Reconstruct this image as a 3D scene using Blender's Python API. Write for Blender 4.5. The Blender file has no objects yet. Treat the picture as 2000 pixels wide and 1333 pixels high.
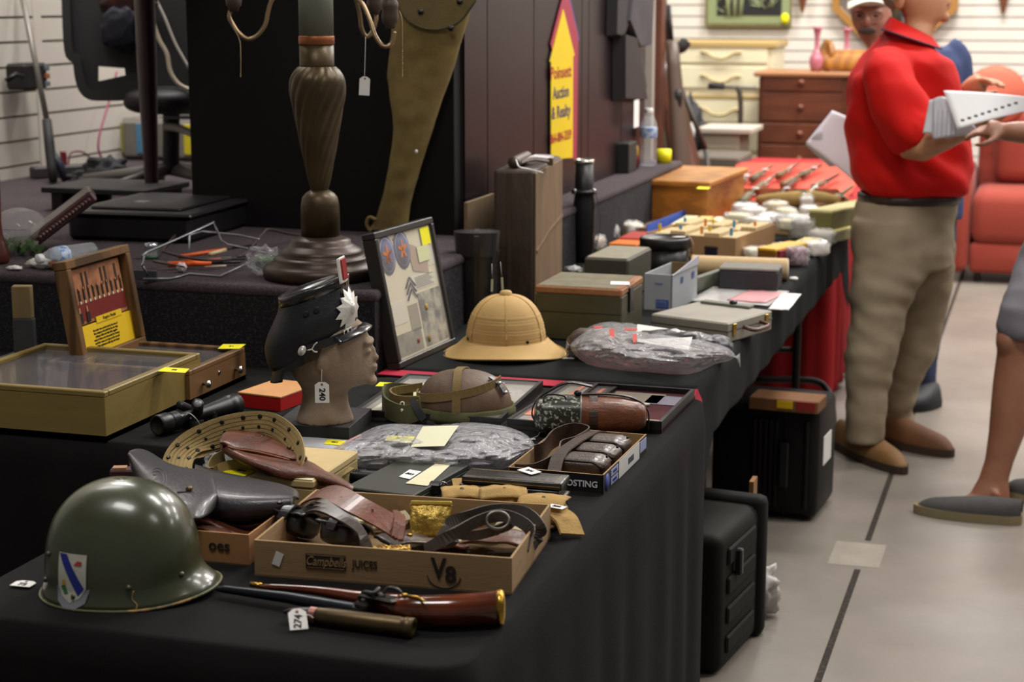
import bpy, bmesh, math, random
from mathutils import Vector, Matrix, noise, Quaternion
SC = bpy.context.scene
COL = SC.collection
PI = math.pi
random.seed(7)
# ---------------------------------------------------------------- camera
F = 3400.0; H = 1.63
PITCH = math.atan(666.5 / F); YAW = math.atan(1070 / math.hypot(F, 666.5))
cam = bpy.data.cameras.new('camera'); camo = bpy.data.objects.new('camera', cam); COL.objects.link(camo)
cam.sensor_width = 36; cam.lens = F / 2000 * 36; cam.clip_start = .05; cam.clip_end = 80
camo.location = (0, 0, H); camo.rotation_euler = (PI / 2 - PITCH, 0, YAW)
cam.dof.use_dof = True; cam.dof.focus_distance = 3.35; cam.dof.aperture_fstop = 5.2
SC.camera = camo
# ---------------------------------------------------------------- world, exposure
SC.view_settings.view_transform = 'Standard'; SC.view_settings.look = 'None'
SC.view_settings.gamma = 1; SC.view_settings.use_curve_mapping = False
SC.view_settings.exposure = 0.12
w = bpy.data.worlds.new('world'); SC.world = w; w.use_nodes = True
w.node_tree.nodes['Background'].inputs[0].default_value = (1, .965, .93, 1)
w.node_tree.nodes['Background'].inputs[1].default_value = .11
# ceiling lamps of the hall, one at the left added to brighten the slatted wall
def overhead_lamp(x, y, power, sx=1.2, sy=.6, z=3.9, col=(1, .965, .925)):
    l = bpy.data.lights.new('overhead_light', 'AREA'); l.shape = 'RECTANGLE'; l.size = sx; l.size_y = sy
    l.energy = power; l.color = col
    o = bpy.data.objects.new('overhead_light', l); COL.objects.link(o); o.location = (x, y, z)
for x, y, p in [(-1.25, 1.7, 42), (1.6, 2.2, 16), (-3.1, 5.7, 75), (-.2, 4.6, 60), (-3.2, 4.4, 20), (1.6, 5.6, 58), (-.5, 7.6, 105), (-3.2, 7.6, 70),
                (1.8, 8.8, 125), (-.5, 10.4, 140), (-3.2, 10.4, 95), (3.8, 9.6, 95), (4.2, 6.0, 40)]:
    overhead_lamp(x, y, p)
# ---------------------------------------------------------------- helpers: pixel rays onto real planes
fw = Vector((-math.sin(YAW) * math.cos(PITCH), math.cos(YAW) * math.cos(PITCH), -math.sin(PITCH)))
rt = Vector((math.cos(YAW), math.sin(YAW), 0)); up = rt.cross(fw); EYE = Vector((0, 0, H))
def ray(x, y): return fw * F + rt * (x - 1000) + up * (666.5 - y)
def G(x, y, z=.745):
    r = ray(x, y); return EYE + r * ((z - H) / r.z)
def GX(x, y, X): r = ray(x, y); return EYE + r * (X / r.x)
def GY(x, y, Y): r = ray(x, y); return EYE + r * (Y / r.y)
def D(x, y, d): return EYE + ray(x, y) * (d / F)          # a point at depth d
def dep(p): return (Vector(p) - EYE).dot(fw)
def hz(p, y):                                            # height at p's footprint seen on row y
    a = p[0] * fw.x + p[1] * fw.y; b = p[0] * up.x + p[1] * up.y; k = (666.5 - y)
    return H + (k * a - F * b) / (F * up.z - k * fw.z)
def rc(c):
    c = [int(c[i:i + 2], 16) / 255 for i in (0, 2, 4)]
    return tuple(x / 12.92 if x < .04045 else ((x + .055) / 1.055) ** 2.4 for x in c)
# ---------------------------------------------------------------- materials
MATS = {}
def M(name, col, rough=.6, metal=0, var=0, vs=30, bump=0, bs=80, col2=None, spec=.5, coat=0, kind='noise', stretch=(1, 1, 1), sheen=0, trans=0, thr=(.35, .65), detail=4):
    if name in MATS: return MATS[name]
    m = bpy.data.materials.new(name); m.use_nodes = True; MATS[name] = m
    nt = m.node_tree; N = nt.nodes; L = nt.links; b = N['Principled BSDF']
    c = rc(col) if isinstance(col, str) else col
    b.inputs['Base Color'].default_value = (*c, 1); b.inputs['Roughness'].default_value = rough
    b.inputs['Metallic'].default_value = metal; b.inputs['Specular IOR Level'].default_value = spec
    b.inputs['Coat Weight'].default_value = coat; b.inputs['Coat Roughness'].default_value = .12
    b.inputs['Sheen Weight'].default_value = sheen
    b.inputs['Transmission Weight'].default_value = trans
    tc = N.new('ShaderNodeTexCoord'); mp = N.new('ShaderNodeMapping'); mp.inputs['Scale'].default_value = stretch
    L.new(tc.outputs['Object'], mp.inputs[0])
    def tex(k, s):
        if k == 'wave':
            t = N.new('ShaderNodeTexWave'); t.inputs['Scale'].default_value = s; t.inputs['Distortion'].default_value = 6; t.inputs['Detail'].default_value = 3; t.inputs['Detail Scale'].default_value = 1.5
            L.new(mp.outputs[0], t.inputs['Vector']); return t.outputs['Fac'] if 'Fac' in t.outputs else t.outputs[1]
        if k == 'voronoi':
            t = N.new('ShaderNodeTexVoronoi'); t.inputs['Scale'].default_value = s; L.new(mp.outputs[0], t.inputs['Vector']); return t.outputs['Distance']
        t = N.new('ShaderNodeTexNoise'); t.inputs['Scale'].default_value = s; t.inputs['Detail'].default_value = detail; t.inputs['Roughness'].default_value = .65
        L.new(mp.outputs[0], t.inputs['Vector']); return t.outputs['Fac']
    if var or col2:
        f = tex(kind, vs); r = N.new('ShaderNodeMapRange'); r.inputs[1].default_value = thr[0]; r.inputs[2].default_value = thr[1]
        L.new(f, r.inputs[0]); mx = N.new('ShaderNodeMix'); mx.data_type = 'RGBA'
        c2 = rc(col2) if isinstance(col2, str) else (col2 or tuple(min(1, v * (1 + var)) for v in c))
        c1 = c if col2 else tuple(v * (1 - var) for v in c)
        mx.inputs['A'].default_value = (*c1, 1); mx.inputs['B'].default_value = (*c2, 1)
        L.new(r.outputs[0], mx.inputs[0]); L.new(mx.outputs['Result'], b.inputs['Base Color'])
    if bump:
        f = tex('noise', bs); bp = N.new('ShaderNodeBump'); bp.inputs['Strength'].default_value = bump; bp.inputs['Distance'].default_value = .004
        L.new(f, bp.inputs['Height']); L.new(bp.outputs[0], b.inputs['Normal'])
    return m
def clear_mat(name, tint=(1, 1, 1), alpha=.25, rough=.08, bump=.8, bs=14, body=(.9, .9, .92)):
    """thin clear plastic film: mostly see-through, glossy creases"""
    if name in MATS: return MATS[name]
    m = bpy.data.materials.new(name); m.use_nodes = True; MATS[name] = m
    nt = m.node_tree; N = nt.nodes; L = nt.links; N.clear()
    out = N.new('ShaderNodeOutputMaterial'); tr = N.new('ShaderNodeBsdfTransparent'); tr.inputs[0].default_value = (*tint, 1)
    gl = N.new('ShaderNodeBsdfPrincipled'); gl.inputs['Base Color'].default_value = (*body, 1); gl.inputs['Roughness'].default_value = rough
    mx = N.new('ShaderNodeMixShader')
    tc = N.new('ShaderNodeTexCoord'); no = N.new('ShaderNodeTexNoise'); no.inputs['Scale'].default_value = bs; no.inputs['Detail'].default_value = 2; no.inputs['Distortion'].default_value = 1.5
    L.new(tc.outputs['Object'], no.inputs['Vector'])
    sb = N.new('ShaderNodeMath'); sb.operation = 'SUBTRACT'; sb.inputs[1].default_value = .5; L.new(no.outputs['Fac'], sb.inputs[0])
    ab = N.new('ShaderNodeMath'); ab.operation = 'ABSOLUTE'; L.new(sb.outputs[0], ab.inputs[0])
    bp = N.new('ShaderNodeBump'); bp.inputs['Strength'].default_value = bump; bp.inputs['Distance'].default_value = .045
    L.new(ab.outputs[0], bp.inputs['Height']); L.new(bp.outputs[0], gl.inputs['Normal'])
    lw = N.new('ShaderNodeLayerWeight'); lw.inputs[0].default_value = .35; L.new(bp.outputs[0], lw.inputs['Normal'])
    mr = N.new('ShaderNodeMapRange'); mr.inputs[3].default_value = alpha; mr.inputs[4].default_value = min(1, alpha + .32)
    pw = N.new('ShaderNodeMath'); pw.operation = 'POWER'; pw.inputs[1].default_value = 2.5; L.new(lw.outputs['Facing'], pw.inputs[0]); L.new(pw.outputs[0], mr.inputs[0]); L.new(mr.outputs[0], mx.inputs[0])
    L.new(tr.outputs[0], mx.inputs[1]); L.new(gl.outputs[0], mx.inputs[2]); L.new(mx.outputs[0], out.inputs[0])
    return m
# ---------------------------------------------------------------- mesh builder
def TR(loc=(0, 0, 0), rz=0, rx=0, ry=0, s=1):
    return Matrix.Translation(Vector(loc)) @ Matrix.Rotation(rz, 4, 'Z') @ Matrix.Rotation(ry, 4, 'Y') @ Matrix.Rotation(rx, 4, 'X') @ Matrix.Scale(s, 4)
class B:
    def __init__(s, T=None): s.v = []; s.f = []; s.mi = []; s.sm = []; s.mats = []; s.T = T or Matrix()
    def add(s, vs, fs, mat, smooth=False, T=None):
        T = s.T @ T if T else s.T; o = len(s.v)
        if mat not in s.mats: s.mats.append(mat)
        k = s.mats.index(mat); s.v += [tuple(T @ Vector(p)) for p in vs]
        for f in fs: s.f.append([i + o for i in f]); s.mi.append(k); s.sm.append(smooth)
        return s
    def box(s, a, b, mat, bev=0, T=None, seg=1):
        c = [(a[i] + b[i]) / 2 for i in range(3)]; d = [abs(b[i] - a[i]) for i in range(3)]
        bm = bmesh.new(); bmesh.ops.create_cube(bm, size=1)
        for v in bm.verts: v.co = Vector((c[0] + v.co.x * d[0], c[1] + v.co.y * d[1], c[2] + v.co.z * d[2]))
        if bev: bmesh.ops.bevel(bm, geom=bm.edges[:], offset=min(bev, min(d) * .49), segments=seg, affect='EDGES', profile=.5)
        bm.verts.index_update()
        s.add([v.co.copy() for v in bm.verts], [[v.index for v in f.verts] for f in bm.faces], mat, seg > 1, T); bm.free(); return s
    def tray(s, L, W, Hh, t, mat, T=None, inner=None):
        i = inner or mat
        s.box((0, 0, 0), (L, W, t), i, 0, T); s.box((0, 0, 0), (L, t, Hh), mat, 0, T); s.box((0, W - t, 0), (L, W, Hh), mat, 0, T)
        s.box((0, t, 0), (t, W - t, Hh), mat, 0, T); s.box((L - t, t, 0), (L, W - t, Hh), mat, 0, T); return s
    def lathe(s, prof, mat, n=32, T=None, sx=1, sy=1, tw=0, flute=0, nf=0, smooth=True):
        vs = []; fs = []
        for j, (r, z) in enumerate(prof):
            for i in range(n):
                a = 2 * PI * i / n
                rr = r * (1 + flute * (abs(math.sin(nf * (a + tw * z) / 2)) - .5)) if flute else r
                vs.append((rr * math.cos(a) * sx, rr * math.sin(a) * sy, z))
        for j in range(len(prof) - 1):
            for i in range(n): k = (i + 1) % n; fs.append((j * n + i, j * n + k, (j + 1) * n + k, (j + 1) * n + i))
        if prof[0][0] > 1e-5: fs.append(list(range(n))[::-1])
        if prof[-1][0] > 1e-5: fs.append([(len(prof) - 1) * n + i for i in range(n)])
        return s.add(vs, fs, mat, smooth, T)
    def cyl(s, p0, p1, r, mat, n=16, r2=None):
        p0 = Vector(p0); p1 = Vector(p1); d = p1 - p0; q = d.to_track_quat('Z', 'Y').to_matrix().to_4x4()
        return s.lathe([(0, 0), (r, 0), (r, 1e-4), (r2 or r, d.length - 1e-4), (r2 or r, d.length), (0, d.length)], mat, n, Matrix.Translation(p0) @ q)
    def tube(s, pts, r, mat, n=8, closed=False, flat=1, sm=None):
        pts = [Vector(p) for p in pts]
        if sm: pts = spline(pts, sm, closed)
        N = len(pts); rr = r if isinstance(r, (list, tuple)) else [r] * N
        if len(rr) != N: rr = [rr[min(len(rr) - 1, int(i / (N - 1) * (len(rr) - 1)))] * (1 - (i / (N - 1) * (len(rr) - 1)) % 1) + rr[min(len(rr) - 1, int(i / (N - 1) * (len(rr) - 1)) + 1)] * ((i / (N - 1) * (len(rr) - 1)) % 1) for i in range(N)]
        vs = []; fs = []; t0 = (pts[1] - pts[0]).normalized(); u = t0.orthogonal().normalized()
        for i, p in enumerate(pts):
            t = (pts[min(i + 1, N - 1)] - pts[max(i - 1, 0)]).normalized() if not closed else (pts[(i + 1) % N] - pts[i - 1]).normalized()
            u = (u - t * u.dot(t)).normalized(); w = t.cross(u)
            for k in range(n): a = 2 * PI * k / n; vs.append(p + (u * math.cos(a) + w * math.sin(a) * flat) * rr[i])
        for i in range(N if closed else N - 1):
            for k in range(n): a = i * n; b = ((i + 1) % N) * n; q = (k + 1) % n; fs.append((a + k, a + q, b + q, b + k))
        if not closed: fs.append(list(range(n))[::-1]); fs.append([(N - 1) * n + k for k in range(n)])
        return s.add(vs, fs, mat, True)
    def ribbon(s, pts, wd, t, mat, side=(0, 0, 1), sm=None, closed=False, smooth=True, T=None):
        """strap: pts centre line, side = width direction (vector or per-point list), t thickness"""
        pts = [Vector(p) for p in pts]
        sd = [Vector(x) for x in side] if isinstance(side, list) else None
        if sm:
            if sd: sd = spline(sd, sm, closed)
            pts = spline(pts, sm, closed)
        N = len(pts); vs = []; fs = []
        for i, p in enumerate(pts):
            tg = ((pts[(i + 1) % N] - pts[i - 1]) if closed else (pts[min(i + 1, N - 1)] - pts[max(i - 1, 0)])).normalized()
            q = sd[i] if sd else Vector(side); q = (q - tg * q.dot(tg)).normalized(); nn = tg.cross(q)
            ww = wd[min(i * len(wd) // N, len(wd) - 1)] if isinstance(wd, list) else wd
            for a, b in ((-1, -1), (1, -1), (1, 1), (-1, 1)): vs.append(p + q * (a * ww / 2) + nn * (b * t / 2))
        for i in range(N if closed else N - 1):
            a = i * 4; b = ((i + 1) % N) * 4
            for k in range(4): fs.append((a + k, a + (k + 1) % 4, b + (k + 1) % 4, b + k))
        if not closed: fs.append((3, 2, 1, 0)); fs.append(tuple((N - 1) * 4 + k for k in range(4)))
        return s.add(vs, fs, mat, False, T)
    def prism(s, poly, h, mat, T=None):
        n = len(poly); vs = [(x, y, 0) for x, y in poly] + [(x, y, h) for x, y in poly]
        fs = [list(range(n))[::-1], [n + i for i in range(n)]] + [(i, (i + 1) % n, n + (i + 1) % n, n + i) for i in range(n)]
        return s.add(vs, fs, mat, False, T)
    def surf(s, fn, nu, nv, mat, cu=False, cv=False, smooth=True, T=None):
        vs = [fn(i / (nu if cu else nu - 1), j / (nv if cv else nv - 1)) for j in range(nv) for i in range(nu)]; fs = []
        for j in range(nv if cv else nv - 1):
            for i in range(nu if cu else nu - 1):
                a = i + 1 if i + 1 < nu else 0; b = j + 1 if j + 1 < nv else 0
                fs.append((j * nu + i, j * nu + a, b * nu + a, b * nu + i))
        return s.add(vs, fs, mat, smooth, T)
    def blob(s, c, r, mat, e=1., nz=0, ns=4, nu=32, nv=20, T=None, seed=0, flat=None):
        c = Vector(c); r = Vector(r)
        def sg(x, p): return math.copysign(abs(x) ** p, x)
        def f(u, v):
            a = 2 * PI * u; b = PI * (v - .5); d = Vector((sg(math.cos(a), e) * sg(math.cos(b), e), sg(math.sin(a), e) * sg(math.cos(b), e), sg(math.sin(b), e)))
            k = 1 + (nz * noise.noise(d * ns + Vector((seed, seed * 1.7, 0))) if nz else 0)
            p = Vector((d.x * r.x * k, d.y * r.y * k, d.z * r.z * k))
            if flat is not None: p.z = max(p.z, flat)
            return c + p
        return s.surf(f, nu, nv, mat, cu=True, T=T)
    def done(s, name, parent=None, T=None, mod=None):
        me = bpy.data.meshes.new(name); me.from_pydata(s.v, [], s.f)
        for m in s.mats: me.materials.append(m)
        me.polygons.foreach_set('material_index', s.mi); me.polygons.foreach_set('use_smooth', s.sm); me.update()
        o = bpy.data.objects.new(name, me); COL.objects.link(o)
        if T: o.matrix_world = T
        if parent: o.parent = parent
        return o
def spline(pts, k=6, closed=False):
    n = len(pts); out = []
    for i in range(n if closed else n - 1):
        p0 = pts[(i - 1) % n] if (closed or i > 0) else pts[0]; p1 = pts[i]; p2 = pts[(i + 1) % n]
        p3 = pts[(i + 2) % n] if (closed or i + 2 < n) else pts[-1]
        for j in range(k):
            t = j / k; out.append(.5 * ((2 * p1) + (p2 - p0) * t + (2 * p0 - 5 * p1 + 4 * p2 - p3) * t * t + (3 * p1 - p0 - 3 * p2 + p3) * t ** 3))
    if not closed: out.append(pts[-1])
    return out
def thing(name, label, cat, loc=(0, 0, 0), rz=0, group=None, rx=0, ry=0):
    o = bpy.data.objects.new(name, None); COL.objects.link(o); o.empty_display_size = .05
    o.matrix_world = TR(loc, rz, rx, ry); o['label'] = label; o['category'] = cat
    if group: o['group'] = group
    return o
def tag(o, label, cat, group=None, kind=None):
    if label: o['label'] = label
    if cat: o['category'] = cat
    if group: o['group'] = group
    if kind: o['kind'] = kind
    return o
def struct(o, label=None):
    o['kind'] = 'structure'
    if label: o['label'] = label
    return o
def text(parent, s, size, mat, T, name='lettering', xs=1, shear=0, ext=.0004, bold=0, al='CENTER', sp=1, lines=1):
    c = bpy.data.curves.new(name, 'FONT'); c.body = s; c.size = size; c.extrude = ext; c.align_x = al; c.align_y = 'CENTER'; c.shear = shear; c.offset = bold; c.space_character = sp; c.space_line = lines; c.resolution_u = 3
    o = bpy.data.objects.new(name, c); me = bpy.data.meshes.new_from_object(o); bpy.data.objects.remove(o)
    for v in me.vertices: v.co.x *= xs
    me.materials.clear(); me.materials.append(mat); me.name = name
    o = bpy.data.objects.new(name, me); COL.objects.link(o); o.matrix_world = T
    if parent: o.parent = parent
    return o
def dup(o, parent=None):
    c = o.copy(); COL.objects.link(c)
    if parent: c.parent = parent
    for ch in list(o.children): dup(ch, c)
    return c
def frame(a, b):
    """origin at a, x axis towards b (both on one level): returns loc, rz, length"""
    d = b - a; return a.copy(), math.atan2(d.y, d.x), d.to_2d().length
UPRIGHT = Matrix.Rotation(PI / 2, 4, 'X')      # text plane facing -y
def face_side(x, y, z, rz=0): return TR((x, y, z), rz) @ UPRIGHT
def baked(b, name, parent=None, T=None, voxel=.01, smooth=6, disp=None, mat=None, dec=None):
    """fuse overlapping shapes into one continuous skin"""
    o = b.done(name)
    if T: o.matrix_world = T
    m = o.modifiers.new('r', 'REMESH'); m.mode = 'VOXEL'; m.voxel_size = voxel; m.use_smooth_shade = True
    m = o.modifiers.new('s', 'SMOOTH'); m.iterations = smooth; m.factor = .5
    dg = bpy.context.evaluated_depsgraph_get(); dg.update()
    me = bpy.data.meshes.new_from_object(o.evaluated_get(dg)); old = o.data; o.modifiers.clear(); o.data = me
    me.name = name; bpy.data.meshes.remove(old)
    if mat: me.materials.clear(); me.materials.append(mat)
    for p in me.polygons: p.use_smooth = True
    if disp:
        me.update(); ns = [v.normal.copy() for v in me.vertices]
        for v, n in zip(me.vertices, ns): v.co += n * disp(v.co, n)
    if parent: o.parent = parent
    return o
# ---------------------------------------------------------------- palette
blackcloth = M('black_cloth', '131212', .95, spec=.2, bump=.25, bs=350, var=.15, vs=8)
greencloth = M('dark_green_cloth', '151817', .95, spec=.2, bump=.25, bs=350, var=.12, vs=8)
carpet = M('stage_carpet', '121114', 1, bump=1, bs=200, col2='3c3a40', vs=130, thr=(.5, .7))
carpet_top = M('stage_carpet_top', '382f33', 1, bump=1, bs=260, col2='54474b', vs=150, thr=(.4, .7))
cardb = M('cardboard', '9c7f5a', .9, var=.08, vs=12, stretch=(1, 1, 14), bump=.15, bs=40)
cardb_in = M('cardboard_inside', '7d6444', .95, var=.1, vs=10)
black = M('black_plastic', '141414', .4)
blackm = M('matt_black', '1a1918', .7, bump=.2, bs=150)
darkmetal = M('dark_metal', '2a2a2a', .35, metal=.7)
chrome = M('bright_metal', 'd0d0d0', .18, metal=1)
brass = M('brass', 'b08b3a', .3, metal=1)
white = M('white_paper', 'e8e6e2', .8)
cream = M('cream_paper', 'dcd4b0', .85, var=.05, vs=20)
yellow = M('yellow_sticker', 'e8e000', .7)
yellow2 = M('yellow_card', 'e0b800', .7)
ink = M('ink', '101014', .7)
string = M('white_string', 'dcdcd8', .8)
lea_br = M('brown_leather', '5a2f1c', .42, var=.35, vs=18, bump=.4, bs=120, coat=.15)
lea_dk = M('dark_leather', '3b2a20', .42, var=.35, vs=22, bump=.4, bs=140, coat=.15)
lea_bl = M('black_leather', '1b1a1b', .33, bump=.3, bs=160, coat=.25, var=.3, vs=14)
lea_rd = M('red_brown_leather', '6e3a26', .4, var=.3, vs=16, bump=.3, bs=120, coat=.2)
canvas = M('khaki_canvas', 'a2874f', .95, var=.12, vs=25, bump=.5, bs=400)
olive = M('olive_canvas', '7c693b', .95, var=.15, vs=14, bump=.5, bs=400)
olivegreen = M('olive_green_canvas', '525232', .95, var=.2, vs=20, bump=.5, bs=400)
film = clear_mat('clear_film', alpha=.12)
glass = clear_mat('clear_glass', alpha=.04, bump=0, rough=.02)
red = M('red_card', 'a81414', .5)
redcloth = M('red_cloth', 'a00c14', .9, var=.1, vs=8, bump=.2, bs=300)
oak = M('oak_wood', '6f4f2c', .5, kind='wave', vs=7, col2='4a3218', stretch=(1, 1, .15), thr=(.2, .8), bump=.1, bs=60)
# ================================================================ THE SETTING
XR, XL = -.712, -1.53                 # near table sides
XS, YS, ZS = -1.527, 3.83, .945       # stage corner and height
XW = -3.87
TZ = .745
concrete = M('concrete', '7d766d', .38, var=.13, vs=2.2, bump=.12, bs=30, detail=7)
b = B(); b.box((-6, -2, -.1), (7, 13, 0), concrete); floor = struct(b.done('floor'))
b = B(); jm = M('joint_filler', '231c17', .95, col2='5b4a3c', vs=60, thr=(.5, .8))
for y0, y1 in ((0, 4.93), (5.22, 13)): b.box((-.478, y0, 0), (-.46, y1, .0012), jm)
struct(b.done('expansion_joint', floor))
b = B(); b.box((-.56, 4.96, 0), (-.41, 5.19, .0008), M('concrete_patch', '938b80', .42, var=.1, vs=9)); struct(b.done('floor_patch', floor))
b = B(); b.box((-6, -2, 4.2), (7, 13, 4.3), M('ceiling_paint', 'b5b0a8', .9)); struct(b.done('ceiling'))
slat = M('slatwall_white', 'd6cfc4', .5, var=.03, vs=3); slatgap = M('slat_groove', '6e6459', .8)
def slatwall(name, T, L, z0, z1, pitch, gap, seams=()):
    b = B(); b.box((0, .012, z0), (L, .05, z1), slatgap, 0, T)
    z = z0
    while z < z1: b.box((0, 0, z), (L, .014, min(z1, z + pitch - gap)), slat, 0, T); z += pitch
    for s in seams: b.box((s, -.006, z0), (s + .05, .002, z1), slat, 0, T)
    return struct(b.done(name))
slatwall('wall_back', TR((-3, 12.0, 0)), 10, .0, 4.2, .0762, .008)
slatwall('wall_left', TR((XW, 2.4, 0), PI / 2), 5.2, .9, 4.2, .0955, .009, seams=(3.72,))
b = B(); b.box((XW, 7.6, 0), (-1.70, 7.65, 4.2), M('grey_white_paint', '8d877e', .8)); struct(b.done('wall_rear'))
# carpeted stage
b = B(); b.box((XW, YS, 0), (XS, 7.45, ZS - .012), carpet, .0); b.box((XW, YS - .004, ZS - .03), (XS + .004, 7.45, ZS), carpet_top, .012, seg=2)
stage = tag(b.done('stage_platform'), 'tall carpeted stage behind the tables with a dark face and mauve top', 'stage', kind='structure')
# dark panelled partition and black board
pan = M('mahogany_panel', '1c1114', .38, var=.25, vs=3, stretch=(1, 1, .2), spec=.25)
b = B(); b.box((-1.70, 4.9, ZS), (-1.668, 7.32, 3.2), M('panel_groove', '0c0809', .6))
y = 4.9
for wd in (.22, .5, .62, .10, .52, .22, .19):
    if y + wd > 7.3: wd = 7.32 - y
    if wd <= .02: break
    b.box((-1.672, y + .004, ZS + .0), (-1.66, y + wd - .004, 3.2), pan); y += wd
struct(b.done('wall_partition'), 'dark mahogany panelled partition standing on the stage')
b = B(); b.box((-2.53, 4.84, ZS), (-1.672, 4.9, 3.2), M('black_board', '131110', .8, spec=.2, bump=.1, bs=200, var=.1, vs=4), .002)
tag(b.done('black_board'), 'tall matt black board standing on the stage behind the bronze lamp', 'board', kind='structure')
# ---------------------------------------------------------------- tables and cloths
def folding_table(label, x0, y0, x1, y1, ins=.12):
    t = thing('folding_table', label, 'table', ((x0 + x1) / 2, (y0 + y1) / 2, 0))
    hx, hy = (x1 - x0) / 2 - .02, (y1 - y0) / 2 - .02
    b = B(); b.box((-hx, -hy, TZ - .045), (hx, hy, TZ - .008), M('table_top_grey', '8a8880', .6), .006); b.done('tabletop', t)
    lm = M('table_leg_metal', '242321', .45, metal=.4)
    ax = hx > hy
    for s in (-1, 1):
        for q in (-1, 1):
            p = (s * (hx - ins), q * (hy - .07)) if ax else (q * (hx - .07), s * (hy - ins))
            b = B(); b.cyl((p[0], p[1], 0), (p[0], p[1], TZ - .045), .0145, lm, 12); b.done('leg', t)
        p0, p1 = [((s * (hx - ins), q * (hy - .07)) if ax else (q * (hx - .07), s * (hy - ins))) for q in (-1, 1)]
        b = B(); b.tube([(p0[0], p0[1], .36), ((p0[0] + p1[0]) / 2, (p0[1] + p1[1]) / 2, .36), (p1[0], p1[1], .36)], .011, lm); b.done('crossbar', t)
    return t
def tablecloth(label, x0, y0, x1, y1, drops, mat, seed=1, fold=.022, r=.035, corner=0, z=TZ, cat='tablecloth', nf=9, name='tablecloth'):
    """drops: hang on front(-y), right(+x), back(+y), left(-x)"""
    pts = []
    def arc(cx, cy, a0): return [(cx + r * math.cos(a0 + a * PI / 12), cy + r * math.sin(a0 + a * PI / 12), a0 + a * PI / 12) for a in range(0, 7)]
    cs = [(x1 - r, y0 + r, -PI / 2, drops[0], drops[1]), (x1 - r, y1 - r, 0, drops[1], drops[2]), (x0 + r, y1 - r, PI / 2, drops[2], drops[3]), (x0 + r, y0 + r, PI, drops[3], drops[0])]
    for k in range(4):
        cx, cy, a0, d0, d1 = cs[k]; A = arc(cx, cy, a0)
        for i, (px, py, a) in enumerate(A): pts.append((px, py, a, d0 + (d1 - d0) * i / 6 + corner * math.sin(PI * i / 6)))
        nx, ny, na, nd, _ = cs[(k + 1) % 4]; q = (nx + r * math.cos(na), ny + r * math.sin(na)); n = max(3, int(math.hypot(q[0] - px, q[1] - py) / .018))
        for i in range(1, n): pts.append((px + (q[0] - px) * i / n, py + (q[1] - py) * i / n, a, d1 + corner * max(0, 1 - min(i, n - i) * .018 / .16)))
    N = len(pts); cx, cy = (x0 + x1) / 2, (y0 + y1) / 2; vs = [.001, .2, .4, .6, .75, .88, .95, .985]
    nd = 16; L = [0]
    for i in range(N): L.append(L[-1] + math.hypot(pts[(i + 1) % N][0] - pts[i][0], pts[(i + 1) % N][1] - pts[i][1]))
    def f(u, v):
        i = int(round(u * N)) % N; j = int(round(v * (len(vs) + 2 + nd - 1)))
        px, py, a, d = pts[i]
        if j < len(vs):
            k = vs[j]; X = cx + (px - cx) * k; Y = cy + (py - cy) * k
            return (X, Y, z + .0008 * noise.noise(Vector((X * 6, Y * 6, seed))) * k)
        k = (j - len(vs)) / (nd + 1)
        if j == len(vs): return (px, py, z - .002)
        zz = .012 + (d - .012) * k; s = L[i]
        w = fold * min(1, zz / .3) * (math.sin(s * nf * 2 * PI + 3 * noise.noise(Vector((s * 2, zz, seed)))) + 1.2 + .7 * noise.noise(Vector((s * 14, zz * 2, seed)))) + .006 * min(1, zz / .03)
        return (px + math.cos(a) * w, py + math.sin(a) * w, z - zz)
    b = B(); b.surf(f, N, len(vs) + 2 + nd, mat, cu=True); b.f.append(list(range(N))[::-1]); b.mi.append(0); b.sm.append(True)
    o = b.done(name); m = o.modifiers.new('t', 'SOLIDIFY'); m.thickness = .0015; m.offset = -1
    return tag(o, label, cat)
folding_table('folding table under black cloth, nearest to the viewer', XL, 2.08, XR, 3.80)
tablecloth('black cloth hanging to the floor from the nearest table', XL, 2.08, XR, 3.80, (.735, .735, .5, .735), blackcloth, 1, fold=.0025, nf=5, r=.06)
folding_table('folding table under black cloth at the left, in front of the carpeted stage', -2.98, 3.05, XL - .02, 3.80)
tablecloth('black cloth over the left table that holds the framed wooden cases', -3.0, 3.045, XL - .035, 3.81, (.735, .5, .5, .735), blackcloth, 2, fold=.012, nf=6)
folding_table('long folding table under dark green cloth beside the stage', XS + .01, 3.89, -.765, 6.95, .6)
tablecloth('dark green cloth over the long table under the sun helmet', XS + .004, 3.875, -.757, 6.97, (.03, .15, .03, .02), greencloth, 3, fold=.006, nf=4, corner=.20, z=TZ + .004)
b = B(); b.ribbon([(XS + .01, 3.845, TZ + .001), (-1.2, 3.838, TZ + .002), (-.80, 3.845, TZ + .001), (-.745, 3.85, TZ - .01), (-.735, 3.85, TZ - .07)], .06, .002, M('magenta_red_cloth', 'b01838', .85), side=(0, 1, 0), sm=4)
tag(b.done('table_runner'), 'strip of red cloth peeking out under the dark green tablecloth', 'cloth')
folding_table('folding table with a red cloth at the far end of the row', -1.60, 7.08, -.85, 9.9)
tablecloth('bright red cloth hanging to the floor from the farthest table', -1.61, 7.05, -.83, 9.92, (.735, .72, .72, .72), redcloth, 4, fold=.012, nf=6, z=TZ + .002)
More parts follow.
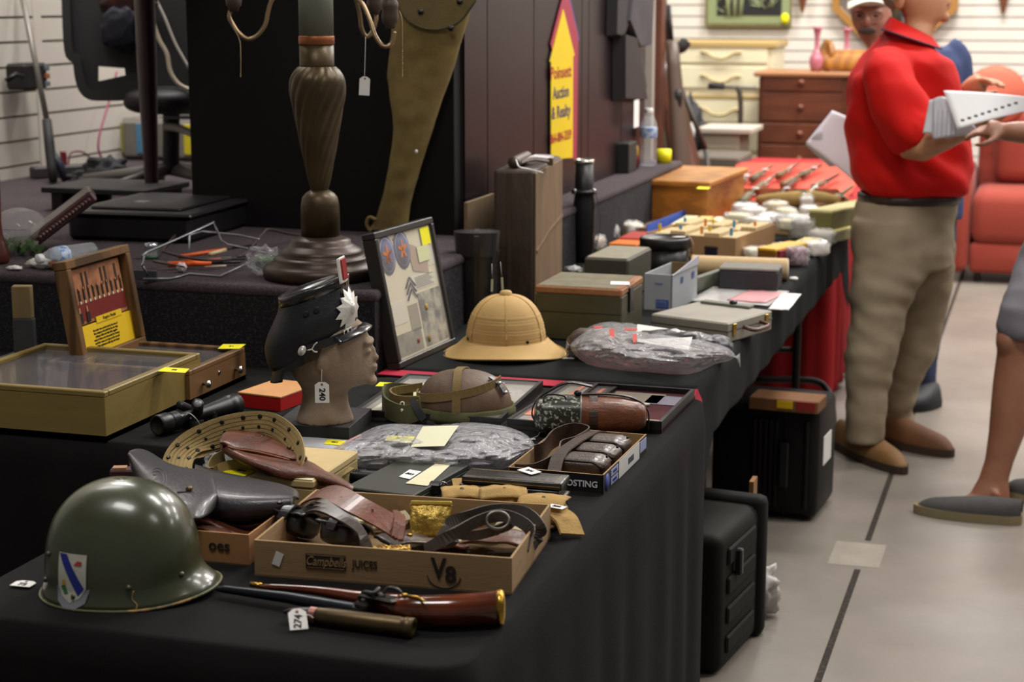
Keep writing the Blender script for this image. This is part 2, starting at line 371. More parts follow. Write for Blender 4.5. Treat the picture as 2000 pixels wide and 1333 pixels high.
# ================================================================ NEAR TABLE
TT = TZ + .001
def Wb(root): return B(root.matrix_basis.inverted())          # build in world coordinates under a root
def rect(FL, FR, BR, z=TT):
    a, b_, c = G(*FL, z), G(*FR, z), G(*BR, z); loc, rz, L = frame(a, b_)
    n = Vector((-math.sin(rz), math.cos(rz), 0)); return loc, rz, L, abs((c - b_).dot(n))
def vroot(name, label, cat, x, y, z=TT, rz=YAW, **k): return thing(name, label, cat, G(x, y, z), rz, **k)
def note(parent, pts, mat, name='price_sticker', t=.0006, s=None, sz=.01, base=None, T=None):
    """small paper lying on world points"""
    b = base or Wb(parent); n = len(pts); P0 = [Vector(p) for p in pts]; b.add(P0 + [p + Vector((0, 0, t)) for p in P0], [list(range(n))[::-1], [n + i for i in range(n)]] + [(i, (i + 1) % n, n + (i + 1) % n, n + i) for i in range(n)], mat)
    o = b.done(name, parent)
    if s:
        c = sum(P0, Vector()) / n; d = P0[1] - P0[0]; tt = text(o, s, sz, ink, (TR((0, 0, 0)) if 0 else Matrix.Identity(4)), bold=.0003)
        u = d.normalized(); v = (P0[-1] - P0[0]).normalized(); w_ = u.cross(v).normalized(); v = w_.cross(u)
        if w_.z < 0: w_ = -w_
        m = Matrix((u, v, w_)).transposed().to_4x4(); m.translation = c + w_ * (t + .0004)
        tt.matrix_basis = (parent.matrix_basis.inverted() @ m)
    return o
def price_tag(label, T, s, w_=.028, h=.043, line=None, rot=0, group=None, sz=.017):
    t = thing('price_tag', label, 'price tag', (0, 0, 0), group=group); t.matrix_basis = T
    b = B(); c = .006
    b.prism([(-w_ / 2, -h / 2), (w_ / 2, -h / 2), (w_ / 2, h / 2 - c), (w_ / 2 - c * 1.3, h / 2), (-w_ / 2 + c * 1.3, h / 2), (-w_ / 2, h / 2 - c)], .0005, white)
    b.done('card', t)
    b = B(); b.lathe([(.0012, 0), (.0024, 0), (.0024, .0004), (.0012, .0004)], M('tag_eyelet', '8a5a3a', .6), 12, TR((0, h / 2 - .005, .0006))); b.done('eyelet', t)
    if s: text(t, s, sz, ink, TR((0, -.004, .0007), rot), bold=.0004, name='handwriting')
    if line:
        b = Wb(t); b.tube(line, .0006, string, 6, sm=5); b.done('string', t)
    return t
# ---- olive helmet liner
hl = vroot('helmet_liner', 'glossy olive green helmet liner with a blue and white shield decal', 'helmet', 243, 1150, rz=YAW - .06)
hg = M('olive_gloss_paint', '3f4430', .28, var=.12, vs=5, bump=.06, bs=40, coat=.35)
def hs(a, h, off=0):
    h = max(0, min(1, h))
    f = max(0, math.cos(a)); q = (1 - h ** 3.3) ** .5
    fl = .008 * max(0, 1 - h / .16) ** 1.6; br = (.024 * max(0, 1 - h / .2) ** 1.5) * f ** 2
    rx, ry = .116 * q + fl + br + off, .104 * q + fl * .8 + off
    z = .172 * h + .012 * f ** 3 * (1 - h) + .004 * abs(math.sin(a)) * 0 + off * h * .8
    e = .88; ca, sa = math.cos(a), math.sin(a)
    return Vector((rx * math.copysign(abs(ca) ** e, ca), ry * math.copysign(abs(sa) ** e, sa), z + .002))
b = B(); b.surf(lambda u, v: hs(2 * PI * u, min(1, 1 - (1 - v) ** 1.6)), 72, 36, hg, cu=True)
o = b.done('shell', hl); m = o.modifiers.new('t', 'SOLIDIFY'); m.thickness = .003; m.offset = -1
b = B(); b.tube([hs(2 * PI * i / 60, 0) for i in range(60)], .0022, M('worn_rim', '5d5a3c', .5, col2='b08a50', vs=25, thr=(.55, .65)), 8, closed=True); b.done('rim', hl)
def onh(x, y):   # decal coordinates in metres around a point on the near side
    a = -PI / 2 - .40 + x * 1.25 / .11; return hs(a, .27 + y * 1.2 / .172, .0016)
def patch(b, poly, mat, off=0, fn=onh, k=5):
    n = len(poly); P_ = []
    for i in range(n):
        for j in range(k): P_.append(tuple(poly[i][q] + (poly[(i + 1) % n][q] - poly[i][q]) * j / k for q in (0, 1)))
    c = (sum(p[0] for p in poly) / n, sum(p[1] for p in poly) / n); nn = len(P_)
    o2 = fn(*c) * 1; rad = (Vector((o2.x, o2.y, 0))).normalized() * off
    vs = [fn(*c) + rad] + [fn(c[0] + (x - c[0]) * r_, c[1] + (y - c[1]) * r_) + rad for r_ in (.5, 1) for x, y in P_]
    fs = [(0, 1 + i, 1 + (i + 1) % nn) for i in range(nn)] + [(1 + i, 1 + nn + i, 1 + nn + (i + 1) % nn, 1 + (i + 1) % nn) for i in range(nn)]
    b.add(vs, fs, mat)
wd = M('decal_white', 'c9c8bb', .4); bl = M('decal_blue', '1d2f8f', .4); gr = M('decal_green', '3c7a4a', .4); rd_ = M('decal_red', 'b8403a', .4); gy = M('decal_grey', '8d9099', .4)
b = B(); patch(b, [(-.022, -.012), (-.018, -.03), (0, -.043), (.018, -.03), (.023, -.012), (.017, -.014), (0, -.030), (-.017, -.014)], gy)
patch(b, [(-.019, .03), (.02, .03), (.019, -.012), (.012, -.024), (0, -.031), (-.012, -.024), (-.019, -.012)], wd, .0004)
patch(b, [(-.018, .029), (-.006, .029), (.017, -.012), (.010, -.022)], bl, .0008)
patch(b, [(-.014, -.012), (-.008, -.008), (-.003, -.02), (-.008, -.022)], gr, .0008); patch(b, [(-.012, -.004), (-.007, -.002), (-.006, -.009), (-.012, -.01)], M('decal_yellow', 'c9a13c', .4), .0009)
patch(b, [(.004, .016), (.009, .022), (.015, .021), (.014, .016)], rd_, .0008); b.done('shield_decal', hl)
for a, h in ((-1.3, .2), (-1.93, .11), (-2.5, .42), (-2.62, .17), (-.5, .2)): b = B(); b.blob(hs(a, h, .0005), (.0045, .0045, .0045), hg, nu=12, nv=8); b.done('rivet', hl)
b = B(); b.tube([hs(-1.24, .17, .0004), hs(-1.27, .1, .0004), hs(-1.22, .05, .0006), hs(-1.25, 0, .001)], .0011, M('tan_crack', '9a8050', .8), 5, sm=3); b.done('crack', hl)
p = G(47, 1147); price_tag('white price tag lying beside the olive helmet liner', TR((p.x, p.y, TT + .004), .05), '72', .034, .026, sz=.014, rot=0)
# ---- cardboard tray with pouches
loc, rz, L, Wd = rect((498, 1125), (1000, 1163), (1091, 1052))
v8 = thing('cardboard_tray', 'shallow cardboard juice tray full of leather pouches and belts', 'box', loc, rz)
b = B(); b.tray(L, Wd, .058, .004, cardb, inner=cardb_in); b.box((-.0006, -.0006, 0), (L + .0006, .0006, .004), cardb_in); b.done('tray', v8)
sty = M('printed_black', '231d18', .8)
b = B(); x0, x1 = L * .205, L * .362; b.box((x0, -.0012, .019), (x1, -.0002, .043), sty); b.done('printed_panel', v8)
b = B()
for a, c_ in (((x0 + .002, .0205), (x1 - .002, .0213)), ((x0 + .002, .0407), (x1 - .002, .0415))): b.box((a[0], -.0016, a[1]), (c_[0], -.001, c_[1]), cardb)
b.done('panel_line', v8)
text(v8, 'Campbells', .021, cardb, face_side((x0 + x1) / 2, -.0016, .031), xs=.74, shear=.35, bold=.0002)
text(v8, 'JUICES', .0175, sty, face_side(L * .437, -.0008, .031), xs=.8, bold=.0002)
text(v8, 'V', .046, sty, face_side(L * .722, -.0008, .032), xs=.8, bold=.0012); text(v8, '8', .036, sty, face_side(L * .768, -.0008, .024), xs=.95, bold=.0012)
b = B(); b.tube([(L * .742 + .026 * math.cos(a), -.0006, .023 + .02 * math.sin(a)) for a in [PI * (1.02 + .96 * i / 16) for i in range(17)]], .0008, sty, 6); b.done('printed_arc', v8)
b = B(); b.box((0, 0, 0), (.013, .0006, .022), white, T=TR((L * .07, -.0012, .022), 0, 0, .35)); b.done('paper_label', v8); b = B(); b.box((0, 0, 0), (.0006, .011, .02), white, T=TR((L + .0002, Wd * .72, .018), 0, .1)); b.done('paper_label', v8)
def loc_b(x, y, z): return G(x, y, TT + z)
# black double cartridge pouch
cp = thing('cartridge_pouch', 'shiny black leather double pouch lying at the left end of the juice tray', 'pouch', loc_b(610, 1060, .02))
for k, (x, y) in enumerate(((575, 1040), (668, 1062))):
    T = TR(loc_b(x, y, .022), -.25, -.45); b = B(cp.matrix_basis.inverted() @ T)
    b.blob((0, 0, .014), (.032, .036, .02), lea_bl, e=.55, nz=.08, seed=k); b.done('pouch', cp)
    b = B(cp.matrix_basis.inverted() @ T); b.surf(lambda u, v: ((u - .5) * .07, -.04 + v * .075, .022 + .016 * math.sin(v * PI * .8 + .3) + .003 * noise.noise(Vector((u * 4, v * 4, k)))), 16, 14, lea_bl)
    o = b.done('flap', cp); m = o.modifiers.new('t', 'SOLIDIFY'); m.thickness = .003
    b = B(cp.matrix_basis.inverted() @ T); b.ribbon([(-.004, .02, .04), (0, -.02, .042), (.002, -.04, .03), (.002, -.046, .014)], .018, .003, lea_bl, side=(1, 0, 0), sm=4); b.done('strap', cp)
bt = thing('leather_belt', 'reddish brown leather belt arching over the black pouches in the juice tray', 'belt', loc_b(690, 1040, .02))
b = Wb(bt); b.ribbon([loc_b(575, 1020, .01), loc_b(590, 985, .05), loc_b(640, 962, .078), loc_b(700, 990, .078), loc_b(760, 1022, .062), loc_b(785, 1038, .05)], .042, .0035, lea_rd, side=(.35, .9, .3), sm=8); b.done('strap', bt)
b = Wb(bt)
for q in (0, .010, .02): b.ribbon([loc_b(772 + q * 600, 1000 + q * 400, .067), loc_b(776 + q * 600, 1014 + q * 400, .068), loc_b(770 + q * 600, 1050 + q * 300, .05)], .008, .006, lea_rd, side=(1, .1, 0), sm=4)
b.done('keeper_loop', bt)
b = Wb(bt)
for x, y, z in ((668, 972, .081), (727, 996, .078)): b.lathe([(0, 0), (.003, 0), (.003, .0006), (0, .0006)], ink, 10, TR(loc_b(x, y, z), 0, -.4, .3))
b.done('belt_hole', bt)
bt = thing('leather_belt', 'dark ridged leather belt curling over the black pouches, in front of the reddish belt', 'belt', loc_b(650, 1050, .02))
b = Wb(bt)
for q in (-1, 0, 1): b.ribbon([loc_b(590, 1005, .055), loc_b(625, 988 + q * 8, .072), loc_b(670, 1008 + q * 7, .07), loc_b(705, 1040, .055), loc_b(718 + q * 5, 1080, .025)], .014, .004, M('grey_brown_leather', '4a403c', .35, var=.2, vs=20, coat=.2), side=(.5, .8, .2), sm=6)
b.done('strap', bt)
gf = thing('foil_packet', 'crinkled gold foil packet standing in the middle of the juice tray', 'packet', loc_b(835, 1050, .0))
foil = M('gold_foil', 'b89a48', .35, metal=.6, bump=1, bs=60, var=.3, vs=40)
T = TR(loc_b(838, 1048, .006), rz + .15, -.5); b = B(gf.matrix_basis.inverted() @ T)
b.surf(lambda u, v: ((u - .5) * (.062 + .01 * v), .008 * math.sin(PI * u) * math.sin(PI * v) * -1 + .002 * noise.noise(Vector((u * 9, v * 9, 1))), v * .055), 20, 16, foil); o = b.done('packet', gf); m = o.modifiers.new('t', 'SOLIDIFY'); m.thickness = .006
b = B(gf.matrix_basis.inverted() @ T); b.box((-.034, -.004, .052), (.036, .006, .06), M('crimped_foil', 'c8ac50', .3, metal=.6), .002); b.done('crimped_edge', gf)
gc = thing('braided_cord', 'bundle of shiny gold cord at the front edge of the juice tray', 'cord', loc_b(765, 1080, .045)); b = Wb(gc)
for k in range(4): b.tube([loc_b(728 + i * 9, 1070 + 4 * math.sin(i * 2 + k * 1.6) + k, .05 + .003 * math.cos(i * 2 + k)) for i in range(9)], .003, brass, 6, sm=3)
b.done('cord', gc)
gs = thing('leather_sling', 'coiled grey leather sling with a metal loop at the right end of the juice tray', 'strap', loc_b(960, 1060, .02)); gl_ = M('grey_leather', '45403c', .5, var=.2, vs=15, bump=.3, bs=120)
sd = (.3, .3, 1); b = Wb(gs)
b.ribbon([loc_b(868, 1068, .02), loc_b(872, 1030, .055), loc_b(905, 1015, .07), loc_b(960, 1000, .075), loc_b(1020, 1003, .07), loc_b(1052, 1030, .055), loc_b(1046, 1062, .03), loc_b(1015, 1088, .02)], .024, .003, gl_, side=sd, sm=7); b.done('strap', gs)
b = Wb(gs); b.ribbon([loc_b(830, 1075, .03), loc_b(875, 1050, .06), loc_b(930, 1020, .075), loc_b(985, 1008, .08), loc_b(1035, 1035, .06), loc_b(1030, 1080, .03)], .02, .003, gl_, side=(.2, .2, 1), sm=7)
b.ribbon([loc_b(880, 1042, .045), loc_b(930, 1046, .05), loc_b(985, 1030, .06), loc_b(1000, 1020, .07)], .016, .003, gl_, side=(0, 0, 1), sm=6); b.done('strap', gs)
b = Wb(gs); b.tube([loc_b(972 + 22 * math.cos(a), 1017 + 17 * math.sin(a), .078 - .012 * math.sin(a)) for a in [2 * PI * i / 20 for i in range(20)]], .0028, M('steel_grey', '77736c', .35, metal=.8), 8, closed=True); b.done('metal_loop', gs)
b = Wb(gs); b.ribbon([loc_b(862, 1040, .05), loc_b(880, 1046, .056), loc_b(885, 1065, .045)], .02, .009, M('black_band', '222020', .4), side=(.6, -.3, .4), sm=4); b.done('keeper_loop', gs)
for k, (x, y, z, a, ll, ww, mt, lb) in enumerate(((970, 1068, .012, .1, .11, .07, lea_br, 'flat brown leather flap lying under the grey sling in the juice tray'), (800, 1070, .01, .9, .10, .06, lea_dk, 'dark leather piece between the pouches and the gold packet'),
        (880, 1075, .008, 2.0, .09, .05, lea_rd, 'small reddish leather case on the floor of the juice tray'), (1030, 1030, .006, .4, .09, .05, M('tan_leather', '8a6a48', .6, var=.2), 'tan leather strap end at the back right corner of the juice tray'))):
    t = thing('leather_scrap', lb, 'leather piece', loc_b(x, y, z), a); b = B(); b.surf(lambda u, v: ((u - .5) * ll, (v - .5) * ww, .012 + .01 * math.sin(u * 3 + k) + .004 * noise.noise(Vector((u * 3, v * 3, k)))), 12, 10, mt); o = b.done('leather', t); m = o.modifiers.new('t', 'SOLIDIFY'); m.thickness = .004
    b = B(); b.lathe([(0, 0), (.005, 0), (.004, .003), (0, .004)], brass, 12, TR((0, 0, .02))); b.done('stud', t)
for k in range(5):
    t = thing('paper_strip', ['folded cream booklet edge under the leather sling', 'pale card strip wedged under the sling loop', 'grey card strip wedged beside the brown flap', 'cream strip showing under the reddish belt', 'thin pale strip lying behind the black pouches'][k], 'paper', loc_b([925, 990, 1010, 760, 700][k], [1065, 1050, 1045, 1030, 1025][k], .006 + .002 * k), [.2, .9, -.3, 1.0, .4][k])
    b = B(); b.box((-.04, -.012, 0), (.04, .012, .006), cream, .001, T=TR((0, 0, .01), 0, .5)); b.done('paper', t)
# ---- flintlock style pistol
pi_ = thing('flintlock_pistol', 'antique pistol with dark barrel and polished wooden grip lying before the juice tray', 'pistol', loc_b(780, 1190, .012))
wd_ = M('polished_walnut', '64290f', .16, kind='wave', vs=3, col2='4e1f0c', stretch=(1, 4, 4), thr=(.1, .9), coat=.8)
steel = M('browned_steel', '3b3835', .35, metal=.6, bump=.2, bs=90, var=.2, vs=20)
bs_ = M('blued_barrel', '20242c', .35, metal=.5)
b = Wb(pi_); b.tube([loc_b(425, 1151, .012), loc_b(440, 1152, .013), loc_b(560, 1168, .015), loc_b(690, 1192, .017), loc_b(715, 1196, .017)], [.004, .006, .0085, .0105, .0105], bs_, 14); b.done('barrel', pi_)
b = Wb(pi_); b.tube([loc_b(510, 1146, .01), loc_b(620, 1155, .014), loc_b(720, 1172, .018), loc_b(790, 1180, .02)], [.004, .007, .012, .014], wd_, 12, sm=4); b.done('fore_end', pi_)
b = Wb(pi_); b.tube([loc_b(490, 1142, .008), loc_b(512, 1145, .009)], .0045, brass, 8); b.done('brass_tip', pi_)
b = Wb(pi_); b.tube([loc_b(715, 1176, .02), loc_b(760, 1186, .022), loc_b(800, 1192, .024), loc_b(870, 1194, .025), loc_b(930, 1190, .026), loc_b(972, 1187, .026)], [.009, .015, .021, .0235, .0235, .025], wd_, 20, sm=6); b.done('grip', pi_)
b = Wb(pi_); b.tube([loc_b(970, 1187, .026), loc_b(978, 1187, .026), loc_b(984, 1187, .026), loc_b(987, 1187, .026)], [.0258, .0262, .024, .012], brass, 20); b.done('butt_cap', pi_)
b = Wb(pi_); b.box((-.03, -.02, 0), (.03, .02, .006), steel, .003, T=TR(loc_b(745, 1172, .034), -.25, -.2))
b.tube([loc_b(700, 1170, .034), loc_b(712, 1158, .044), loc_b(730, 1160, .048), loc_b(740, 1150, .052)], .0035, steel, 8, sm=4); b.tube([loc_b(745, 1165, .04), loc_b(758, 1150, .05), loc_b(775, 1152, .05), loc_b(783, 1160, .045)], .0032, steel, 8, sm=4); b.lathe([(0, 0), (.009, 0), (.009, .004), (0, .006)], steel, 14, TR(loc_b(742, 1166, .04)))
b.done('lock', pi_)
b = Wb(pi_); b.box((-.012, -.012, -.012), (.012, .012, .012), steel, .003, T=TR(loc_b(712, 1190, .02), -.3)); b.tube([loc_b(722, 1180, .02), loc_b(735, 1200, .012), loc_b(760, 1204, .012), loc_b(775, 1198, .014)], .002, steel, 6, sm=5); b.done('trigger_guard', pi_)
b = Wb(pi_); b.tube([loc_b(788, 1163, .046), loc_b(815, 1168, .046), loc_b(832, 1176, .047)], [.002, .003, .001], brass, 6); b.blob(loc_b(790, 1163, .046), (.005, .004, .003), brass, nu=10, nv=8); b.done('brass_inlay', pi_)
# ---- large cartridge
sh = thing('cartridge', 'large brass cartridge with a dark tip lying at the front edge of the table', 'cartridge', loc_b(680, 1215, .012))
p0, p1 = loc_b(552, 1195, .014), loc_b(808, 1228, .014); d = p1 - p0; Q = sh.matrix_basis.inverted() @ Matrix.Translation(p0) @ d.to_track_quat('Z', 'Y').to_matrix().to_4x4(); Lc = d.length
b = B(Q); b.lathe([(.0, 0), (.002, .001), (.006, .012), (.0095, .028), (.011, .042), (.011, .05)], M('dark_bullet', '2e2024', .35, metal=.3), 24); b.done('bullet', sh)
b = B(Q); b.lathe([(.011, .044), (.0122, .0445), (.0122, .047), (.0108, .0475), (.0122, .048), (.0122, .0505), (.0108, .051), (.0122, .0515), (.0122, .054), (.011, .0545)], M('copper_band', 'a06f66', .35, metal=.5), 24); b.done('driving_band', sh)
b = B(Q); b.lathe([(.0115, .0545), (.0126, .058), (.0135, .075), (.0142, Lc - .02), (.0138, Lc - .019), (.0138, Lc - .014), (.0148, Lc - .013), (.0148, Lc), (.006, Lc), (.0055, Lc - .001), (0, Lc - .001)], M('dull_brass', '54452c', .42, metal=.7, var=.2, vs=30), 28); b.done('case', sh)
p = loc_b(582, 1218, .010); price_tag('white price tag tied to the large cartridge, reading 274', TR(p + Vector((0, 0, .006)), YAW + .25, .7), '274', .026, .034, rot=1.4, sz=.015,
    line=[loc_b(612, 1208, .02), loc_b(603, 1202, .024), loc_b(592, 1204, .026)])
# ---- small box of leather under the black holster
loc, rz2, L, Wd = rect((385, 1098), (488, 1107), (525, 1060))
t = thing('cardboard_box', 'small open cardboard box printed oes, under the black holster', 'box', loc - Vector((.07 * math.cos(rz2), .07 * math.sin(rz2), 0)), rz2); L += .07
b = B(); b.tray(L, .16, .052, .003, M('cardboard_orange', 'a5774a', .9, var=.06), inner=cardb_in); b.done('tray', t); text(t, 'oes', .026, sty, face_side(L * .68, -.0008, .03), bold=.0005)
b = B()
for k in range(3): b.surf(lambda u, v: (.02 + u * (L - .05), .02 + k * .045 + v * .05, .04 + .01 * math.sin(u * 4 + k) - v * .01), 10, 6, lea_br)
o = b.done('leather', None); o.matrix_basis = t.matrix_basis.copy(); o.name = 'leather_strap'; tag(o, 'brown leather straps folded inside the small box beside the helmet liner', 'strap'); m = o.modifiers.new('t', 'SOLIDIFY'); m.thickness = .004
# maroon book behind the holster
a = G(218, 930, TT); t = thing('book', 'maroon box standing upright behind the tall flap of the black holster', 'box', G(236, 985, TT), YAW + .1)
b = B(); b.box((-.018, 0, 0), (.05, .03, .062), M('maroon_cover', '3c1a20', .7), .003); b.done('cover', t); b = B(); b.box((-.012, .002, .061), (.012, .02, .066), M('tan_label', 'a37858', .7)); b.done('paper_label', t)
# ---- outline sheets: leather shapes cut from an outline and draped on heights
def sheet(root, outline, zf, mat, name, th=.004, n=18, base=None):
    """fills a pixel outline with a grid; zf(s,t) gives height above the table; rows run left to right between edge curves (top list, bottom list)"""
    topc, botc = outline; tp = spline([Vector((x, y, 0)) for x, y in topc], 8); bp = spline([Vector((x, y, 0)) for x, y in botc], 8)
    def at(c, s): k = s * (len(c) - 1); i = min(int(k), len(c) - 2); return c[i].lerp(c[i + 1], k - i)
    def f(u, v):
        a_ = at(tp, u); c_ = at(bp, u); p = a_.lerp(c_, v); return G(p.x, p.y, TT + zf(u, v))
    b = base or Wb(root); b.surf(f, n * 2, n, mat); o = b.done(name, root); m = o.modifiers.new('t', 'SOLIDIFY'); m.thickness = th; m.offset = 0
    m = o.modifiers.new('b', 'BEVEL'); m.width = th * .3; m.segments = 1; m.limit_method = 'ANGLE'; m.angle_limit = 1.2
    return o
bh = thing('pistol_holster', 'black leather flap holster with embossed oval lying above the small cardboard box', 'holster', loc_b(420, 980, .03))
ho = M('black_holster_leather', '343336', .40, var=.18, vs=9, bump=.35, bs=110, coat=.2)
sheet(bh, ([(380, 918), (430, 932), (480, 943), (540, 955), (571, 966), (573, 975)], [(380, 1000), (430, 1012), (480, 1014), (530, 1008), (556, 1000), (570, 992)]), lambda u, v: .055 + .018 * math.sin(PI * v) - .02 * (v ** 3), ho, 'pouch', .02)
sheet(bh, ([(252, 884), (268, 879), (290, 884), (325, 905), (360, 916), (392, 920), (415, 935), (423, 968)], [(250, 890), (262, 925), (285, 960), (310, 990), (345, 1008), (385, 1014), (412, 1000), (424, 972)]), lambda u, v: .108 - .03 * u + .012 * math.sin(PI * v) - .012 * v, ho, 'flap', .004)
b = Wb(bh)
for q in (1, .72): b.tube([loc_b(306 + 20 * q * math.cos(a) , 936 + 21 * q * math.sin(a), .113 - .006 * math.sin(a)) for a in [2 * PI * i / 24 for i in range(24)]], .0008, ho, 5, closed=True)
b.tube([loc_b(299, 928, .115), loc_b(306, 930, .116), loc_b(300, 940, .113), loc_b(310, 946, .112)], .001, ho, 5, sm=4); b.done('embossed_mark', bh)
b = Wb(bh); b.lathe([(0, -.004), (.003, -.004), (.003, .002), (.0055, .003), (.006, .006), (.004, .009), (0, .01)], M('aged_brass', '6f6148', .4, metal=.8), 16, TR(loc_b(371, 960, .096), 0, .4)); b.done('stud', bh)
b = Wb(bh); b.tube([loc_b(346, 962, .1), loc_b(364, 961, .098)], .001, ink, 5); b.done('slit', bh)
b = Wb(bh); b.lathe([(.003, 0), (.005, 0), (.005, .003), (.003, .003)], darkmetal, 14, TR(loc_b(547, 983, .078), 0, .3)); b.done('eyelet', bh)
b = Wb(bh); b.tube([loc_b(383, 920, .07), loc_b(470, 941, .07), loc_b(566, 966, .07)], .0014, ho, 5, sm=5); b.done('seam', bh)
# ================================================================ NEAR TABLE, MIDDLE ROW
# ---- pale wooden box with sticker
loc, rz, L, Wd = rect((440, 985), (612, 1000), (662, 962))
pbm = M('pale_box_card', 'a8925e', .75, var=.06, vs=10)
t = thing('pale_box', 'low pale wooden box with a yellow sticker behind the black holster', 'box', loc, rz); b = B(); b.box((-.03, 0, 0), (L, Wd * 1.7, .040), pbm, .002); b.done('body', t); b = B(); b.box((-.031, -.001, .041), (L + .001, Wd * 1.7 + .001, .056), M('pale_lid', 'c4ad78', .7, var=.06, vs=10), .003); b.done('lid', t)
note(t, [G(430, 924, TT + .0565), G(478, 931, TT + .0565), G(510, 915, TT + .0565), G(466, 912, TT + .0565)], yellow, s='464', sz=.012)
note(t, [G(490, 930, TT + .0565), G(610, 939, TT + .0565), G(618, 931, TT + .0565), G(502, 922, TT + .0565)], cream, 'paper_label')
# ---- webbing belt coil
wbm = M('khaki_webbing', '9a8455', .9, var=.1, vs=30, bump=.4, bs=300)
wb = thing('webbing_belt', 'coiled khaki webbing pistol belt with metal eyelets', 'belt', loc_b(440, 930, .02))
pth = [(358, 965, .000), (352, 925, .035), (370, 893, .06), (420, 862, .085), (470, 835, .1), (515, 835, .1), (560, 862, .085), (582, 900, .06), (590, 935, .035), (570, 955, .02)]
W0 = .058
def ribpath(p3): return [loc_b(*p) for p in p3]
# band standing on edge: left loop then arch
WP = [loc_b(352, 960, .03), loc_b(345, 915, .05), loc_b(362, 880, .07), loc_b(420, 850, .09), loc_b(480, 835, .1), loc_b(530, 838, .1), loc_b(568, 870, .085), loc_b(578, 915, .06), loc_b(560, 945, .035)]
WS = [Vector(q).normalized() for q in [(.9, .1, .1), (.95, .1, .1), (.8, .3, -.2), (.35, .1, -.8), (.0, -.2, -1), (-.05, -.3, -1), (-.4, -.2, -.8), (-.5, 0, -.7), (-.4, .1, -.7)]]
b = Wb(wb); b.ribbon(WP, W0, .0025, wbm, side=WS, sm=10)
for k in range(-3, 4): b.ribbon([p + q * k * .0078 for p, q in zip(WP, WS)], .0052, .0042, wbm, side=WS, sm=10)
b.done('strap', wb)
b = Wb(wb); b.ribbon([loc_b(440, 905, .045), loc_b(422, 918, .05), loc_b(424, 935, .045), loc_b(460, 925, .05), loc_b(505, 930, .045), loc_b(540, 945, .03)], .05, .003, wbm, side=[(.2, .1, -1), (.3, .1, -1), (.5, .2, -.8), (.3, 0, -.9), (0, .2, -1), (0, .3, -1)], sm=8)
b.done('strap', wb); b = Wb(wb); b.ribbon([loc_b(560, 880, .03), loc_b(620, 905, .035), loc_b(680, 925, .03)], .036, .004, wbm, side=(.5, .8, .2), sm=5); b.done('strap', wb)
em = M('black_eyelet', '26241f', .4, metal=.6)
def eyelets(root, pts, r=.0042, nm='eyelet'):
    for x, y, z, rx_, rz_ in pts:
        b = Wb(root); b.lathe([(r * .45, 0), (r, 0), (r, .0016), (r * .45, .0016)], em, 14, TR(loc_b(x, y, z), rz_, rx_)); b.done(nm, root)
sp_ = spline(WP, 10); ss_ = spline(WS, 10)
for i_ in [3, 9, 15, 21, 27, 33, 39, 45, 51, 57, 63, 69, 75]:
    p, q = sp_[i_], ss_[i_].normalized(); tg = (sp_[i_ + 1] - sp_[i_ - 1]).normalized(); n_ = tg.cross(q).normalized()
    if n_.dot(EYE - p) < 0: n_ = -n_
    for o_ in (-.019, 0, .019):
        m_ = wb.matrix_basis.inverted() @ Matrix.Translation(p + q * o_ + n_ * .002) @ n_.to_track_quat('Z', 'Y').to_matrix().to_4x4(); b = B(m_); r = .0042 if o_ else .003; b.lathe([(r * .45, 0), (r, 0), (r, .0016), (r * .45, .0016)], em, 12); b.done('eyelet', wb)
# ---- brown leather holster
lh = thing('leather_holster', 'brown leather flap holster with open mouth lying across the webbing belt', 'holster', loc_b(560, 890, .04))
sheet(lh, ([(430, 862), (440, 846), (470, 838), (510, 841), (545, 855), (575, 876), (598, 894)], [(430, 866), (450, 875), (490, 880), (530, 888), (565, 897), (585, 900), (600, 897)]), lambda u, v: .105 - .045 * u + .008 * math.sin(PI * v), lea_br, 'flap', .004)
sheet(lh, ([(432, 868), (470, 884), (520, 892), (570, 896), (620, 915), (660, 938), (688, 955)], [(440, 880), (480, 905), (520, 922), (560, 935), (600, 938), (650, 948), (688, 960)]), lambda u, v: .085 - .055 * u + .012 * math.sin(PI * v), lea_br, 'pouch', .012)
b = Wb(lh); b.tube([loc_b(430, 864, .1), loc_b(455, 876, .1), loc_b(495, 882, .095), loc_b(530, 890, .09), loc_b(565, 899, .08)], .002, M('tan_edge', '8a5030', .6), 6, sm=5); b.done('rolled_edge', lh)
b = Wb(lh)
for q in (1, .7, .4): b.tube([loc_b(502 + 26 * q * math.cos(a), 853 + 9 * q * math.sin(a), .104 - .012 * q * math.cos(a)) for a in [2 * PI * i / 24 for i in range(24)]], .0007, lea_br, 5, closed=True)
b.done('embossed_mark', lh)
b = Wb(lh); b.lathe([(0, 0), (.004, 0), (.0045, .004), (0, .006)], M('aged_brass', '6f6148'), 12, TR(loc_b(565, 877, .083), 0, .3)); b.done('stud', lh)
# ---- plastic sleeve with yellow sticker left of bag
t = thing('plastic_sleeve', 'flat clear sleeve with papers and a yellow sticker beside the mannequin stand', 'plastic sleeve', G(630, 870, TT))
b = Wb(t); b.box((-.075, -.03, 0), (.075, .045, .004), M('sleeve_paper', 'c9cdd2', .25, var=.05), .001, T=TR(G(640, 872, TT), .0)); b.done('sleeve', t); note(t, [G(632, 868, TT + .0045), G(668, 871, TT + .0045), G(676, 862, TT + .0045), G(640, 859, TT + .0045)], yellow, s='461', sz=.010)
t = thing('plastic_bag', 'small crumpled clear bag behind the webbing belt', 'bag', G(425, 905, TT)); b = Wb(t); b.blob(G(430, 905, TT + .02), (.03, .03, .02), film, nz=.4, ns=3); b.done('film', t)
